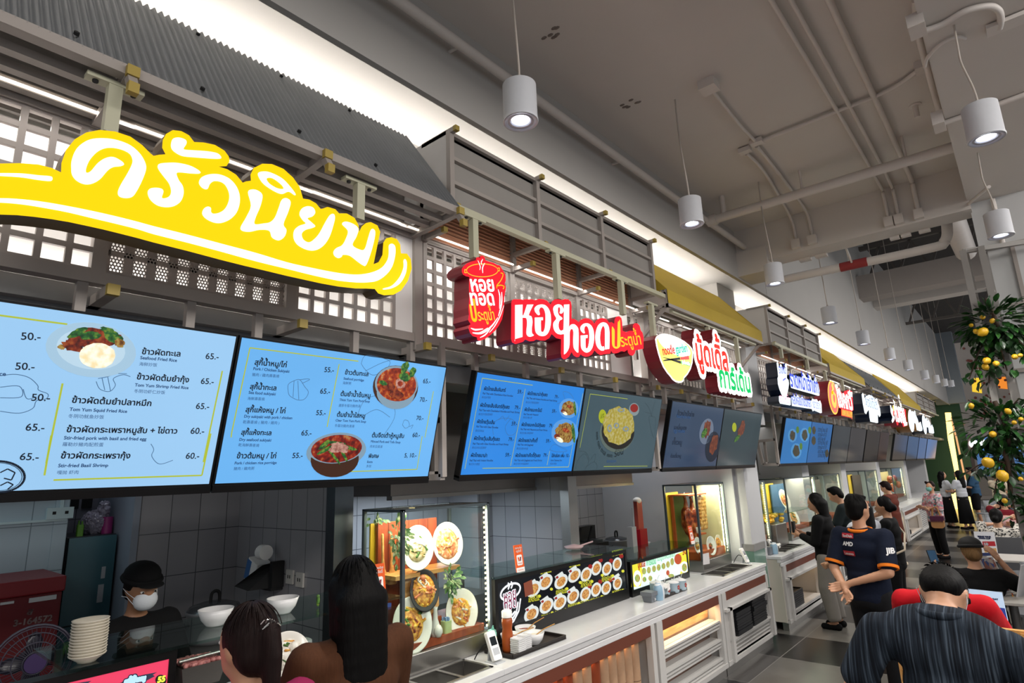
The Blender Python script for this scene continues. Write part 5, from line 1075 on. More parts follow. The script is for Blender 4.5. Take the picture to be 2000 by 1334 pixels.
# ---- the second block of counters
BT = [(8.06, 10.6), (10.7, 13.4), (13.6, 17.0), (17.3, 21.2), (21.5, 26)]
for k, (y0, y1) in enumerate(BT):
    w_ = ('fourth', 'fifth', 'sixth', 'seventh', 'farthest')[k]
    worktop(y0, y1, 'white stone worktop of the %s stall' % w_, ((8.5, 9.4),) if k == 0 else ())
    b = MB(); b.box((-3.35, y0+.01, .1), (-2.63, y0+.04, .835)); tag(b.build('counter_end_panel', mat('cream_laminate', '#c9c3b6', .5)), 'pale end panel of the %s stall counter' % w_, 'panel')
    ym = y0+(y1-y0)*.62
    rack(y0+.05, ym, 'counter base of the %s stall with a dark open shelf' % w_, low=.2)
    t = unit(ym+.02, y1, 'slatted counter front of the %s stall' % w_); b = MB(); b.box((-2.75, ym+.1, .1), (-2.72, y1-.06, .72)); b.build('back_panel', WOODP if k < 3 else mat('orange_panel', '#b06a20', .5, noise=.15), t)
    b = MB()
    for j in range(10): b.box((-2.72, ym+.12, .14+j*.05), (-2.64, y1-.08, .165+j*.05))
    b.build('slat_group', LAM if k != 1 else WOODP, t)
    for j in range(8 if k < 2 else 4):
        o = tr.copy(); COL.objects.link(o); o.location = (-2.78, y0+.55, .201+j*.0245); tag(o, 'black tray stacked in the counter shelf of the %s stall' % w_, 'tray', 'black trays of the %s stall' % w_)
area('counter_led', (-2.68, 14, .66), (.03, 11), 9, (1, .65, .33), (0, 0, 0))
# ---- steel drop-in pans in the worktop
def dropin(y0, y1, label, n=2):
    t = thing('sunken_rack', label, 'sunken rack', (-2.8, y0, .87)); b = MB(); x0, x1 = -2.935, -2.68
    b.box((x0, y0, .868), (x0+.02, y1, .876)); b.box((x1-.02, y0, .868), (x1, y1, .876)); b.box((x0, y0, .868), (x1, y0+.02, .876)); b.box((x0, y1-.02, .868), (x1, y1, .876))
    for i in range(1, n): y = y0+(y1-y0)*i/n; b.box((x0+.02, y-.012, .866), (x1-.02, y+.012, .875))
    b.build('rim', STEEL, t); b = MB()
    b.box((x0+.005, y0+.01, .76), (x1-.005, y1-.01, .765)); b.box((x0+.003, y0+.01, .76), (x0+.008, y1-.01, .87)); b.box((x1-.008, y0+.01, .76), (x1-.003, y1-.01, .87)); b.box((x0+.01, y0+.005, .76), (x1-.01, y0+.01, .87)); b.box((x0+.01, y1-.01, .76), (x1-.01, y1-.005, .87)); b.build('basin', STEEL, t)
dropin(2.37, 2.85, 'steel sunken rack in the worktop before the dish display case'); dropin(6.43, 7.26, 'steel sunken rack in the worktop before the roast duck case', 3); dropin(8.52, 9.38, 'steel sunken rack in the worktop of the fourth stall', 4)
# ---- illuminated menu boxes standing on the counter
def lightbox(y0, y1, z1, z0, face, label, X=-2.98):
    t = thing('menu_lightbox', label, 'menu lightbox', (X, y0, .87)); b = MB(); f = .03
    b.box((X-.07, y0, .872), (X-.004, y1, z1)); b.box((X-.004, y0, .872), (X+.006, y1, z0+.0)); b.box((X-.004, y0, z1-f), (X+.006, y1, z1)); b.box((X-.004, y0, z0), (X+.006, y0+f, z1-f)); b.box((X-.004, y1-f, z0), (X+.006, y1, z1-f)); b.build('frame', BLACK, t)
    b = MB(); b.box((X-.003, y0+f, z0), (X, y1-f, z1-f)); b.build('display', face, t); return t
LB = PX(-2.979); Z2, S2 = (920, 900), .32544
def lpx(*a): return [LB.px(*p) for p in zc(Z2, S2, a)]
t = lightbox(3.2, 4.98, 1.29, .96, mat('black_display', '#14171c', .15, em=.9), 'black backlit menu box with two rows of oval noodle dishes')
b = MB(); FD = ramp_mat('box_noodles', ((.35, '#7a4a1c'), (.5, '#c98a45'), (.62, '#e2c27a'), (.72, '#7f9a3a')), 70, em=.75)
ds = [(447, 728, .62), (540, 725, .62), (620, 688, .6), (690, 682, .4), (752, 645, .3), (815, 648, .3), (876, 620, .2), (362, 920, .62), (452, 870, .6), (533, 850, .6), (612, 813, .5), (686, 800, .35), (750, 773, .3), (811, 763, .3), (878, 735, .2), (375, 770, .6)]
for i, (x, y, r) in enumerate(ds):
    q = 1.12-.035*(x-360)/60
    for k, (sc_, m_) in enumerate(((1, 0), (.66, 1))):
        pts = [(x+q*sc_*(33*math.cos(a)*math.cos(r)+50*math.sin(a)*math.sin(r)), y+q*sc_*(33*math.cos(a)*math.sin(r)-50*math.sin(a)*math.cos(r))) for a in [2*PI*j/22 for j in range(22)]]
        b.poly(LB, [lpx(*pts)], .001+.001*k, 0, m_)
    if 3 < i % 7 < 7 or i in (3,): b.poly(LB, [lpx(*[(x+24+13*math.cos(a), y-48+13*math.sin(a)) for a in [2*PI*j/12 for j in range(12)]])], .003, 0, 5)
    else: b.poly(LB, [lpx((x-40, y-30), (x+5, y-62), (x+14, y-48), (x-30, y-12))], .003, 0, 0); b.poly(LB, [lpx((x-36, y-26), (x-22, y-36), (x-16, y-24), (x-28, y-16))], .004, 0, 5)
    b.poly(LB, [lpx(*[(x+34+9*math.cos(a), y+42+9*math.sin(a)) for a in [2*PI*j/12 for j in range(12)]])], .003, 0, 2)
    nm = ('ผัดไทยเส้นจันทร์', 'ผัดไทยวุ้นเส้น', 'หอยทอด', 'ออส่วน')[i % 4]
    yy = y+60 if i > 7 or i % 2 else y-66
    for k2, s_ in enumerate((nm, 'Pad Thai Noodles')): a, c = lpx((x-32, yy+12*k2+8), (x+34, yy+12*k2-6)); text(b, LB, s_, a, c, k=.003, mi=2, bold=.0008)
e = [(235+62*math.cos(a)*.95, 785-45*math.sin(a)-22*math.cos(a)) for a in [2*PI*j/24 for j in range(24)]]
b.stroke(LB, lpx(*e), .014, .003, 3, closed=True, seg=6)
for pts in (((222, 735), (228, 750), (222, 768)), ((240, 728), (246, 746), (240, 762)), ((295, 830), (285, 900), (255, 960), (230, 985)), ((280, 850), (270, 910), (245, 950)), ((262, 905), (235, 935), (250, 950), (225, 960))): b.stroke(LB, lpx(*pts), .013, .003, 3, seg=6)
for s_, a, c in (('หอย', (194, 856), (272, 822)), ('ทอด', (196, 906), (274, 872))):
    a, c = lpx(a, c); text(b, LB, s_, a, c, size=.105, k=.003, mi=3, bold=.012); text(b, LB, s_, a, c, size=.105, k=.005, mi=4, bold=.003)
b.poly(LB, [lpx((312, 735), (362, 712), (372, 795), (322, 818))], .005, 0, 6)
b.build('menu_print', [mat('box_plate', '#dfe6e4', .4, em=.75), FD, mat('box_yellow', '#d7d63a', .4, em=.8), mat('box_white', '#f4f6ff', .4, em=1.2), mat('box_plum', '#8a2a4a', .4, em=.7), mat('box_red', '#a01c18', .4, em=.6), mat('box_voucher', '#a8553a', .5, em=.35)], t)
t = lightbox(5.02, 6.22, 1.175, .93, mat('pale_display', '#dff5ee', .15, em=1.0), 'white and yellow backlit menu box of the noodle stall', X=-2.97)
LB2 = PX(-2.969); LBo = LB; LB = LB2
b = MB()
b.poly(LB, [lpx((958, 612), (1020, 600), (1030, 680), (1018, 752), (962, 758))], .001, 0, 0); b.poly(LB, [lpx((1235, 560), (1305, 530), (1310, 690), (1250, 700), (1262, 640))], .001, 0, 0)
for x, y, rx, ry, m_ in ((997, 705, 24, 48, 1), (1037, 662, 13, 20, 2), (1066, 656, 12, 20, 2), (1097, 648, 12, 20, 2), (1125, 640, 12, 20, 2), (1154, 632, 12, 19, 2), (1181, 622, 11, 20, 2), (1206, 605, 11, 22, 2), (1241, 590, 22, 32, 3), (1279, 638, 26, 34, 1), (1040, 712, 12, 16, 2), (1075, 705, 12, 16, 2), (1180, 672, 10, 16, 3), (1200, 690, 18, 12, 2)):
    b.poly(LB, [lpx(*[(x+rx*math.cos(a), y+ry*math.sin(a)) for a in [2*PI*j/18 for j in range(18)]])], .002, 0, m_)
for x, y in ((997, 705), (1279, 640)): b.poly(LB, [lpx(*[(x+16*math.cos(a), y+24*math.sin(a)) for a in [2*PI*j/18 for j in range(18)]])], .003, 0, 2)
for s_, a, c, m_ in (('นู้ดเดิ้ล', (1000, 642), (1045, 632), 3), ('การ์เด้น', (1052, 630), (1110, 616), 4), ('30', (1268, 566), (1292, 556), 3)): a, c = lpx(a, c); text(b, LB, s_, a, c, size=.085, k=.003, mi=m_, bold=.006)
a, c = lpx((1115, 602), (1225, 572)); text(b, LB, 'เมนูบะหมี่เกี๊ยว', a, c, size=.05, k=.003, mi=4, bold=.002)
b.build('menu_print', [mat('box_lime', '#e8e23a', .4, em=.9), mat('box_white', '#f4f6ff'), ramp_mat('box_dishes', ((.35, '#4f8a3a'), (.5, '#d8b06a'), (.62, '#c05a2c')), 30, em=.7), mat('box_redorange', '#c8502a', .4, em=.7), mat('box_teal', '#7fd2a0', .4, em=.8)], t)
t = lightbox(-.9, 1.12, 1.325, .96, mat('pink_display', '#f0486a', .2, em=.85), 'pink backlit menu box with a black frame at the lower left', X=-2.9)
LB3 = PX(-2.899); l5 = lambda *a: [LB3.px(*p) for p in zc((0, 1150), .21, a)]
b = MB(); b.poly(LB3, [l5((1105, 880), (1200, 840), (1330, 800), (1460, 775), (1420, 800), (1440, 812), (1370, 850), (1200, 890))], .001, 0, 0); b.poly(LB3, [l5((690, 880), (850, 855), (800, 890), (700, 900))], .001, 0, 0)
a, c = l5((1150, 885), (1350, 845)); text(b, LB3, 'สุกี้น้ำหมู', a, c, k=.004, mi=1, bold=.008); text(b, LB3, 'สุกี้น้ำหมู', a, c, k=.003, mi=0, bold=.016)
b.poly(LB3, [l5(*[(1495+52*math.cos(x), 848+50*math.sin(x)) for x in [2*PI*j/20 for j in range(20)]])], .002, 0, 2); a, c = l5((1458, 872), (1532, 858)); text(b, LB3, '55', a, c, k=.004, mi=3, bold=.004)
b.build('menu_print', [mat('print_slate', '#3d4763', .5, em=.4), mat('print_pale_blue', '#bfe0f2', .5, em=.9), mat('print_black', '#101418', .5), mat('print_yellow', '#e8ec5a', .5, em=.9)], t)
# ---- glass shelves over the menu boxes
def shelf(y0, y1, z, label, x0=-3.4, x1=-2.93, legs=True):
    t = thing('glass_shelf', label, 'glass shelf', (x1, y0, z)); b = MB(); b.box((x0, y0, z), (x1, y1, z+.012)); b.build('glass_pane', GREENG, t)
    b = MB()
    for y in (y0+.08, y1-.08):
        for x in (x0+.04, x1-.06): b.cyl((x, y, z+.012), (x, y, z+.02), .012, seg=10)
    b.parts('clamp', STEEL, t); b = MB()
    for y in (y0+.08, y1-.08): b.mark(); b.bar((x0+.06, y, .872), (x0+.06, y, z), .025)
    b.parts('support', STEEL, t); return t
shelf(.72, 2.3, 1.335, 'glass shelf over the pink menu box holding bowls and a plate', -3.38, -2.86); shelf(3.16, 5.0, 1.3, 'glass shelf over the black menu box'); shelf(5.02, 6.5, 1.185, 'glass shelf over the white and yellow menu box')
shelf(9.05, 10.3, 1.32, 'glass shelf in the fourth stall beside the case', -3.3, -2.75)
# ------------------------------------------------------------------ glass display cases and the dishes inside
EDGE = mat('case_edge_metal', '#5f6a6e', .35, .6); TERRA = ramp_mat('terracotta_wood', ((.35, '#8a3a1c'), (.5, '#a04a26'), (.65, '#7a3018')), 3, .5, stretch=(3, 3, .5))
YBOARD = mat('yellow_board', '#e0b92c', .6, noise=.05); OAK = ramp_mat('oak_edge', ((.4, '#c98f4c'), (.6, '#dba765')), 4, .5, stretch=(8, 1, 8))
PORC = mat('porcelain', '#e9e6dd', .18, noise=.02); GOLD = mat('gold_rim', '#8a6a34', .35, .4)
def case(y0, y1, x0, x1, z1, label, back=None, lit=True, power=10):
    t = thing('display_case', label, 'display case', (x1, y0, .87)); zb = .985
    b = MB(); b.box((x0, y0, .872), (x1, y1, zb)); b.build('steel_base', STEEL, t, bevel=.004)
    b = MB(); e = .022
    for x, y in ((x0, y0), (x1-e, y0), (x0, y1-e), (x1-e, y1-e)): b.box((x, y, zb), (x+e, y+e, z1))
    for y in (y0, y1-e): b.box((x0, y, z1-.012), (x1, y+e, z1+.004))
    for x in (x0, x1-e): b.box((x, y0, z1-.012), (x+e, y1, z1+.004))
    for x, y in ((x0, y0), (x1, y0), (x0, y1), (x1, y1)): b.ell((x+(.011 if x == x0 else -.011), y+(.011 if y == y0 else -.011), z1-.01), .014, seg=8, rings=6)
    b.build('edge_frame', EDGE, t)
    b = MB(); b.box((x1-.008, y0+e, zb), (x1-.002, y1-e, z1)); b.box((x0+e, y0+.002, zb), (x1-e, y0+.008, z1)); b.box((x0+e, y1-.008, zb), (x1-e, y1-.002, z1)); b.box((x0+e, y0+e, z1-.004), (x1-e, y1-e, z1+.002)); b.build('glass_pane', CLEAR, t)
    b = MB(); n = 24
    for k in range(n):
        z = zb+.03+(z1-zb-.06)*k/(n-1); b.box((x1-.03, y1-.032, z-.006), (x1-.024, y1-.022, z+.006))
    for k in range(5):
        for y in (y0+.12, y0+(y1-y0)*.45): b.box((x0+.05+k*.012, y, z1-.012), (x0+.058+k*.012, y+.006, z1-.006))
    b.build('led_strip', LEDY, t)
    if lit:
        area('case_light', ((x0+x1)/2+.05, (y0+y1)/2, z1-.02), (.25, y1-y0-.1), power, (1, .9, .68), (0, 0, 0)); area('case_light', (x1-.05, y1-.05, (zb+z1)/2), (.03, z1-zb-.1), power*.35, (1, .9, .68), (PI/2, 0, -.8))
    return t
def basis(n, up=(0, 0, 1), roll=0):
    n = V(n).normalized(); u = V(up).cross(n).normalized(); v = n.cross(u); c, s = math.cos(roll), math.sin(roll); u, v = u*c+v*s, v*c-u*s
    return Matrix((u, v, n)).transposed()
def dish(c, n, rx, ry, roll, foods, label, group=None, plate=PORC, rim=GOLD, k_=26, fr=.6, fh=.03, bits=()):
    t = thing('dish', label, 'dish of food', c, group=group); M = basis(n, roll=roll); c = V(c)
    b = MB(); b.lathe([(0, -.012), (.5, -.012), (.72, .0), (1, .014), (1.0, .018), (.96, .018), (.72, .006), (.5, -.004), (0, -.004)], c, M @ Matrix.Diagonal((rx, ry, 1)), 36)
    b.lathe([(.985, .0175), (1.005, .017), (1.005, .013)], c, M @ Matrix.Diagonal((rx, ry, 1)), 36, 1); b.build('plate', [plate, rim], t)
    b = MB(); b.ell(c+M @ V((0, 0, .002)), (rx*fr, ry*fr, fh*.7), M, 18, 8, 0)
    for i in range(k_):
        a, r = random.random()*2*PI, math.sqrt(random.random())*.92; x, y = rx*fr*r*math.cos(a), ry*fr*r*math.sin(a); z = fh*(1.02-r*r)*.75
        d = V((random.uniform(-1, 1), random.uniform(-1, 1), random.uniform(-.2, .3))).normalized()*rx*random.uniform(.06, .2); p = V((x, y, z))
        b.cap(c+M @ (p-d), c+M @ (p+d), rx*random.uniform(.035, .09), seg=6, mi=random.randrange(len(foods)))
    for (px_, py_, pr, pm) in bits:
        b.ell(c+M @ V((px_*rx, py_*ry, fh*.7)), (rx*pr, rx*pr, rx*pr*.45), M, 10, 6, pm)
    b.build('food', foods, t); return t
FN = lambda n, *st: ramp_mat(n, st, 40, .45, bump=.3)
noodl = FN('fried_noodle', (.35, '#8a4a14'), (.5, '#d08a2c'), (.65, '#e8c25a')); shrimp = FN('pink_shrimp', (.35, '#b8502c'), (.55, '#e88a5a'), (.7, '#f6c8a0')); greens = FN('green_herb', (.35, '#27451a'), (.6, '#5d8a34')); cream = FN('cream_noodle', (.35, '#b79a62'), (.5, '#dccb98'), (.65, '#efe6c8')); crab = FN('crispy_crab', (.35, '#b4562c'), (.5, '#dd8a52'), (.65, '#f2d0a8')); egg = FN('egg_yellow', (.4, '#e0a020'), (.6, '#f2c84a')); white_f = FN('white_squid', (.4, '#d8d0c0'), (.6, '#f4f0e6')); meatb = FN('glazed_meat', (.35, '#5a1c0c'), (.5, '#a0401c'), (.65, '#cf7a44'))
t = case(2.37, 3.14, -3.36, -2.95, 1.81, 'tall lit glass case with five noodle dishes on terracotta boards', power=9)
b = MB(); b.box((-3.35, 2.42, 1.02), (-3.335, 2.72, 1.72)); b.build('yellow_board', YBOARD, t)
b = MB(); b.box((-3.32, 2.45, .99), (-3.3, 2.96, 1.72)); [b.box((-3.301, 2.45+.085*k, .99), (-3.299, 2.452+.085*k, 1.72), 1) for k in range(7)]; b.build('backdrop_board', [TERRA, MATTE], t)
b = MB(); b.box((-3.3, 2.42, .987), (-2.99, 3.1, 1.03)); b.box((-3.3, 2.42, 1.03), (-3.12, 3.1, 1.1)); b.build('stepped_plinth', TERRA, t)
CP = lambda x, y, X=-3.1: tuple(atX(*zc((680, 950), .2878, [(x, y)])[0], X))
q0, q1 = CP(370, 585, -3.02), CP(806, 500, -3.1); b = MB(); b.box((-3.3, 2.44, 1.385), (-3.1, 2.99, 1.41)); b.build('oak_shelf', OAK, t)
nn = (.9, -.22, .38); GD = 'dishes in the tall lit case'
dish(CP(466, 420, -3.14), nn, .112, .15, -.35, [cream, cream, greens, white_f], 'plate of pale noodles behind leaves on the upper shelf of the case', GD)
dish(CP(670, 390, -3.14), nn, .115, .148, -.3, [crab, crab, egg, shrimp], 'plate of orange crispy noodles at the right of the upper shelf', GD, fr=.76)
dish(CP(430, 940, -3.05), nn, .13, .165, -.3, [noodl, noodl, egg, greens, meatb], 'plate of golden noodles at the bottom left of the lit case', GD)
dish(CP(765, 850, -3.07), nn, .118, .148, -.45, [noodl, shrimp, egg, white_f], 'plate of orange noodles with greens at the right foot of the lit case', GD, bits=((-.6, .3, .16, 2),))
M = basis(nn, roll=-.25); c = V(CP(508, 715, -3.08)); b = MB(); hx = [(.135*math.cos(a)*(1 if k % 2 else .93), .165*math.sin(a)) for k, a in enumerate([PI/8+2*PI*j/8 for j in range(8)])]
pl = Pl(c-M @ V((0, 0, .02)), M @ V((1, 0, 0)), M @ V((0, 1, 0))); b.poly(pl, [hx], 0, .02); o = b.build('wooden_board', OAK); tag(o, 'eight sided wooden board under the black sizzling pan', 'board')
dish(CP(512, 708, -3.07), nn, .1, .13, -.25, [noodl, shrimp, meatb, egg], 'black sizzling pan with crab and squid rings on a wooden board', GD, plate=mat('cast_iron', '#17181a', .45), rim=MATTE, fr=.82, k_=30, bits=((-.2, .55, .2, 1), (.25, .1, .2, 1)))
b = MB()
for k in range(3): b.tube([c+M @ V((-.03+.015*k+.022*math.cos(a), .06-.012*k+.018*math.sin(a), .03)) for a in [2*PI*j/14 for j in range(14)]], .006, 6, closed=True)
tag(b.build('squid_rings', white_f), 'pale squid rings on the sizzling pan', 'squid rings')
b = MB(); b.box((-3.18, 2.6, 1.1), (-3.06, 2.78, 1.13)); b.box((-3.16, 2.62, 1.03), (-3.08, 2.76, 1.1)); tag(b.build('display_stand', TERRA), 'terracotta stand below the sizzling pan', 'stand')
LEAF = ramp_mat('variegated_leaf', ((.3, '#2f5a2c'), (.5, '#5f8a4a'), (.68, '#dfe3b0')), 30, .5); LEAFD = ramp_mat('lemon_leaf', ((.35, '#102a12'), (.55, '#1f4a1c'), (.7, '#3f7a2a')), 9, .35)
def leaf(b, p, d, L, W, up, mi=0):
    d = V(d).normalized(); s = d.cross(V(up)); s = s.normalized() if s.length > .05 else d.orthogonal().normalized(); n = s.cross(d)
    vs = [p]
    for t_, w_, h in ((.25, .8, .04), (.55, 1, .06), (.8, .6, .02)): vs += [p+d*L*t_+s*W*w_/2+n*L*h, p+d*L*t_-n*L*.02, p+d*L*t_-s*W*w_/2+n*L*h]
    vs.append(p+d*L-n*L*.08)
    b.add(vs, [(0, 2, 1), (0, 3, 2), (1, 2, 5, 4), (2, 3, 6, 5), (4, 5, 8, 7), (5, 6, 9, 8), (7, 8, 10), (8, 9, 10)], mi, True)
def spray(c, n, r, L, label, name='leaf_spray', m=LEAF, squash=(.3, .6, 1)):
    b = MB(); c = V(c)
    for k in range(n):
        d = V((random.gauss(0, 1)*squash[0]+.2, random.gauss(0, 1)*squash[1], random.gauss(0, 1)*squash[2]-.1)); p = c+d*r*.5; leaf(b, p, d+V((.4, 0, -.5)), L, L*.55, V((1, 0, .5)))
    for k in range(4): b.tube([c+V((0, 0, r*.5)), c+V((0, random.uniform(-r, r)*.4, -r*.6))], .003, 5)
    return tag(b.build(name, m), label, 'leaves')
spray(CP(345, 350, -3.03), 60, .09, .045, 'variegated leaf spray hanging at the left of the upper shelf', squash=(.3, .55, 1.1)); spray(CP(700, 640, -3.05), 60, .08, .045, 'variegated leaf spray hanging below the oak shelf', squash=(.3, .7, .9)); spray(CP(200, 215, -3.2), 14, .07, .035, 'small leaf sprig on top of the yellow board', squash=(.3, 1, .3))
for k, (x, lb) in enumerate(((232, 'left one of the two wooden spatulas in the lit case'), (292, 'right one of the two wooden spatulas in the lit case'))):
    b = MB(); q0, q1 = V(CP(x, 330, -3.27)), V(CP(x+6, 660, -3.27)); b.cap(q0, q0*.45+q1*.55, .009); b.tube([q0*.5+q1*.5, q0*.3+q1*.7, q0*.15+q1*.85, q1], [.009, .014, .03, .032], 8); tag(b.build('spatula', OAK), lb, 'spatula', 'wooden spatulas in the lit case')
b = MB(); b.lathe([(0, 0), (.028, 0), (.032, .02), (.03, .06), (.016, .1), (.013, .15), (.016, .17), (.012, .17), (.009, .15)], CP(592, 1000, -3.02)[:2]+(1.03,)); tag(b.build('vase', PORC), 'slim white porcelain bottle among the dishes', 'vase')
b = MB(); b.lathe([(0, 0), (.018, 0), (.03, .025), (.028, .045), (.018, .065), (0, .072)], CP(610, 1015, -2.995)[:2]+(1.03,)); tag(b.build('salt_shaker', PORC), 'small white egg shaped shaker before the slim white bottle', 'shaker')
b = MB(); p = CP(665, 1000, -3.03); b.rbox((p[0]-.028, p[1]-.03, 1.03), (p[0]+.028, p[1]+.03, 1.1), .012)
for k in range(7): b.rbox((p[0]-.02+.006*k, p[1]-.02+.005*((k*3) % 7), 1.1), (p[0]-.012+.006*k, p[1]-.008+.005*((k*3) % 7), 1.12), .002, 1)
tag(b.build('sachet_cup', [mat('pale_green_cup', '#b9c98a', .4), mat('blue_sachet', '#7d9cc8', .5)]), 'pale green cup with blue sachets beside the white bottle', 'cup')
# roast case of the third stall
t = case(6.55, 7.36, -3.36, -2.95, 1.81, 'lit glass case with two roast ducks and a slab of crispy pork', power=10)
b = MB(); b.box((-3.355, 6.58, .99), (-3.34, 6.9, 1.72)); b.build('yellow_board', YBOARD, t); b = MB(); b.box((-3.33, 6.7, .99), (-3.31, 7.0, 1.68)); b.build('green_board', mat('green_board', '#5f7a2c', .6), t)
b = MB(); b.box((-3.33, 6.62, 1.68), (-3.08, 7.12, 1.695)); b.box((-3.32, 6.64, .99), (-3.29, 6.67, 1.68)); b.box((-3.3, 6.6, .987), (-3.0, 7.32, 1.07)); b.build('rail_and_plinth', mat('orange_board', '#b5531c', .5, noise=.1), t)
b = MB(); b.box((-3.35, 7.33, 1.0), (-3.0, 7.335, 1.78)); b.build('pale_backing', mat('pale_backing', '#d9d6a6', .7), t)
CQ = lambda x, y, X=-3.15: V(atX(*zc((1290, 920), .15743, [(x, y)])[0], X))
DUCK = ramp_mat('roast_duck_skin', ((.33, '#4a1608'), (.5, '#9c3c14'), (.65, '#cf7a3a')), 14, .25)
def duck(top, L, label):
    b = MB(); t = V(top); D = lambda y, z, x=0: t+V((x, y, z))
    b.cap(D(0, -.01), D(.012, -.07), .016, .022, 10); b.cap(D(.012, -.07), D(0, -.15), .022, .035, 10); b.cap(D(0, -.17), D(0, -.3*L), .058, .07, 12); b.cap(D(0, -.3*L), D(.005, -.38*L), .068, .04, 12)
    for s in (-1, 1): b.cap(D(s*.055, -.17, .01), D(s*.075, -.25, .02), .02, .014, 8); b.cap(D(s*.075, -.25, .02), D(s*.06, -.33, .03), .014, .009, 8); b.cap(D(s*.035, -.3*L, .02), D(s*.04, -.42*L, .03), .034, .018, 8); b.cap(D(s*.04, -.42*L, .03), D(s*.03, -.5*L, .02), .013, .009, 8)
    b.ell(D(-.01, -.0), (.018, .022, .016)); vs, fs = remesh(b, .007, 3); b2 = MB(); b2.add(vs, fs, 0, True); o = b2.build('roast_duck', DUCK); tag(o, label, 'roast duck', 'roast ducks hung in the case')
    b3 = MB(); b3.tube([D(0, -.03), D(.012, .03), D(0, .05), D(-.012, .035)], .003, 6); b3.build('hook', STEEL, o)
duck(CQ(300, 320, -3.2), 1.05, 'roast duck hung by a hook nearest the yellow board'); duck(CQ(375, 330, -3.17), 1.05, 'roast duck hung by a hook next to the pork slab')
b = MB(); q = CQ(515, 520, -3.14)
for k in range(9):
    for j in range(5): b.ell(q+V((.0+.01*random.random(), -.075+.036*j+(0 if k < 4 else .012), .17-.042*k)), (.022, .027, .028), seg=8, rings=6)
b.cap(q+V((-.02, .06, .19)), q+V((-.02, .09, -.12)), .03, .02); b.cap(q+V((0, .09, .0)), q+V((-.01, .1, .19)), .02, .03)
vs, fs = remesh(b, .008, 3); b2 = MB(); b2.add(vs, fs, 0, True); o = b2.build('pork_slab', ramp_mat('crackling', ((.35, '#a8621c'), (.5, '#dda24a'), (.65, '#e8c07a')), 30, .45, bump=.4)); tag(o, 'crispy pork belly slab hung beside the two roast ducks', 'roast pork'); b3 = MB(); b3.tube([q+V((0, 0, .17)), q+V((0, .01, .24))], .003, 6); b3.build('hook', STEEL, o)
GD2 = 'plates at the foot of the roast case'
dish(tuple(CQ(455, 930, -3.05)), nn, .06, .1, -.5, [noodl, greens], 'white plate of noodles at the left foot of the roast case', GD2, rim=PORC, k_=14, fr=.45); dish(tuple(CQ(620, 930, -3.03)), nn, .075, .12, -.6, [meatb, greens, white_f], 'large white plate with a little meat at the centre foot of the roast case', GD2, rim=PORC, k_=8, fr=.3); dish(tuple(CQ(715, 890, -3.06)), nn, .06, .1, -.5, [noodl, greens, meatb, greens], 'white plate of noodles and greens at the right foot of the roast case', GD2, rim=PORC, k_=18, fr=.66)
b = MB(); p = CQ(465, 770, -3.12); b.lathe([(0, 0), (.035, 0), (.04, .07), (.036, .07), (.032, .01)], p); b.box((p.x-.05, p.y-.02, p.z-.02), (p.x+.05, p.y+.12, p.z-.002), 1); tag(b.build('white_cup', [PORC, MATS['orange_board']]), 'white cup on a small ledge below the ducks', 'cup')
b = MB(); b.poly(PX(-2.945), [[PX(-2.945).px(*p) for p in zc((1290, 920), .15743, ((525, 1030), (600, 1012), (612, 1150), (530, 1165)))]], 0, .001); tag(b.build('paper_notice', mat('notice_paper', '#d3cfd0', .7, noise=.1, nscale=60)), 'white paper notice stuck on the roast case glass', 'notice')
# cases of the farther stalls
def simple_case(y0, y1, label, deco, pw=7): 
    t = case(y0, y1, -3.36, -2.95, 1.78, label, power=pw); b = MB(); b.box((-3.35, y0+.04, .99), (-3.335, y0+(y1-y0)*.4, 1.7)); b.build('yellow_board', YBOARD, t); b = MB(); b.box((-3.32, y0+.25*(y1-y0), .99), (-3.3, y1-.08, 1.68)); b.build('backdrop_board', mat(*deco), t); b = MB(); b.box((-3.3, y0+.05, .987), (-3.0, y1-.05, 1.05)); b.build('plinth', TERRA, t)
simple_case(8.15, 8.86, 'lit glass case at the near end of the fourth stall', ('dark_backdrop', '#3b2b26', .7), 3)
simple_case(9.75, 11.4, 'lit glass case with a blue framed board in the fourth stall', ('blue_backdrop', '#3e6488', .6), 12)
simple_case(12.0, 13.2, 'glass case with dark sides behind the crowd', ('grey_backdrop', '#5b5550', .6), 4)
simple_case(15.6, 16.9, 'lit glass case in the sixth stall', ('dark_backdrop', '#3b2b26', .7), 5); simple_case(18.9, 20.6, 'bright glass case with carved food near the far end', ('pale_backdrop', '#a89a70', .7), 10)
for k, (y, z, fs_) in enumerate(((10.1, 1.45, [crab, shrimp, egg]), (10.45, 1.15, [noodl, egg, greens]))): dish((-3.1, y, z), nn, .12, .17, -.4, fs_, ('red orange dish standing high in the blue framed case', 'yellow dish standing low in the blue framed case')[k], rim=PORC)
for k in range(8): b = MB(); y = 11.0+.05*k; b.tube(catmull([(-3.2, y, 1.62), (-3.17, y+.02, 1.4), (-3.2, y, 1.2)], 4), .016, 6); tag(b.build('dried_noodle_bundle', egg), 'yellow noodle skein hanging at the far end of the blue framed case', 'noodles', 'noodle skeins')
for k in range(10): b = MB(); b.ell((-3.15+.1*random.random(), 19.2+.12*k, 1.2+.35*random.random()), (.07, .09, .1)); tag(b.build('carved_food', [meatb, shrimp, cream, greens][k % 4]), 'colourful carved food piece in the bright far case', 'food', 'carved food pieces')
b = MB(); q = (-3.05, 9.1); 
for k in range(46): b.ell((q[0]+random.gauss(0, .07), q[1]+random.gauss(0, .14), 1.2+.09*random.random()), (.035, .045, .025), seg=7, rings=5)
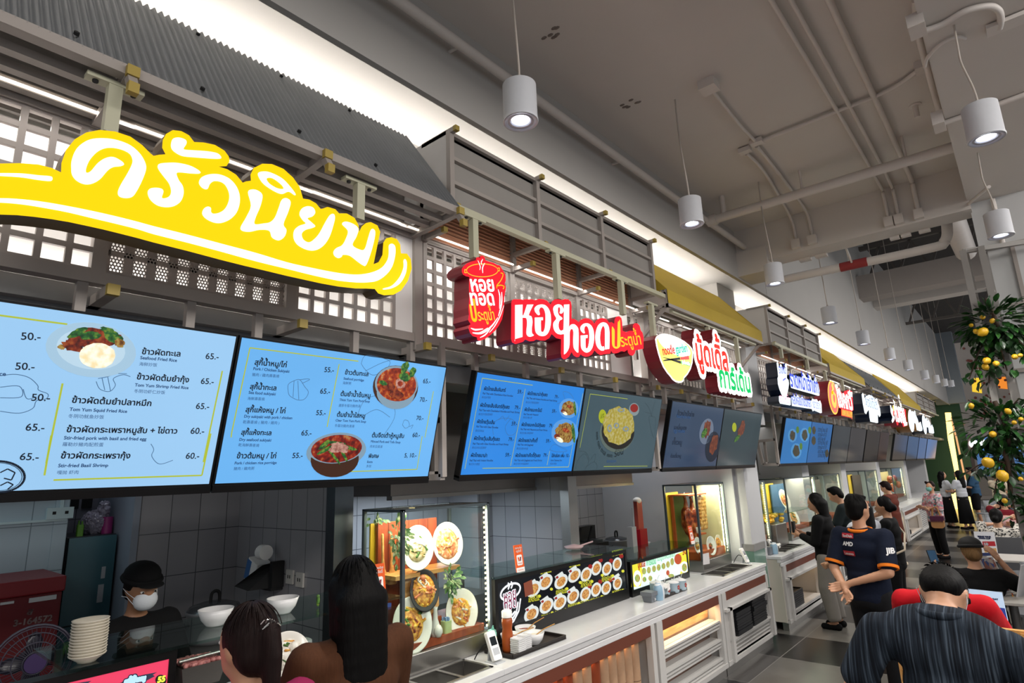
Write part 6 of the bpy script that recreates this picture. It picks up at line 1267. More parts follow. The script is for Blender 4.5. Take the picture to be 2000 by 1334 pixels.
o = b.build('yellow_noodle_heap', egg); tag(o, 'heap of yellow noodles in a steel tub of the fourth stall', 'noodles', kind='stuff'); b = MB(); b.box((-3.22, 8.88, .872), (-2.88, 9.35, 1.18)); tag(b.build('noodle_tub', STEEL, bevel=.01), 'steel tub holding the heap of yellow noodles', 'tub')
# ------------------------------------------------------------------ things on and behind the counters
MELA = mat('white_melamine', '#dedede', .25, noise=.02); ORANGE = mat('orange_print', '#e8590c', .45); WPRINT = mat('white_print', '#f4f2ee', .5); REDP = mat('red_plastic', '#b01026', .4, noise=.1); GREYP = mat('grey_plastic', '#6f747a', .45, noise=.05); SILV = mat('silver_print', '#b9bcc0', .4)
def payterm(x, y, label, rz=0):
    t = thing('payment_terminal', label, 'card terminal', (x, y, .87), rz); M = Matrix.Translation((0, 0, 0)) @ Euler((0, -.42, 0)).to_matrix().to_4x4()
    b = MB(); M2 = Matrix.Translation((0, 0, .012)) @ Euler((0, -.4, 0)).to_matrix().to_4x4(); b.rbox((-.012, -.038, 0), (.014, .038, .17), .012, 0, M2, axis=0); b.build('body', WPRINT, t, True, bevel=.003)
    b = MB(); b.box((.0142, -.026, .085), (.0152, .026, .135), 0, M2); b.build('display', mat('terminal_screen', '#1c2a33', .1, em=.15), t, True)
    b = MB(); b.box((.0142, -.026, .03), (.015, .026, .07), 0, M2); b.build('card_window', SILV, t, True)
    b = MB(); b.box((-.07, -.04, .0), (.03, .04, .006)); b.bar((-.06, 0, .004), (-.045, 0, .085), .05, .008); b.bar((-.045, 0, .085), (-.03, 0, .06), .04, .01); b.build('stand', SILV, t, True)
    b = MB(); b.tube(catmull([(-.06, .01, .07), (-.1, .0, .09), (-.13, -.03, .05), (-.15, -.05, .005)], 5), .004, 6); b.build('cable', MATTE, t, True)
payterm(-2.72, 2.93, 'white card terminal on a stand between the sunken rack and the sauce tray'); payterm(-2.77, 7.38, 'white card terminal at the far end of the first worktop'); payterm(-2.78, 8.4, 'white card terminal on the fourth stall worktop')
def paysign(x, y, z, label, tilt=-.12):
    t = thing('payment_sign', label, 'sign', (x, y, z)); M = Matrix.Translation((x, y, z)) @ Euler((0, tilt, 0)).to_matrix().to_4x4()
    b = MB(); b.box((-.003, -.045, 0), (.003, .045, .185), 0, M); b.build('board', ORANGE, t)
    p = Pl(M @ V((.0035, 0, 0)), M.to_3x3() @ V((0, 1, 0)), M.to_3x3() @ V((0, 0, 1))); b = MB()
    b.poly(p, [[(-.045, 0), (.045, 0), (.045, .03), (-.045, .03)]], 0); 
    sq = [(-.03, .05), (-.022, .044), (.022, .044), (.03, .05), (.03, .11), (.022, .116), (-.022, .116), (-.03, .11)]; b.poly(p, [sq], 0)
    text(b, p, 'รับชำระด้วย', (-.036, .158), (.036, .158), k=.0005, bold=.0012); text(b, p, 'ทรูมันนี่', (-.03, .135), (.03, .135), k=.0005, bold=.0012)
    b.poly(p, [[(-.02, .1), (-.006, .1), (.0, .075), (-.012, .072)]], .001, 0, 1); b.poly(p, [[(.02, .1), (.006, .1), (.0, .075), (.012, .072)]], .001, 0, 2)
    text(b, p, 'truemoney', (-.022, .056), (.022, .056), k=.001, mi=1, bold=.0006); text(b, p, 'truemoney', (-.03, .01), (.03, .01), k=.001, mi=1); b.build('print', [WPRINT, ORANGE, mat('maroon_print', '#7a1c2c', .5)], t)
    b = MB(); b.box((-.03, -.045, -.001), (.03, .045, .003), 0, Matrix.Translation((x, y, z))); b.build('foot', CLEAR, t)
paysign(-2.93, 3.43, 1.314, 'orange payment sign on the glass shelf over the black menu box'); paysign(-2.9, 2.17, 1.348, 'orange payment sign left of the tall lit case'); paysign(-2.93, 6.3, 1.2, 'orange payment sign before the roast duck case')
# tray of sauces
def rtray(x0, x1, y0, y1, label, z=.87):
    b = MB(); b.rbox((x0, y0, z+.002), (x1, y1, z+.008), .02)
    pts = [(x0+.01, y0+.01), (x1-.01, y0+.01), (x1-.01, y1-.01), (x0+.01, y1-.01)]
    for i in range(4): (a, c), (d, e) = pts[i], pts[(i+1) % 4]; b.bar((a, c, z+.014), (d, e, z+.014), .012, .022)
    tag(b.build('serving_tray', mat('brown_tray', '#1c1614', .4)), label, 'tray')
rtray(-2.93, -2.67, 3.02, 3.6, 'dark brown tray with sauce bottles and bowls before the black menu box')
def bottle(x, y, z, r, h, body, cap, label, nozzle=True):
    t = thing('sauce_bottle', label, 'bottle', (x, y, z)); b = MB(); b.lathe([(0, 0), (r, 0), (r*1.02, h*.06), (r, h*.4), (r*.86, h*.5), (r, h*.62), (r*.98, h*.72), (r*.6, h*.78), (0, h*.78)] if h > .2 else [(0, 0), (r, 0), (r, h*.6), (r*.8, h*.68), (0, h*.68)]); b.build('body', body, t, True)
    b = MB(); q = h*.76 if h > .2 else h*.66; b.lathe([(r*.95, q), (r*.95, q+h*.14), (r*.5, q+h*.18), (0, q+h*.18)]); 
    if nozzle: b.cyl((0, 0, q+h*.15), (.012, 0, q+h*.34), r*.28, r*.12, 8)
    b.build('cap', cap, t, True)
bottle(-2.8, 3.12, .88, .036, .27, mat('chili_sauce', '#a04a1c', .3, noise=.1), WPRINT, 'tall bottle of orange brown sauce with a white cap', False)
TEAL = mat('teal_cap', '#7fc9b8', .4); bottle(-2.9, 3.08, .88, .03, .15, mat('clear_sauce', '#d8d8b8', .3), TEAL, 'small squeeze bottle with a teal cap, behind the yellow filled one'); bottle(-2.86, 3.04, .88, .03, .15, mat('yellow_sauce', '#d9cf6a', .3), TEAL, 'small squeeze bottle of yellow sauce with a teal cap')
def stackof(n, x, y, z, dz, mk, label, group, jit=.0015):
    o = mk(); 
    for k in range(n):
        q = o if k == 0 else o.copy()
        if k: COL.objects.link(q)
        q.location = (x+random.uniform(-jit, jit), y+random.uniform(-jit, jit), z+k*dz); tag(q, label, 'plate' if 'plate' in label else 'bowl', group)
def sqplate(): b = MB(); b.rbox((-.036, -.036, 0), (.036, .036, .004), .008); [b.bar(p, q, .006, .008) for p, q in (((-.034, -.034, .006), (.034, -.034, .006)), ((.034, -.034, .006), (.034, .034, .006)), ((.034, .034, .006), (-.034, .034, .006)), ((-.034, .034, .006), (-.034, -.034, .006)))]; return b.build('square_saucer', MELA)
stackof(8, -2.72, 3.13, .88, .0115, sqplate, 'white square sauce plate in the front stack on the brown tray', 'square plates, front stack'); stackof(8, -2.735, 3.21, .88, .0115, sqplate, 'white square sauce plate in the back stack on the brown tray', 'square plates, back stack')
def bowl(x, y, z, r, h, label, spoon=None, m=MELA, fill=None):
    t = thing('bowl', label, 'bowl', (x, y, z)); b = MB(); b.lathe([(0, .004), (r*.5, 0), (r*.55, .006), (r*.8, h*.4), (r, h), (r*.96, h), (r*.76, h*.42), (r*.5, .014), (0, .012)], seg=28); b.build('body', m, t, True)
    if fill: b = MB(); b.lathe([(r*.86, h*.7), (0, h*.74)]); b.build('contents', fill, t, True)
    if spoon: b = MB(); b.ell((0, 0, h*.6), (.022, .03, .008)); b.tube([(0, 0, h*.6), (spoon[0]*.5, spoon[1]*.5, h*1.1), (spoon[0], spoon[1], h*1.35)], .0035, 6); o = b.build('spoon', mat('brass', '#b98a4a', .3, .7)); o.location = (x, y, z); tag(o, 'brass spoon resting in the '+label, 'spoon')
CHIL = ramp_mat('chili_flakes', ((.4, '#6a1c0c'), (.6, '#b0502a')), 80, .6)
bowl(-2.76, 3.34, .88, .075, .075, 'white fluted bowl in front on the brown tray', (.06, .16), fill=mat('sugar', '#e6ddc8', .8)); bowl(-2.9, 3.42, .88, .075, .075, 'white fluted bowl behind on the brown tray', (.02, .19), fill=CHIL); bowl(-2.88, 3.24, .88, .07, .07, 'white bowl beside the tall sauce bottle', (.1, .13), fill=CHIL)
# noodle stall condiments
rtray(-2.9, -2.7, 5.06, 5.6, 'dark tray with four enamel pots before the pale menu box')
ENA = mat('enamel_blue_white', '#a9bcc6', .25, noise=.03); FLW = mat('red_flower', '#a83a2c', .5)
for k, (x, y, lb) in enumerate(((-2.76, 5.22, 'enamel pot with a red flower nearest on the dark tray'), (-2.745, 5.38, 'second enamel pot on the dark tray'), (-2.74, 5.52, 'enamel pot at the far end of the dark tray'), (-2.87, 5.3, 'enamel pot at the back of the dark tray'))):
    t = thing('enamel_pot', lb, 'pot', (x, y, .88)); b = MB(); b.lathe([(0, 0), (.055, 0), (.06, .02), (.06, .08), (.062, .084), (0, .084)]); b.build('body', ENA, t, True)
    b = MB(); b.lathe([(.063, .084), (.06, .09), (.03, .1), (0, .102)]); b.ell((0, 0, .108), (.009, .009, .008)); b.tube([(.01, .0, .09), (.02, .01, .13), (.03, .02, .15)], .003, 5); b.build('lid', MELA, t, True)
    b = MB(); 
    for a in range(5): b.ell((.06, .014*math.cos(a*1.256), .045+.014*math.sin(a*1.256)), (.003, .009, .009), seg=8, rings=5)
    b.build('flower', FLW, t, True)
b = MB(); b.add([(-2.79, 4.9, .872), (-2.71, 4.9, .872), (-2.71, 4.97, .872), (-2.79, 4.97, .872), (-2.8, 4.885, .955), (-2.7, 4.885, .955), (-2.7, 4.985, .955), (-2.8, 4.985, .955)], ((0, 3, 2, 1), (0, 1, 5, 4), (1, 2, 6, 5), (2, 3, 7, 6), (3, 0, 4, 7)), 0); b.box((-2.805, 4.88, .925), (-2.695, 4.99, .957)); b.box((-2.69, 4.925, .89), (-2.697, 4.945, .905), 1)
tag(b.build('sachet_caddy', [GREYP, SILV]), 'grey tapered caddy left of the blue white straw dispenser', 'caddy')
def dispenser(x, y, label):
    t = thing('straw_dispenser', label, 'dispenser', (x, y, .872)); b = MB(); b.lathe([(.02, 0), (.055, 0), (.062, .05), (.055, .105), (.035, .135), (0, .142)], sx=.75); b.build('body', mat('dispenser_white', '#d8dde2', .35), t, True)
    b = MB(); b.lathe([(.0565, .0), (.0635, .05), (.0565, .105), (.03, .139)], M=Matrix.Diagonal((.77, 1, 1)), seg=24); 
    b.v = [p if p.y < 0 else V((p.x*.9, p.y*.2, p.z)) for p in b.v]; b.build('side_shell', mat('dispenser_blue', '#8fb0c6', .35), t, True)
    b = MB(); b.bar((.02, .05, .09), (.03, .12, .11), .05, .012); b.bar((.03, .12, .115), (.03, .13, .06), .05, .008); b.build('flap', WPRINT, t, True)
dispenser(-2.72, 5.06, 'blue white straw dispenser beside the enamel pots'); dispenser(-2.75, 8.3, 'blue white dispenser on the fourth stall worktop')
b = MB(); b.rbox((-2.85, 8.13, .872), (-2.75, 8.24, .97), .01); tag(b.build('sachet_caddy', GREYP), 'grey caddy on the near corner of the fourth stall worktop', 'caddy')
b = MB(); b.box((-2.9, 2.13, 1.2), (-2.82, 2.25, 1.3)); b.box((-2.885, 2.15, 1.3), (-2.87, 2.23, 1.32), 1); b.box((-2.9, 2.1, .872), (-2.86, 2.14, 1.2)); tag(b.build('leaflet_holder', [CLEAR, mat('blue_leaflet', '#27407a', .5, noise=.3)]), 'clear leaflet holder with blue leaflets below the orange sign', 'holder')
# ---- first stall: shelf top and cold well
SH = 1.3475
def mkb(): b = MB(); b.lathe([(0, 0), (.03, 0), (.034, .006), (.062, .026), (.064, .03), (.058, .03), (.03, .01), (0, .008)]); return b.build('bowl', mat('cream_melamine', '#cbc4b4', .35))
stackof(13, -2.93, .8, SH, .0105, mkb, 'cream bowl in the tall stack on the glass shelf', 'stacked cream bowls on the glass shelf', .001)
bowl(-3.1, 1.36, SH, .08, .075, 'white bowl at the back of the glass shelf behind the ponytail'); bowl(-3.06, 1.68, SH, .08, .075, 'white bowl on the glass shelf between the two women')
dish((-3.02, 1.86, SH+.012), (.0, .0, 1), .12, .09, 0, [meatb, greens, shrimp, egg], 'white plate of basil stir fry with egg on the glass shelf', rim=PORC, k_=40, fr=.55, fh=.05)
dish((-2.78, 1.56, 1.22), (.85, -.25, .5), .1, .1, 0, [white_f, noodl, greens, white_f, meatb], 'plate with a fried egg, rice and squid rings tilted below the glass shelf', rim=PORC, k_=22, fr=.72, bits=((.35, .2, .3, 0), (.35, .22, .14, 1)))
def mkp(): b = MB(); b.lathe([(0, 0), (.06, 0), (.11, .012), (.112, .016), (.06, .005), (0, .004)], seg=28); return b.build('dinner_plate', mat('grey_melamine', '#9a9a9a', .35))
stackof(9, -3.05, 1.72, 1.12, .008, mkp, 'grey white plate in the stack under the glass shelf', 'stacked plates under the glass shelf'); b = MB(); b.box((-3.2, 1.55, .872), (-2.9, 1.9, 1.118)); tag(b.build('steel_step', STEEL), 'steel step holding the plate stack under the glass shelf', 'step')
b = MB(); b.add([(-3.02, 1.15, 1.16), (-2.88, 1.15, 1.16), (-2.88, 1.3, 1.16), (-3.02, 1.3, 1.16), (-3.04, 1.13, 1.25), (-2.86, 1.13, 1.25), (-2.86, 1.32, 1.25), (-3.04, 1.32, 1.25)], ((0, 3, 2, 1), (0, 1, 5, 4), (1, 2, 6, 5), (2, 3, 7, 6), (3, 0, 4, 7))); t = b.build('food_pan', STEEL); tag(t, 'steel pan of minced meat in the cold well right of the pink box', 'pan')
b = MB()
for k in range(60): b.cap((-2.95+random.uniform(-.07, .07), 1.225+random.uniform(-.07, .07), 1.245+.01*random.random()), (-2.95+random.uniform(-.07, .07), 1.225+random.uniform(-.07, .07), 1.25), .01, seg=6)
o = b.build('minced_meat', FN('raw_mince', (.4, '#8a4a4a'), (.6, '#b87a74'))); tag(o, 'pink minced meat in the steel pan', 'meat', kind='stuff')
b = MB(); b.tube([(-2.92, 1.14, 1.265), (-2.9, 1.36, 1.275)], .008, 8); tag(b.build('ladle', STEEL), 'steel ladle lying across the pan of meat', 'ladle')
for k, y in enumerate((1.22, 1.36)):
    b = MB(); b.cyl((-2.88, y, 1.04), (-2.88, y, 1.13), .036, seg=20); b.cyl((-2.88, y, 1.13), (-2.88, y, 1.134), .034, seg=20, mi=1); b.cyl((-2.88, y, 1.06), (-2.88, y, 1.08), .0365, seg=20, mi=2, caps=False); tag(b.build('food_can', [mat('red_can', '#a01c1c', .35), SILV, mat('gold_can', '#b99a4a', .35)]), ('red food can nearest the pink box in the cold well', 'red food can second from the pink box in the cold well')[k], 'can', 'food cans in the cold well')
b = MB(); b.box((-3.1, 1.13, .872), (-2.8, 1.46, 1.038)); b.box((-3.08, 1.14, 1.038), (-2.96, 1.32, 1.158)); tag(b.build('cold_well', STEEL), 'steel cold well holding the pan and cans', 'cold well')
# ---- first kitchen
t = thing('fridge', 'dark teal two door fridge in the kitchen niche', 'fridge', (-5.3, 1.4, 0)); b = MB(); b.box((-5.78, 1.23, 0), (-5.24, 1.53, 1.68)); b.build('body', mat('fridge_side', '#20242a', .4), t); b = MB(); b.box((-5.24, 1.235, 1.1), (-5.2, 1.525, 1.675)); b.build('door', mat('fridge_teal', '#3f6872', .3, noise=.06), t); b = MB(); b.box((-5.24, 1.235, .1), (-5.2, 1.525, 1.09)); b.build('lower_door', mat('fridge_teal', '#3f6872'), t); b = MB(); b.box((-5.199, 1.45, 1.38), (-5.197, 1.475, 1.46)); b.box((-5.199, 1.44, 1.22), (-5.197, 1.475, 1.34)); b.build('sticker', SILV, t)
b = MB(); b.ell((-5.45, 1.44, 1.76), (.12, .09, .09)); b.ell((-5.4, 1.48, 1.85), (.06, .04, .07)); vs, fs = remesh(b, .012, 2); b2 = MB(); b2.add([p+V((random.gauss(0, .005), random.gauss(0, .005), random.gauss(0, .005))) for p in vs], fs); tag(b2.build('plastic_bag', mat('white_film', '#9c98a8', .25, noise=.2)), 'crumpled white plastic bag on top of the teal fridge', 'bag'); b = MB(); b.cyl((-5.36, 1.5, 1.68), (-5.36, 1.5, 1.8), .035); tag(b.build('pink_tub', mat('pink_plastic', '#a0307a', .4)), 'pink tub beside the plastic bag on the fridge', 'tub')
b = MB(); b.rbox((-5.3, 1.29, 1.68), (-5.26, 1.33, 1.76), .008); b.cyl((-5.28, 1.3, 1.76), (-5.28, 1.3, 1.79), .006, seg=6); b.cyl((-5.28, 1.32, 1.76), (-5.28, 1.32, 1.785), .006, seg=6); tag(b.build('green_cup', mat('lime_plastic', '#5f9a2a', .4)), 'lime green cup on the left of the fridge top', 'cup')
for y, lb in ((1.34, 'left'), (1.43, 'right')): b = MB(); b.box((-5.8, y, 1.86), (-5.79, y+.07, 1.95)); tag(b.build('wall_plate', MATTE), 'black wall plate above the fridge, the %s one' % lb, 'wall plate', 'black wall plates above the fridge')
t = thing('cool_box', 'large red chest with handwritten numbers in the left kitchen', 'chest', (-4.7, .8, 0)); b = MB(); b.box((-5.12, -.2, .5), (-4.6, 1.09, 1.41)); b.build('body', mat('red_chest', '#5f0c15', .45, noise=.08), t, bevel=.01); b = MB(); b.box((-5.13, -.21, 1.41), (-4.585, 1.1, 1.5)); b.build('lid', mat('red_chest_lid', '#7a161e', .45, noise=.06), t, bevel=.01)
b = MB(); b.box((-4.6, .93, 1.37), (-4.588, 1.06, 1.395)); b.box((-4.6, .8, 1.38), (-4.588, .86, 1.393)); b.build('latch', SILV, t); b = MB(); p = PX(-4.598); l = lambda *a: [p.px(*q) for q in zc((0, 1150), .21, a)]
for s_, a, c in (('ส', (245, 240), (298, 240)), ('3-164572', (118, 352), (485, 295))): text(b, p, s_, *l(a, c), k=0, bold=.003)
b.build('handwriting', mat('chalk_white', '#a89a98', .8), t); b = MB(); b.box((-5.12, -.3, 0), (-4.55, 1.09, .5)); tag(b.build('low_bench', STEEL), 'steel bench under the red chest', 'bench')
FANM = mat('fan_grey', '#3c3a48', .4); t = thing('desk_fan', 'dark grey desk fan before the red chest', 'fan', (-3.9, .83, .85)); b = MB(); c = V((-3.9, .83, 1.19)); R_ = .165; B3 = basis((1, 0, .05))
for r in (.05, .09, .13, .155, R_): b.tube([c+B3 @ V((r*math.cos(a), r*math.sin(a), .03+.05*(1-(r/R_)**2))) for a in [2*PI*k/32 for k in range(32)]], .003 if r < R_ else .006, 5, closed=True)
for k in range(48): a = 2*PI*k/48; b.tube([c+B3 @ V((r*math.cos(a), r*math.sin(a), .03+.05*(1-(r/R_)**2))) for r in (.045, .1, R_)], .0012, 4)
b.build('grille', FANM, t); b = MB(); b.cyl(c+B3 @ V((0, 0, .075)), c+B3 @ V((0, 0, .085)), .045, seg=20); b.build('hub', mat('fan_purple', '#3c2a58', .4), t); b = MB()
for k in range(4): b.ell(c+B3 @ V((.075*math.cos(k*PI/2), .075*math.sin(k*PI/2), .02)), (.065, .04, .006), B3 @ Euler((.3, 0, k*PI/2)).to_matrix(), 10, 5)
b.build('blade', mat('fan_blade', '#2a2834', .3), t); b = MB(); b.cyl(c-B3 @ V((0, 0, .06)), c, .05, seg=16); b.tube([c-V((.04, 0, .02)), (-3.95, .83, .86)], .018, 8); b.cyl((-3.95, .83, .85), (-3.95, .83, .87), .1, seg=24); b.build('stand', FANM, t)
b = MB(); b.box((-4.2, .2, .0), (-3.6, 1.02, .85)); tag(b.build('work_table', STEEL), 'steel table under the dark desk fan', 'table'); b = MB(); b.box((-4.8, 1.57, .0), (-4.1, 2.23, .98)); tag(b.build('work_table', STEEL), 'steel table under the rice cooker', 'table')
def cooker(x, y, z, r, h, label, m):
    t = thing('rice_cooker', label, 'rice cooker', (x, y, z)); b = MB(); b.lathe([(0, 0), (r*.85, 0), (r*.95, h*.1), (r, h*.7), (r*1.04, h*.74), (r*1.04, h*.8), (0, h*.8)]); b.build('body', m, t, True); b = MB(); b.lathe([(r*1.0, h*.8), (r*.9, h*.9), (r*.5, h*.98), (0, h)]); b.build('lid', mat('lid_glass', '#3f4144', .12), t, True)
    b = MB(); b.tube(catmull([(0, -.03, h), (0, -.025, h+.05), (0, 0, h+.065), (0, .025, h+.05), (0, .03, h)], 4), .011, 8); b.build('knob', MATTE, t, True); b = MB(); [b.tube(catmull([(.03, s*r, h*.5), (.02, s*(r+.06), h*.5), (-.03, s*(r+.06), h*.5), (-.04, s*r, h*.5)], 4), .012, 6) for s in (-1, 1)]; b.build('handle', MATTE, t, True)
cooker(-4.4, 1.92, .98, .17, .25, 'big rice cooker with a dark lid in the first kitchen corner', mat('cooker_grey', '#6f7072', .35))
t = thing('receipt_dispenser', 'black wall bracket holding a white and blue dispenser with a paper roll', 'dispenser', (-4.2, 2.24, 1.3)); b = MB(); b.add([(-4.1, 2.24, 1.3), (-4.13, 2.24, 1.47), (-4.16, 2.12, 1.45), (-4.3, 2.0, 1.32), (-4.2, 2.05, 1.29)], ((0, 1, 2, 3, 4),)); b.box((-4.13, 2.16, 1.3), (-4.09, 2.245, 1.47)); b.box((-4.4, 2.16, 1.28), (-4.1, 2.245, 1.3)); b.build('bracket', MATTE, t); M = Matrix.Translation((-4.29, 2.17, 1.38)) @ Euler((0, .35, 0)).to_matrix().to_4x4(); b = MB(); b.rbox((-.11, -.05, -.08), (.03, .06, .08), .01, 0, M); b.build('case', WPRINT, t); b = MB(); b.box((-.112, -.052, -.07), (-.05, -.049, .07), 0, M); b.build('label_panel', mat('blue_label', '#3f6fa8', .5, noise=.3, nscale=20), t); b = MB(); b.cyl((-4.24, 2.15, 1.53), (-4.17, 2.15, 1.53), .05, seg=20); b.build('paper_roll', WPRINT, t)
for x, z, lb in ((-4.52, 1.37, 'left of the black dispenser bracket'), (-4.0, 1.37, 'right of the black dispenser bracket, first one'), (-3.87, 1.36, 'right of the black dispenser bracket, second one')): b = MB(); b.box((x-.045, 2.235, z-.045), (x+.045, 2.248, z+.045)); [b.box((x-.02+.025*k, 2.233, z-.01), (x-.012+.025*k, 2.236, z+.012), 1) for k in range(2)]; tag(b.build('wall_socket', [mat('socket_white', '#b9b6b0', .5), MATTE]), 'white wall socket '+lb, 'socket')
b = MB(); p = atX(122, 1001, -5.14); b.box((-5.15, p.y-.09, p.z-.04), (-5.12, p.y+.06, p.z+.035)); b.box((-5.145, p.y-.02, p.z+.03), (-5.13, p.y, 2.5)); b.box((-5.149, -1, p.z-.055), (-5.13, 1.19, p.z-.04)); [b.box((-5.121, p.y-.06+.07*k, p.z-.01), (-5.119, p.y-.04+.07*k, p.z+.01), 1) for k in range(2)]; tag(b.build('wall_socket', [mat('socket_pale', '#b7cdd0', .5), MATTE]), 'double wall socket on the bluish lit wall at the left', 'socket')
# ---- extractor hoods
def hood(y0, y1, label, x0=-4.8, x1=-3.75, z0=1.87, z1=2.72):
    t = thing('extractor_hood', label, 'extractor hood', (x1, y0, z0)); b = MB(); b.box((x0, y0, z0), (x1, y1, z1)); b.build('canopy', mat('hood_steel', '#8a8683', .38, .75, noise=.12, nscale=4), t); b = MB(); b.box((x1-.05, y0, z0-.03), (x1+.015, y1, z0)); b.build('lip', STEEL, t); return t
hood(2.9, 4.66, 'dark steel extractor hood over the second kitchen'); hood(5.0, 6.55, 'steel extractor hood over the third kitchen', z0=1.85); hood(8.6, 10.3, 'steel extractor hood over the fourth kitchen', x1=-3.5)
# ---- third kitchen
t = thing('deep_fryer', 'black twin deep fryer with baskets on the back counter', 'fryer', (-4.3, 6.1, 1.0)); b = MB(); b.box((-4.5, 5.8, .97), (-4.15, 6.55, 1.15)); b.box((-4.52, 6.15, 1.15), (-4.4, 6.65, 1.33)); b.build('body', BLACK, t); b = MB(); [b.tube([(-4.2, y, 1.17), (-4.15, y+.02, 1.36)], .014, 8) for y in (5.95, 6.18)]; b.build('basket_handle', MATTE, t); b = MB(); [b.box((-4.48, 5.84+.36*k, 1.15), (-4.2, 6.14+.36*k, 1.18)) for k in range(2)]; b.build('basket', DSTEEL, t)
b = MB(); b.box((-4.8, 5.0, 0), (-4.0, 7.5, .97)); tag(b.build('back_counter', STEEL), 'steel back counter of the third kitchen', 'counter'); b = MB(); b.box((-4.8, 2.4, 0), (-4.2, 4.5, .9)); tag(b.build('back_counter', STEEL), 'steel back counter of the second kitchen', 'counter')
cooker(-4.25, 6.9, .97, .15, .2, 'pale rice cooker on the third kitchen counter', mat('cooker_pale', '#8f969c', .4)); b = MB(); b.lathe([(0, 0), (.16, 0), (.2, .09), (.19, .09), (.15, .01)], (-4.2, 7.28, .97)); tag(b.build('basin', MELA), 'wide white basin at the end of the third kitchen counter', 'basin')
t = thing('red_holder', 'red upright holder with a tall pinkish chute behind the glass shelf', 'holder', (-3.75, 6.62, .97)); b = MB(); b.box((-3.8, 6.55, .97), (-3.7, 6.72, 1.3)); b.build('holder_box', REDP, t); b = MB(); b.box((-3.79, 6.6, 1.25), (-3.74, 6.72, 1.62)); b.build('chute', mat('pink_acrylic', '#b8544c', .25), t); b = MB(); b.ell((-3.77, 6.66, 1.63), (.05, .06, .04)); b.build('paper_end', WPRINT, t); b = MB(); b.tube([(-3.75, 6.5, 1.3), (-3.72, 6.44, 1.56)], .006, 6); b.box((-3.8, 6.4, .97), (-3.72, 6.5, 1.34)); b.build('skimmer', SILV, t)
b = MB(); b.box((-4.2, 6.55, 0), (-3.6, 6.95, .97)); tag(b.build('side_table', STEEL), 'steel side table under the red holder', 'table')
b = MB(); b.box((-4.82, 6.55, 1.5), (-4.81, 6.7, 1.58)); b.tube(catmull([(-4.8, 6.6, 1.54), (-4.75, 6.45, 1.5), (-4.7, 6.3, 1.35), (-4.6, 6.3, 1.2)], 5), .012, 6); b.tube(catmull([(-4.8, 6.65, 1.54), (-4.75, 6.7, 1.4), (-4.7, 6.75, 1.2)], 5), .01, 6); tag(b.build('power_cable', MATTE), 'black plug and cables on the third kitchen wall', 'cable')
b = MB(); b.box((-3.7, 7.53, 1.25), (-3.45, 7.552, 1.4)); b.box((-3.62, 7.525, 1.38), (-3.54, 7.55, 1.41), 1); tag(b.build('wall_socket', [mat('socket_white', '#b9b6b0'), MATTE]), 'white socket box on the partition beside the roast case', 'socket')
b = MB(); b.lathe([(0, 0), (.07, .01), (.09, .03), (0, .05)], (-3.3, 4.62, 1.312)); b.tube([(-3.26, 4.62, 1.34), (-3.2, 4.78, 1.37)], .008, 6); tag(b.build('ladle', mat('pale_pink_plastic', '#c9a8a8', .4)), 'pale ladle lying on the glass shelf over the black menu box', 'ladle')
# weak working light inside the kitchens, plus a small added fill brightening the niche
area('kitchen_light', (-4.2, 3.6, 1.85), (.5, 1.0), 20, (.72, .87, 1)); area('kitchen_light', (-4.0, 6.2, 2.65), (.6, 1.6), 24, (.88, .94, 1)); area('kitchen_light', (-4.9, .4, 2.6), (.5, 1), 2.4, (.7, .92, 1)); area('kitchen_light', (-5.4, 1.38, 2.65), (.3, .3), .8, (.85, .9, 1)); area('kitchen_light', (-3.9, 1.7, 2.6), (.8, .8), .5, (1, .97, .93)); area('kitchen_light', (-3.9, 10, 2.65), (.8, 2), 5, (1, .95, .9)); area('kitchen_light', (-3.8, 17, 2.65), (.8, 6), 14, (1, .95, .9))
# ------------------------------------------------------------------ people
from mathutils.bvhtree import BVHTree
SKIN = mat('skin_tan', '#b98a6c', .5, noise=.06, nscale=12); SKIND = mat('skin_brown', '#8f6549', .5, noise=.06, nscale=12)
def hairmat(n, c): return mat(n, c, .6, spec=.12, noise=.5, nscale=60, bump=.35, bscale=90, stretch=(1, 1, .12))
HB = hairmat('black_hair', '#070606'); HBR = hairmat('dark_brown_hair', '#1c1110')
EYEW = mat('eye_white', '#d8d4cf', .3); IRIS = mat('iris', '#1a0f0a', .2); LIP = mat('lip', '#8a4a42', .5); MASK = mat('face_mask', '#c9cdd2', .7, bump=.2, bscale=60, stretch=(1, 1, 8))
def cloth(n, c, **k): return mat(n, c, .85, noise=k.pop('noise', .12), nscale=k.pop('nscale', 8), bump=.15, bscale=40, spec=.2, **k)
def hand(b, w, d, nrm, side, s=1, curl=.7):
    """palm, four unequal bent fingers and a thumb from the side of the palm"""
    d = V(d).normalized(); nrm = V(nrm); nrm = (nrm-d*nrm.dot(d)).normalized(); lat = d.cross(nrm)*side
    b.cap(w, w+d*.03*s, .022*s, .024*s, 8)
    for k in range(4): o = lat*(.03-.02*k)*s; b.cap(w+d*.025*s+o*.7, w+d*.085*s+o, .013*s, .012*s, 8)
    for k, L in enumerate((.07, .08, .074, .058)):
        p = w+d*.088*s+lat*(.031-.0205*k)*s; a = 0; st = L*s/3
        for j in range(3):
            a += curl*(.35+.1*j); q = p+(d*math.cos(a)+nrm*math.sin(a))*st; b.cap(p, q, (.0092-.0009*j)*s, (.0085-.0009*j)*s, 8); p = q
    p = w+d*.03*s+lat*.028*s; q = p+(d*.55+lat*.75+nrm*.35).normalized()*.038*s; b.cap(p, q, .0125*s, .0105*s, 8); b.cap(q, q+(d*.8+lat*.2+nrm*.5).normalized()*.03*s, .0105*s, .008*s, 8)
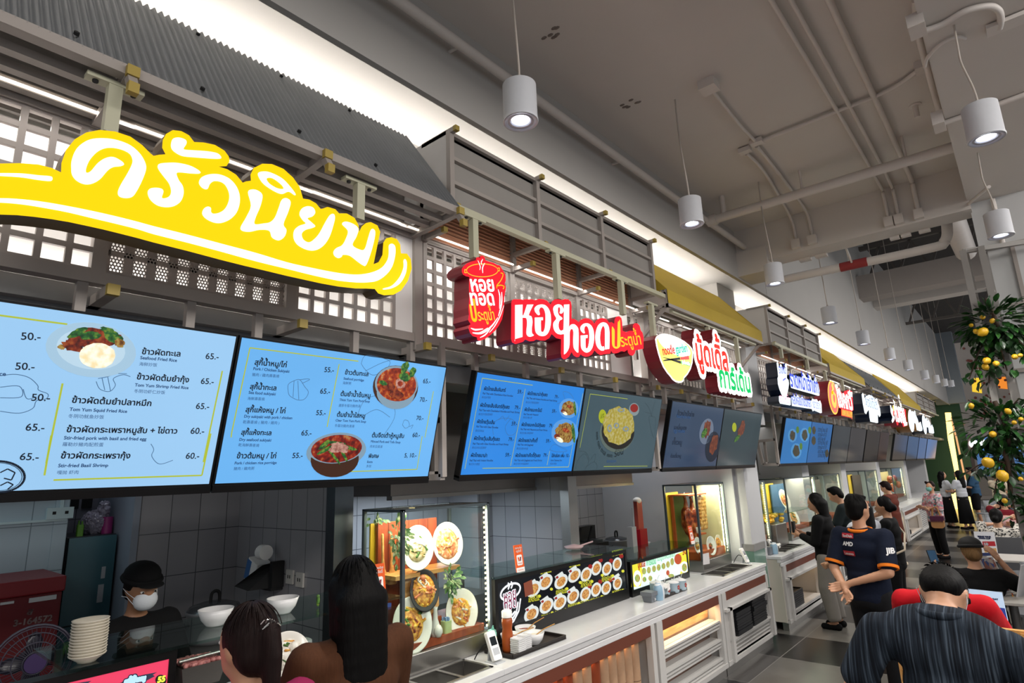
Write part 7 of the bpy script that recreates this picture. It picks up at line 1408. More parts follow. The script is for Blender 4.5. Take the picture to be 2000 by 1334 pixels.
def person(label, x, y, rz, h, pose=None, head=(0, 0, 0), shirt=None, pants=None, hair=('short', HB), sleeve=.8, shoes=None, mask=None, hat=None, sit=0, g=1.0, face=True, skin=SKIN, z0=0, skirt=None, lean=0, curl=.7, fine=.011, hem=.50, hstr=0, collar=None, cuff=None):
    s = h; rz = math.radians(rz); W = Matrix.Translation((x, y, z0)) @ Matrix.Rotation(rz, 4, 'Z')
    J = dict(P=(0, 0, .53), N=(0, -.01, .835), sl=(-.112, -.005, .80), sr=(.112, -.005, .80), el=(-.145, -.02, .625), er=(.145, -.02, .625), wl=(-.145, .04, .485), wr=(.145, .04, .485),
             hl=(-.052, 0, .51), hr=(.052, 0, .51), kl=(-.058, .015, .285), kr=(.058, .015, .285), al=(-.06, -.015, .04), ar=(.06, -.015, .04))
    if sit:
        dz = sit/h-.51
        for k in J: J[k] = (J[k][0], J[k][1], J[k][2]+dz)
        for k in 'lr': sg = -1 if k == 'l' else 1; J['k'+k] = (.07*sg, .24, sit/h+.0); J['a'+k] = (.07*sg, .22, .04)
    if lean:
        px_, pz = J['P'][1], J['P'][2]; c, sn = math.cos(lean), math.sin(lean)
        for k in ('N', 'sl', 'sr', 'el', 'er', 'wl', 'wr'): a, b_, z = J[k]; dy, dz = b_-px_, z-pz; J[k] = (a, px_+dy*c+dz*sn, pz+dz*c-dy*sn)
    for k, v in (pose or {}).items(): J[k] = v
    J = {k: V(v)*s for k, v in J.items()}
    N, P = J['N'], J['P']; sp = (N-P).normalized(); ax = (J['sr']-J['sl']).normalized(); ay = sp.cross(ax).normalized(); B3 = Matrix((ax, ay, sp)).transposed(); L = (N-P).length
    HM = Matrix.Translation(N+sp*.012*s) @ B3.to_4x4() @ Matrix.Rotation(head[1], 4, 'Z') @ Matrix.Rotation(-head[0], 4, 'X') @ Matrix.Rotation(head[2], 4, 'Y')
    H = lambda a, b_, c: HM @ V((a*s, b_*s, c*s)); H3 = HM.to_3x3(); hc = (0, .012, .088)
    b = MB(); b.ell(H(*hc), (.045*s, .055*s, .062*s), H3, 18, 12); b.ell(H(0, .03, .055), (.036*s, .036*s, .036*s), H3, 14, 8); b.cap(N-sp*.04*s, H(0, .0, .05), .033*s, .03*s, 12)
    b.cap(H(0, .064, .088), H(0, .073, .068), .007*s, .010*s, 8); b.ell(H(0, .058, .1), (.03*s, .012*s, .008*s), H3); b.ell(H(0, .062, .045), (.014*s, .008*s, .006*s), H3)
    for sg in (-1, 1): b.ell(H(sg*.047, .0, .078), (.006*s, .012*s, .019*s), H3, 10, 6)
    tors = ((.86, .104*g, .052, .05), (.68, .1*g, .064*g, .075), (.42, .088*g, .062*g, .08), (.12, .09*g, .068*g, .075), (-.08, .09*g, .072*g, .06))
    for f, rx, ry, r3 in tors: b.ell(P+sp*L*f, (rx*s*.9, ry*s*.9, r3*s), B3, 16, 10)
    b.cap(J['sl'], J['sr'], .034*s)
    for k in 'lr':
        b.cap(J['s'+k], J['e'+k], .032*s*(.8+.2*g), .0255*s); b.cap(J['e'+k], J['w'+k], .0255*s, .0165*s)
        b.cap(J['h'+k], J['k'+k], .05*s, .034*s); b.cap(J['k'+k], J['a'+k], .035*s, .021*s); b.cap(J['a'+k], J['a'+k]+V((0, .09, -.018))*s, .021*s, .016*s)
    vs, fs = remesh(b, fine*h, 5); body = MB(); body.add([W @ p for p in vs], fs, 0, True)
    for k, sg in (('l', -1), ('r', 1)):
        hb = MB(); d = (J['w'+k]-J['e'+k]).normalized(); pn = (pose or {}).get('palm'+k, V((-sg*.8, .5, 0))); hand(hb, J['w'+k], d, pn, sg*-1, h/1.7, curl); v2, f2 = remesh(hb, .0055, 2); body.add([W @ p for p in v2], f2, 0, True)
    root = body.build('person', skin); tag(root, label, 'person')
    def kid(mb, name, m, rem=None, sm=4):
        if rem: v_, f_ = remesh(mb, rem, sm); mb = MB(); mb.add(v_, f_, 0, True)
        mb.v = [W @ p for p in mb.v]; return mb.build(name, m, root)
    if face:
        for sg, nm in ((-1, 'eye'), (1, 'eye')): e = MB(); e.ell(H(sg*.019, .0605, .088), (.0075*s, .005*s, .0045*s), H3, 10, 6); e.ell(H(sg*.019, .0648, .088), (.0035*s, .002*s, .0038*s), H3, 8, 5, 1); kid(e, nm, [EYEW, IRIS])
        e = MB(); e.ell(H(0, .0675, .047), (.014*s, .003*s, .004*s), H3); kid(e, 'mouth', LIP)
    if shirt is not None:
        b = MB()
        for f, rx, ry, r3 in tors:
            if P.z+sp.z*L*f > (hem-.03)*s+(J['P'].z-.53*s): b.ell(P+sp*L*f, (rx*s*1.08+.004, ry*s*1.1+.006, r3*s*1.05), B3, 18, 10)
        for k in 'lr': b.cap(N-sp*.035*s, J['s'+k], .036*s, .04*s)
        b.cap(J['sl']-sp*.004*s, J['sr']-sp*.004*s, .041*s); q = N-sp*.022*s; b.ell(q, (.058*s, .046*s, .026*s), B3)
        hz = P+sp*((hem-.53)*s); n0 = len(b.v); b.lathe([(1, 0), (1, 1)], seg=24)
        for i in range(n0, len(b.v)): q = b.v[i]; b.v[i] = (hz if q.z < .5 else P+sp*L*.3)+ax*q.x*(.094*g*s+.006)+ay*q.y*(.074*g*s+.006)
        for k in 'lr':
            S, E, Wr = J['s'+k], J['e'+k], J['w'+k]; r0 = .043*s*(.8+.2*g)
            if sleeve <= 1: b.cap(S, S+(E-S)*max(.05, sleeve-.1), r0, r0*.95); b.tube([S+(E-S)*.2, S+(E-S)*sleeve], [r0, r0*1.0], 14)
            else: b.cap(S, E, r0, .036*s); b.cap(E, E+(Wr-E)*(sleeve-1.08), .036*s, .027*s); b.tube([E, E+(Wr-E)*(sleeve-1)], [.034*s, .027*s], 12)
        so = kid(b, 'shirt', shirt, .0105*h)
        if collar: c = MB(); c.tube([P+sp*(N-P).length+sp*(-.006*s)+ax*math.cos(a)*.05*s+ay*math.sin(a)*.047*s+sp*.004*s*math.sin(a) for a in [2*PI*i/24 for i in range(24)]], .009*s, 8, closed=True); kid(c, 'collar', collar)
        if cuff:
            for k in 'lr': S, E = J['s'+k], J['e'+k]; c = MB(); c.tube([S+(E-S)*(sleeve-.06), S+(E-S)*(sleeve+.02)], [.0455*s]*2, 20); kid(c, 'cuff', cuff)
    if pants is not None:
        b = MB(); m_, ln, wd = pants; b.ell(P+V((0, 0, .0)), (.096*g*s, .077*g*s, .06*s), B3); b.ell(P+V((0, -.005, -.04))*s, (.092*g*s, .078*g*s, .06*s))
        for k in 'lr':
            K, A, Hh = J['k'+k], J['a'+k], J['h'+k]
            b.cap(Hh, K, .06*s*g, .044*s*wd)
            if ln > 1: E_ = K+(A-K)*(ln-1); b.tube([K+(Hh-K)*.1, K, E_], [.045*s*wd, .043*s*wd, .036*s*wd], 14)
        kid(b, 'trousers', m_, .012*h)
    if skirt is not None:
        m_, zb, wd = skirt; b = MB(); b.lathe([(.095*g*s, (.60)*s), (.1*g*s, .5*s), (.1*wd*s, zb*s), (.09*wd*s, zb*s)], seg=22, sy=.8); kid(b, 'skirt', m_)
    if shoes is not None:
        for k in 'lr': A = J['a'+k]; b = MB(); b.cap(A+V((0, -.015, -.018))*s, A+V((0, .085, -.022))*s, .026*s, .023*s); b.v = [V((p.x, p.y, max(p.z, .002))) for p in b.v]; kid(b, 'shoe', shoes)
    st, hm = hair; b = MB(); cx = (0, .0, .098)
    if st != 'none':
        b.ell(H(0, -.002, .098), (.051*s, .056*s, .06*s), H3, 20, 12); b.ell(H(0, -.022, .07), (.046*s, .034*s, .045*s), H3)
        if st == 'short' and hat is None: [b.ell(H(random.uniform(-.035, .035), random.uniform(-.02, .05), .14+random.uniform(-.006, .01)), (.018*s, .02*s, .014*s), H3) for _ in range(9)]
        if st == 'long':
            for k in range(7): f = k/6; b.ell(N*0+H(0, -.03, .06)-V((0, .012*f, .175*f))*s+V((0, -.004*s, 0)), ((.066-.004*f)*s, (.038-.01*f)*s, .045*s), B3)
            for sg in (-1, 1): b.cap(H(sg*.046, -.0, .1), H(sg*.05, -.005, -.0), .018*s, .016*s)
        if st == 'pony': b.ell(H(0, -.062, .105), (.02*s, .018*s, .02*s), H3); [b.cap(H(.0, -.06, .11)-V((0, .01*(k > 0), .045*k))*s, H(0, -.06, .11)-V((0, .012, .045*(k+1)))*s, (.019-.001*k)*s, (.018-.0012*k)*s) for k in range(5)]
        if st == 'bun': b.ell(H(0, -.06, .06), (.026*s, .022*s, .028*s), H3)
        ho = kid(b, 'hair', hm, .009*h, 3)
        if hstr:
            b = MB()
            for k in range(hstr):
                a = random.uniform(0, 2*PI); u = random.uniform(.05, 1)
                pts = []
                for j in range(6):
                    e = (.2+1.15*j/5)*u+(0 if st != 'pony' else .1); c_ = H(.0525*math.sin(e)*math.cos(a), -.004+.058*math.sin(e)*math.sin(a), .098+.062*math.cos(e)); pts.append(c_)
                if st == 'long' and math.sin(a) < .2: q = pts[-1]; pts += [q-V((0, .004, .05))*s, q-V((0, .01, .11))*s]
                if math.sin(a) > .5 and u > .5: pts = pts[:3]
                b.tube(pts, .0016, 3, caps=False)
            kid(b, 'hair_strands', hm)
    if mask is not None:
        b = MB(); b.ell(H(0, .05, .056), (.037*s, .03*s, .034*s), H3, 18, 10)
        for sg in (-1, 1): [b.tube([H(sg*.034, .052, .066-.02*k), H(sg*.046, .02, .075-.012*k), H(sg*.05, -.008, .082-.025*k)], .0016, 5) for k in (0, 1)]
        kid(b, 'face_mask', mask)
    if hat is not None:
        b = MB(); b.ell(H(0, -.004, .122), (.056*s, .062*s, .044*s), H3, 20, 10); b.tube([H(.0545*math.cos(a), -.002+.062*math.sin(a), .112) for a in [2*PI*k/24 for k in range(24)]], .009*s, 6, closed=True)
        b.ell(H(0, .062, .112), (.042*s, .035*s, .006*s), H3); kid(b, 'cap', hat)
    return root, J, W, (so if shirt is not None else None)
BLK = cloth('black_cloth', '#0c0c0e'); NAVY = cloth('navy_polo', '#0c1426'); GREYT = cloth('grey_trouser', '#8a857f'); WHT = cloth('white_tee', '#b9bcc4'); ORG = cloth('orange_trim', '#d8731c')
BRN = cloth('brown_blouse', '#4a2c1a', noise=.25, nscale=40, stretch=(3, 3, .2)); STR = ramp_mat('striped_jersey', ((.36, '#10141a'), (.48, '#1d232b'), (.56, '#28303a'), (.68, '#46505b')), 130, .9, stretch=(1, .03, .03), spec=.15); REDJ = cloth('red_jacket', '#b3101c'); MAG = cloth('magenta_top', '#8a1f4a')
FLORAL = ramp_mat('floral_blouse', ((.2, '#b06a7a'), (.4, '#d8cfd0'), (.6, '#3f7a80'), (.8, '#c98a8a')), 28, .8, kind='voronoi'); DOT = ramp_mat('dotted_blouse', ((.4, '#16161a'), (.5, '#c9c4ba')), 40, .85, kind='noise', detail=1); MARO = cloth('maroon_tee', '#6a1420'); BLUE = cloth('blue_shirt', '#2c4a66'); BEI = cloth('beige_top', '#c9bba6'); RUSTD = cloth('rust_dress', '#5a2a20'); PINK = cloth('pale_pink_top', '#c9a0a0'); TEALM = mat('teal_mask', '#6fb0a8', .7)
fwd = dict(el=(-.14, .06, .64), er=(.14, .06, .64), wl=(-.07, .19, .64), wr=(.07, .19, .64))
person('woman in a brown blouse with long black hair, seen from behind', -2.1, 1.45, 84, 1.70, fwd, (.12, 0, 0), BRN, (BLK, 1.9, 1), ('long', HB), 1.85, BLK, face=False, hstr=260, hem=.44, fine=.009)
r, J, W, so = person('woman with a dark ponytail and silver hair pins, seen from behind', -1.95, .965, 96, 1.63, fwd, (.1, .05, 0), MAG, (BLK, 1.9, 1), ('pony', HBR), .8, BLK, hstr=240, fine=.009)
b = MB(); HC = W @ (J['N']+V((0, -.0, .19)))
for k in range(8): a = PI*(.15+.1*k); q = W @ (J['N']+V((.03*math.cos(a*1.3), -.105+.012*(k % 3), .2+.028*math.sin(a)))); b.bar(q, q+V((.012, .004*(k-4), .012)), .003)
o = b.build('hair_pins', mat('silver_pin', '#d8d4cc', .2, .8), r)
person('kitchen worker in a black cap and white mask behind the glass shelf', -3.78, 1.24, -78, 1.6, fwd, (.3, -.1, 0), BLK, (BLK, 1.9, 1), ('short', HB), 1.7, BLK, mask=MASK, hat=BLK, skin=SKIND, hem=.44)
person('worker in a black cap and white mask behind the fourth stall counter', -3.55, 9.15, -100, 1.62, fwd, (.3, -.2, 0), BLK, (BLK, 1.9, 1), ('short', HB), 1.7, BLK, mask=MASK, hat=BLK, skin=SKIND)
# man in the navy polo, hands behind his back
pose = dict(er=(.136, -.07, .64), wr=(-.045, -.125, .575), el=(-.132, -.07, .64), wl=(-.05, -.14, .55), palmr=V((0, -1, .2)), palml=V((0, -1, 0)))
r, J, W, so = person('man in a navy polo with orange trim, hands behind his back', -1.255, 6.08, -16, 1.71, pose, (.0, -.25, 0), NAVY, (cloth('black_trouser', '#101114'), 1.95, 1.05), ('short', HB), .86, BLK, g=1.02, hstr=160, hem=.47, collar=ORG, cuff=ORG, fine=.009, curl=.9)
def drape(mb, target, d):
    me = target.data; bv = BVHTree.FromPolygons([world_of(target) @ v.co for v in me.vertices], [tuple(p.vertices) for p in me.polygons]); d = V(d).normalized(); out = []
    for p in mb.v:
        h_ = bv.ray_cast(p-d*.4, d, 1); out.append(h_[0]-d*(.004-(p-mb.o).dot(d)*0) if h_[0] else p)
    mb.v = out
bk = W.to_3x3() @ V((0, 1, 0)); rt = W.to_3x3() @ V((1, 0, 0)); c0 = W @ V((-.07, -.25, 1.28)); pp = Pl(c0, rt, (0, 0, 1))
def logo(items, name, target, d):
    mats = []
    for kk, (fn, m_) in enumerate(items): 
        q = MB(); q.o = c0; fn(q)
        # subdivide so that the print follows the cloth
        bm = bmesh.new(); me = bpy.data.meshes.new('t'); me.from_pydata([tuple(p) for p in q.v], [], q.f); bm.from_mesh(me); bmesh.ops.subdivide_edges(bm, edges=[e for e in bm.edges if e.calc_length() > .03], cuts=3, use_grid_fill=True); bm.verts.ensure_lookup_table()
        q2 = MB(); q2.o = c0; q2.add([v.co.copy() for v in bm.verts], [tuple(v.index for v in f.verts) for f in bm.faces]); bm.free(); drape(q2, target, d)
        if kk: q2.v = [p-V(d).normalized()*.0025 for p in q2.v]
        q2.build(name, m_, r)
LR = mat('logo_red', '#a81c2c', .6); LW = mat('logo_white', '#d8d8d8', .6)
rect = lambda y: (lambda q: q.poly(pp, [[(-.055, y-.02), (.055, y-.02), (.055, y+.02), (-.055, y+.02)]]))
logo([(rect(.09), LR), (lambda q: text(q, pp, 'SanDisk', (-.046, .078), (.046, .078), bold=.002, k=0), LW)], 'back_print', so, bk); logo([(lambda q: text(q, pp, 'AMD', (-.05, .008), (.05, .008), size=.045, bold=.004, k=0), LW)], 'back_print', so, bk); logo([(rect(-.055), LR), (lambda q: text(q, pp, 'Lenovo', (-.046, -.067), (.046, -.067), bold=.002, k=0), LW)], 'back_print', so, bk)
vd = (W @ V((.25, -.08, 1.21))-EYEV); vd.z = 0; vd.normalize(); c0 = W @ V((.255, -.08, 1.27))-vd*.2; pp = Pl(c0, vd.cross(V((0, 0, 1))), (0, 0, 1)); logo([(lambda q: text(q, pp, 'JIB', (-.03, -.02), (.03, -.02), size=.06, bold=.005, k=0), LW)], 'sleeve_print', so, vd)
person('woman in a black jacket and wide grey trousers looking at her phone', -2.2, 8.55, 88, 1.62, dict(el=(-.13, .03, .63), er=(.13, .03, .63), wl=(-.05, .17, .68), wr=(.06, .17, .68)), (.35, .1, 0), BLK, (GREYT, 1.92, 1.35), ('long', HB), 1.85, BLK, hstr=120)
b = MB(); b.rbox((-2.56, 8.5, 1.12), (-2.53, 8.57, 1.26), .01, axis=0); tag(b.build('phone', MATTE), 'dark phone held by the woman in the black jacket', 'phone')
reach = dict(el=(-.13, .1, .62), er=(.13, .1, .62), wl=(-.08, .24, .55), wr=(.1, .25, .56))
person('young man with thick black hair reaching over the far counter', -2.25, 10.2, 95, 1.66, reach, (.4, .1, 0), cloth('dark_green_tee', '#1c2426'), (BLK, 1.9, 1), ('short', HB), .8, BLK, lean=.12)
person('person in a white tee, half hidden by the navy polo man', -1.53, 7.55, 70, 1.63, reach, (.25, 0, 0), WHT, (BLK, 1.9, 1), ('long', HB), .8, BLK, hem=.42)
r, J, W, so = person('woman in a black top with a pale bag strap', -1.5, 8.75, 88, 1.56, reach, (.2, 0, 0), BLK, (BLK, .95, 1.2), ('bun', HB), .8, BLK, hstr=60)
b = MB(); b.tube([W @ V(p) for p in ((.17, -.02, 1.27), (.08, -.14, 1.12), (-.1, -.15, .95), (-.17, -.05, .9))], .012, 6); b.build('bag_strap', BEI, r)
person('woman in a rust coloured dress with short curly hair at the far counter', -2.3, 14, 75, 1.6, reach, (.35, 0, 0), RUSTD, None, ('short', HBR), .9, BEI, skirt=(RUSTD, .28, 1.25), g=1.1)
r, J, W, so = person('woman in a floral blouse and teal mask with folded arms and tan bag', -1.76, 15.4, 132, 1.53, dict(el=(-.16, .03, .64), er=(.16, .03, .64), wl=(.05, .11, .66), wr=(-.05, .12, .64)), (.05, .35, 0), FLORAL, (BLK, 1.92, 1.15), ('short', HBR), 1.4, BLK, mask=TEALM, g=1.15, hem=.46)
t = thing('tote_bag', 'tan bag with a purple fringe hanging from the arm of the floral blouse woman', 'bag', (-1.7, 15.12, .62)); b = MB(); b.rbox((-1.82, 15.04, .62), (-1.6, 15.16, .84), .05, axis=1); b.build('body', cloth('tan_canvas', '#9a7048'), t); b = MB(); b.box((-1.825, 15.035, .77), (-1.595, 15.165, .85)); [b.box((-1.82+.022*k, 15.03, .74), (-1.808+.022*k, 15.17, .78)) for k in range(10)]; b.build('fringe', cloth('purple_fringe', '#4a2238'), t); b = MB(); [b.tube(catmull([(-1.78, y, .86), (-1.75, y, 1.0), (-1.68, y, 1.02), (-1.65, y, .86)], 5), .012, 6) for y in (15.06, 15.16)]; b.build('handle', MATS['tan_canvas'], t)
person('long haired woman in white tee and black skirt, left of the chatting pair', -2.16, 22, -60, 1.62, fwd, (0, 0, 0), WHT, None, ('long', HB), .7, BLK, skirt=(BLK, .1, 1.3)); person('long haired woman in white tee and black skirt, right of the chatting pair', -1.76, 21.7, 60, 1.64, fwd, (0, 0, 0), WHT, None, ('long', HB), .7, BLK, skirt=(BLK, .1, 1.3))
r, J, W, so = person('man in a blue shirt and black shorts at the far aisle end', -1.58, 23.6, 100, 1.7, fwd, (.2, 0, 0), BLUE, (BLK, 1.15, 1.3), ('short', HB), .85, WHT, g=1.2); b = MB(); b.rbox((-1.85, 23.3, .82), (-1.65, 23.45, 1.06), .04, axis=1); b.tube([(-1.75, 23.38, 1.04), (-1.7, 23.4, 1.25), (-1.6, 23.5, 1.44)], .015, 6); tag(b.build('shoulder_bag', BLK), 'black shoulder bag carried by the man in the blue shirt', 'bag')
person('woman in a beige top and black skirt standing near the lemon tree', -.9, 21.5, -40, 1.6, fwd, (.1, 0, 0), BEI, None, ('bun', HBR), .7, BLK, skirt=(BLK, .12, 1.3), g=1.1)
person('seated person in a maroon tee and dark cap behind the dotted blouse', -.6, 15, 10, 1.62, fwd, (.1, 0, 0), MARO, (BLK, 1.9, 1), ('short', HB), .8, BLK, hat=MATTE, sit=.47, g=1.15)
person('seated person in a pale pink top beside the dotted blouse', -.32, 12.6, 5, 1.6, fwd, (.1, 0, 0), PINK, (BLK, 1.9, 1), ('short', HB), .8, BLK, sit=.47); person('seated woman in a black and white dotted blouse with hair tied low', -.56, 11.2, -8, 1.6, fwd, (.15, 0, 0), DOT, (BLK, 1.9, 1), ('bun', HB), 1.3, BLK, sit=.48, g=1.1, face=False)
r, J, W, so = person('seated person in a black tee and black beret holding a phone to the left', -.6, 7.3, 8, 1.66, dict(el=(-.2, .04, .46), wl=(-.19, .16, .55), er=(.2, .06, .49), wr=(.12, .04, .63)), (.2, .15, 0), BLK, (BLK, 1.9, 1), ('bun', hairmat('blond_hair', '#6f5436')), .85, BLK, hat=MATTE, sit=.43, g=1.12, face=False)
b = MB(); q = W @ V((-.31, .34, 1.02)); b.box((-.04, -.006, -.07), (.04, .006, .07), 0, Matrix.Translation(q) @ Euler((-.5, 0, .5)).to_matrix().to_4x4()); b.box((-.036, -.0075, -.066), (.036, -.0062, .066), 1, Matrix.Translation(q) @ Euler((-.5, 0, .5)).to_matrix().to_4x4()); tag(b.build('phone', [MATTE, mat('phone_screen', '#3a5a78', .1, em=.4)]), 'phone held up by the person in the black beret', 'phone')
person('person in a red track jacket leaning over, behind the striped tee', -.555, 4.7, 182, 1.66, dict(wl=(-.06, .3, .5), wr=(.06, .3, .5)), (.8, 0, 0), REDJ, (BLK, 1.9, 1), ('short', HB), 1.9, BLK, lean=.85, g=.98, mask=MASK)
r, J, W, so = person('big man in a dark striped tee bending his head, mask loops over his ears', -.39, 3.0, 2, 1.70, dict(el=(-.2, -.01, .64), er=(.2, .01, .63), wl=(-.17, .13, .58), wr=(.15, .12, .57), N=(0, .02, .83), sl=(-.132, .0, .772), sr=(.118, .0, .76)), (1.3, -.08, 0), STR, (BLK, 1.95, 1), ('short', HB), .9, BLK, mask=mat('mask_white', '#d8d8dc', .6), g=1.04, lean=.12, hstr=420, hem=.47, fine=.008, collar=STR)
# ------------------------------------------------------------------ dining tables, signs, trellis, far end
TOP = mat('table_white', '#c4c0ba', .35, noise=.03); LEG = mat('table_leg_grey', '#8b8a8a', .4, .3); CHAIR = mat('grey_chair_shell', '#7d7f84', .45, noise=.04)
def table(x0, x1, y0, y1, label):
    t = thing('dining_table', label, 'table', ((x0+x1)/2, (y0+y1)/2, 0)); b = MB(); b.rbox((x0, y0, .725), (x1, y1, .75), .06, seg=5); b.build('tabletop', TOP, t, bevel=.004)
    xc, yc = (x0+x1)/2, (y0+y1)/2; b = MB(); b.cyl((xc, yc, .03), (xc, yc, .725), .035, seg=14); b.build('column', LEG, t); b = MB(); b.lathe([(0, 0), (.25, 0), (.25, .012), (.05, .03), (0, .03)], (xc, yc, 0)); b.build('base', LEG, t)
table(-.47, .4, 5.1, 5.72, 'white dining table carrying the blue promotion sign'); table(-.44, .4, 4.45, 5.05, 'white dining table next to the blue sign table, nearer the viewer'); table(-.66, -.09, 6.98, 7.6, 'white dining table with a plate, beside the black beret person'); table(-.68, .3, 9.72, 10.35, 'white dining table carrying the drink cup sign'); table(-.75, .2, 13.4, 14.0, 'white dining table far along the aisle')
def chair(x, y, rz, label):
    t = thing('dining_chair', label, 'chair', (x, y, 0), rz); b = MB(); b.rbox((-.21, -.2, .44), (.21, .2, .465), .06); b.build('seat', CHAIR, t, True)
    b = MB(); n = 8; vs = []
    for i in range(n+1):
        a = (i/n-.5)*1.5
        for z, r in ((.5, .2), (.66, .225), (.82, .235)): vs.append((r*math.sin(a)*1.1, -.06-r*math.cos(a)*.8, z))
    b.add(vs, [(i*3+k, i*3+k+1, i*3+k+4, i*3+k+3) for i in range(n) for k in (0, 1)], 0, True); o = b.build('backrest', CHAIR, t, True); m = o.modifiers.new('s', 'SOLIDIFY'); m.thickness = .015
    b = MB(); b.bar((0, -.19, .45), (0, -.22, .56), .12, .012); b.build('back_support', CHAIR, t, True)
    for sx in (-1, 1):
        for sy in (-1, 1): b = MB(); b.cyl((sx*.17, sy*.15, .44), (sx*.2, sy*.19, 0), .012, seg=8); b.build('leg', LEG, t, True)
chair(-.6, 7.28, 0, 'grey chair under the person in the black beret'); chair(-.2, 4.2, 0, 'grey chair beside the person in the red jacket'); chair(-.56, 11.15, 0, 'grey chair under the woman in the dotted blouse'); chair(-.6, 15, 0, 'grey chair under the person in maroon'); chair(-.32, 12.58, 0, 'grey chair under the person in pale pink'); chair(-.2, 8.2, PI, 'empty grey chair across the table from the black beret'); chair(-.15, 9.3, 0, 'empty grey chair before the drink cup sign'); chair(-1.25, 21.5, .6, 'grey chair in the far aisle near the man in blue')
b = MB(); b.bar((-.62, 3.45, 0), (-.64, 3.52, 1.25), .05, .03); b.bar((-.16, 3.45, 0), (-.16, 3.52, 1.25), .05, .03); b.bar((-.64, 3.52, 1.23), (-.14, 3.52, 1.23), .03, .06); tag(b.build('wooden_stand', OAK), 'light wooden stand in front of the man in the striped tee', 'stand')
# signs on the tables
SB = mat('sign_sky', '#b9d2ee', .5); SDB = mat('sign_deep_blue', '#12328c', .5); SW = mat('sign_paper', '#dcdde2', .5); SNB = mat('sign_ink', '#1c2c5c', .5); SRED = mat('sign_red_flat', '#b0202c', .5); SYE = mat('sign_tan', '#d0a060', .5)
pl = Pl((0, 5.5, .75), (1, -.12, 0), (0, .28, .96)); q = lambda *a: [pl.px(*p) for p in zc((1640, 1100), .18, a)]
t = thing('table_sign', 'white and blue promotion sign standing on the near dining table', 'sign', (-.35, 5.5, .75)); b = MB(); b.poly(pl, [q((1340, 300), (1780, 335), (1875, 845), (1420, 800))], 0, .012); b.build('board', SB, t); b = MB(); b.poly(pl, [q((1440, 640), (1500, 600), (1620, 570), (1760, 505), (1808, 510), (1870, 840), (1425, 795))], .001, 0, 0)
for s_, a, c, m_, bo in (('EVERYDAY', (1612, 418), (1742, 422), 2, .002), ('เข้าร่วมโครงการ', (1535, 460), (1660, 466), 2, .001), ('คนไทย', (1540, 530), (1690, 520), 0, .004), ('60 ปี', (1610, 572), (1715, 562), 3, .003), ('ทั่วไทย', (1632, 640), (1798, 652), 1, .005), ('ไทย', (1540, 632), (1602, 638), 1, .005), ('สินค้าทั่วไทย', (1580, 675), (1728, 682), 1, .001), ('1 มี.ค. 68 - 30 เม.ย. 68', (1580, 722), (1785, 735), 1, .001), ('ลดสูงสุดทุกร้าน', (1560, 765), (1700, 772), 1, 0)): a, c = q(a, c); text(b, pl, s_, a, c, k=.002, mi=m_, bold=bo)
b.poly(pl, [q((1525, 380), (1588, 385), (1592, 435), (1530, 430))], .001, 0, 2); a, c = q((1532, 425), (1586, 429)); text(b, pl, 'Food', a, c, k=.002, mi=1, bold=.002); b.poly(pl, [q((1465, 375), (1505, 378), (1508, 425), (1470, 422))], .001, 0, 4); b.build('print', [SDB, SW, SNB, mat('sign_mint', '#6fa88c', .5), SYE], t)
pl = Pl((0, 9.95, .75), (1, 0, 0), (0, .2, .98)); q = lambda *a: [pl.px(*p) for p in zc((1850, 820), .18, a)]
t = thing('table_sign', 'white drink sign with BRING YOUR OWN CUP on the third dining table', 'sign', (-.6, 9.95, .75)); b = MB(); b.poly(pl, [q((285, 1210), (510, 1218), (555, 1475), (330, 1480))], 0, .012); b.build('board', SW, t); b = MB()
for s_, a, c, m_ in (('BRING YOUR', (332, 1272), (475, 1276), 0), ('OWN CUP', (345, 1292), (470, 1296), 0)): a, c = q(a, c); text(b, pl, s_, a, c, k=.002, mi=m_, bold=.005)
b.poly(pl, [q((380, 1320), (515, 1318), (528, 1370), (388, 1370))], .001, 0, 1); a, c = q((400, 1362), (450, 1362)); text(b, pl, '5฿', a, c, k=.003, mi=3, bold=.004); b.poly(pl, [q((322, 1445), (548, 1440), (554, 1473), (331, 1478))], .001, 0, 0); b.poly(pl, [q((400, 1400), (460, 1395), (470, 1435), (410, 1440))], .002, 0, 2); b.poly(pl, [q((480, 1395), (530, 1392), (540, 1432), (490, 1436))], .002, 0, 2); b.build('print', [SNB, SRED, SYE, SW], t)
b = MB(); M = Matrix.Translation((-.43, 7.45, .75)) @ Euler((0, 0, 1.15)).to_matrix().to_4x4() @ Euler((-.3, 0, 0)).to_matrix().to_4x4(); b.box((-.11, 0, 0), (.11, .012, .32), 0, M); b.box((-.1, -.001, .01), (.1, 0, .31), 1, M); M2 = Matrix.Translation((-.43, 7.45, .75)) @ Euler((0, 0, 1.15)).to_matrix().to_4x4() @ Euler((.3, 0, 0)).to_matrix().to_4x4(); b.box((-.11, -.15, 0.04), (.11, -.14, .34), 0, M2); tag(b.build('table_sign', [SW, ramp_mat('menu_collage', ((.3, '#27408a'), (.5, '#c9c4b8'), (.65, '#8a4a3a')), 25, .5, kind='voronoi')]), 'folded white menu sign seen edge on beside the plate', 'sign')
dish((-.36, 7.2, .765), (0, 0, 1), .12, .12, 0, [meatb, noodl], 'white plate with leftovers on the dining table', rim=PORC, k_=8, fr=.35); b = MB()
for k in range(5): b.ell((-.15+.05*k, 7.22+.04*(k % 2), .765), (.06, .05, .015+.006*k), Euler((.3*k, .2, k)).to_matrix(), 7, 5)
tag(b.build('paper_napkin', SW, smooth=False), 'crumpled white paper napkins next to the leftover plate', 'napkin')
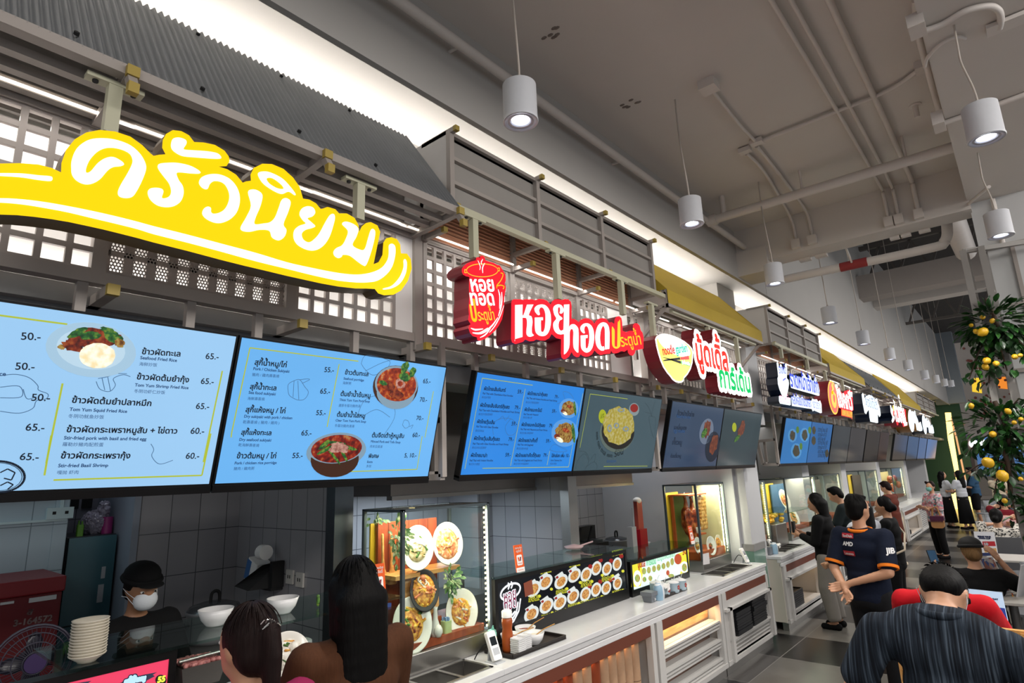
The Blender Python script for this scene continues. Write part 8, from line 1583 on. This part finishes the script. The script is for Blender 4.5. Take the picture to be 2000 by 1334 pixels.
b = MB(); b.box((-.62, 10.7, .3), (-.1, 10.74, .92)); tag(b.build('low_partition', mat('grey_partition', '#55565a', .5)), 'grey low partition behind the drink cup sign', 'partition')
# ladder trellis with lemon branches, and battens on the column
b = MB(); X0, X1, Y = -.175, -.04, 6.72
for x in (X0, X1):
    b.bar((x, Y, 0), (x, Y, 3.88), .045, .05); b.bar((x+.02, Y+.16, 0), (x+.02, Y+.16, 3.88), .035)
for k in range(10): z = .35+k*.39; b.bar((X0, Y, z), (X1, Y, z), .025); b.bar((X1, Y, z), (X1+.02, Y+.16, z), .025)
b.bar((X0, Y, 3.87), (.5, Y+.2, 3.87), .04); tag(b.build('trellis', mat('trellis_grey', '#8f8c88', .45, .1, noise=.05)), 'tall grey ladder trellis standing before the white column', 'trellis')
b = MB()
for z in (1.2, 2.1, 2.75, 3.35, 3.93): b.bar((-.08, 7.03, z), (1.2, 7.03, z), .035)
for x in (.18, .5): b.bar((x, 7.03, 0), (x, 7.03, 3.95), .03)
b.box((.06, 6.99, 3.0), (.16, 7.045, 3.08)); tag(b.build('column_lattice', FRAME), 'taupe batten lattice fixed on the white column', 'lattice'); b = MB(); b.cyl((.12, 7.02, 3.95), (.12, 7.02, 4.4), .02, seg=8); b.tube(catmull([(-.1, 6.95, 4.4), (-.09, 6.98, 4.36), (-.05, 6.9, 4.38), (.1, 6.1, 4.2)], 4), .015, 6); tag(b.build('conduit', PIPEM), 'white conduit on the column face above the trellis', 'conduit')
LEM = mat('lemon_skin', '#c79c12', .4, noise=.08, nscale=30, bump=.2, bscale=120); BARK = mat('branch_bark', '#3a2a1c', .8, noise=.3, nscale=20)
def lemon_tree(label, c, n, sp, lem, drop):
    t = thing('lemon_branch', label, 'artificial lemon branch', c); c = V(c); b = MB()
    for k in range(n):
        if k % 5 < 3: d = V((random.gauss(0, 1), random.gauss(0, 1), random.gauss(.1, 1))).normalized(); p = c+V((d.x*sp[0], d.y*sp[1], d.z*sp[2]))*(.45+.6*random.random()); o = d+V((0, 0, -.5))
        else: s = random.choice(drop); f = random.random(); p = c+V(s)*f+V((random.gauss(0, .035), random.gauss(0, .035), 0)); o = V((random.gauss(0, .7), random.gauss(0, .7), -.9))
        leaf(b, p, o, random.uniform(.065, .11), random.uniform(.035, .055), V((random.gauss(0, .3), random.gauss(0, .3), 1)))
    b.build('foliage', LEAFD, t); b = MB(); b.tube(catmull([c+V((-.02, 0, .25)), c+V((.02, 0, 0)), c+V((-.01, .02, -.3))], 4), .018, 7)
    for s in drop: b.tube(catmull([c, c+V(s)*.5+V((0, 0, .04)), c+V(s)], 4), .006, 5)
    b.build('stem', BARK, t)
    for (x, y, r) in lem:
        p = atY(x, y, c.y-.2-.1*random.random()); b = MB(); R = r*5.4/1154; b.lathe([(0, -R*1.25), (R*.2, -R*1.15), (R*.75, -R*.7), (R, 0), (R*.75, R*.7), (R*.22, R*1.08), (0, R*1.2)], p, Euler((random.uniform(-1.4, 1.4), random.uniform(-1.4, 1.4), 0)).to_matrix(), 14); b.build('lemon', LEM, t)
zz = lambda o, s, *a: [(o[0]+x*s, o[1]+y*s, r*s) for x, y, r in a]
lemon_tree('upper bushy lemon branch tied to the trellis', (-.07, 6.68, 3.13), 560, (.27, .24, .2), zz((1750, 550), .2623, (647, 375, 32), (597, 372, 19), (645, 265, 17), (717, 292, 17), (560, 325, 14), (675, 590, 25), (665, 635, 22), (745, 610, 20), (885, 560, 20), (925, 550, 15)), [(-.25, -.05, -.45), (-.12, 0, -.5), (.02, -.1, -.42), (.2, 0, -.3), (.25, -.1, -.38), (-.2, .1, -.3)])
lemon_tree('lower lemon branch at the right edge beside the trellis legs', (-.16, 6.68, 2.22), 440, (.34, .24, .24), zz((1750, 550), .2623, (560, 925, 18), (833, 965, 20), (720, 1137, 22), (880, 1050, 15), (930, 1025, 15)), [(-.3, 0, -.2), (-.1, 0, -.35), (.15, -.1, .25), (.25, 0, -.1), (-.2, 0, .28)])
lemon_tree('thin trailing lemon sprig with two big lemons over the aisle', (-.2, 6.6, 1.95), 90, (.12, .1, .12), zz((1700, 850), .225, (1020, 238, 42), (1145, 352, 42), (1165, 570, 20), (1305, 380, 16)), [(-.12, 0, -.3), (0, 0, -.5), (-.3, 0, -.1)]); lemon_tree('dense leafy lemon branch low on the trellis', (-.02, 6.6, 1.48), 260, (.14, .15, .3), [], [(-.08, 0, -.2), (.1, 0, -.25), (-.15, 0, .2)])
# lit features at the far end
NEON = mat('neon_yellow', '#ffd978', .5, em=3); P3 = lambda x, y, Y=30: V(atY(x, y, Y))
b = MB(); b.tube([P3(1851.5, 806), P3(1857, 857), P3(1871.5, 937), P3(1871.5, 937)*1+V((0, 0, -P3(1871.5, 937).z))], [.1, .1, .07, .07], 8); tag(b.build('neon_tube', NEON), 'bright yellow neon tube beside the green wall', 'neon tube'); b = MB(); b.tube([P3(1857, 816), P3(1868, 855), P3(1884, 930), P3(1884, 930)+V((0, 0, -P3(1884, 930).z))], .035, 6); tag(b.build('neon_tube', mat('neon_dim', '#d8a070', .5, em=1)), 'thin dim neon line right of the bright yellow tube', 'neon tube')
PW = lambda X, Y: Pl((X, Y, 0), (1, 0, 0), (0, 0, 1)); pl = PW(0, 36.98); q = lambda *a: [pl.px(*p) for p in a]
def flat(name, label, cat, pts, m, d=.1):
    b = MB(); b.poly(pl, [q(*pts)], 0, d); return tag(b.build(name, m), label, cat)
flat('flame_sign', 'orange flame shaped sign glowing at the far end', 'sign', ((1866, 832), (1868, 822), (1874, 819), (1876, 826), (1883, 827), (1879, 836), (1873, 838), (1873, 850), (1869, 850)), mat('flame_orange', '#ff7a1c', .5, em=1.6)); flat('lit_sign', 'purple glowing panel behind the neon tubes', 'panel', ((1860, 848), (1888, 846), (1893, 890), (1866, 892)), mat('purple_glow', '#7a5a94', .5, em=.6, noise=.3, nscale=1)); flat('arched_window', 'yellow lit arched panel behind the lemon leaves', 'panel', ((1899, 765), (1898, 745), (1903, 738), (1912, 738), (1916, 748), (1918, 768)), mat('yellow_glow', '#f0c838', .5, em=1)); flat('arched_window', 'orange lit arched panel seen through the trellis', 'panel', ((1949, 758), (1948, 740), (1954, 733), (1963, 734), (1966, 745), (1968, 760)), mat('orange_glow', '#e8862c', .5, em=1))
flat('shop', 'blue lit shop front beyond the hanging leaves', 'shop front', ((1898, 855), (2020, 850), (2025, 930), (1915, 930)), mat('blue_glow', '#4f7ab0', .5, em=.7, noise=.4, nscale=.6)); flat('shop_counter', 'pale counter below the blue lit shop front', 'counter', ((1908, 928), (2020, 925), (2022, 965), (1915, 968)), mat('pale_counter', '#9a8f84', .6)); flat('door_frame', 'brown upright frame left of the blue shop front', 'frame', ((1882, 850), (1896, 850), (1908, 930), (1898, 930)), mat('brown_frame', '#6b5a50', .6))
for x, lb in ((1902, 'left one of two round white lights on the blue shop front'), (1922, 'right one of two round white lights on the blue shop front')): b = MB(); b.ell(P3(x, 867, 36.95), (.19, .05, .19)); tag(b.build('round_light', BULB), lb, 'lamp')
b = MB(); b.ell(P3(1878, 958, 30), (.3, .1, .12)); b.ell(P3(1875, 965, 30), (.2, .1, .1)); b.box((P3(1875, 965).x-.3, 29.9, 0), (P3(1875, 965).x+.3, 30.1, P3(1875, 965).z)); tag(b.build('glowing_display', NEON), 'warm glowing display low on the far floor', 'display'); area('far_glow', (-2, 29.5, 2), (2, 2), 12, (1, .85, .5), (PI/2, 0, 0))
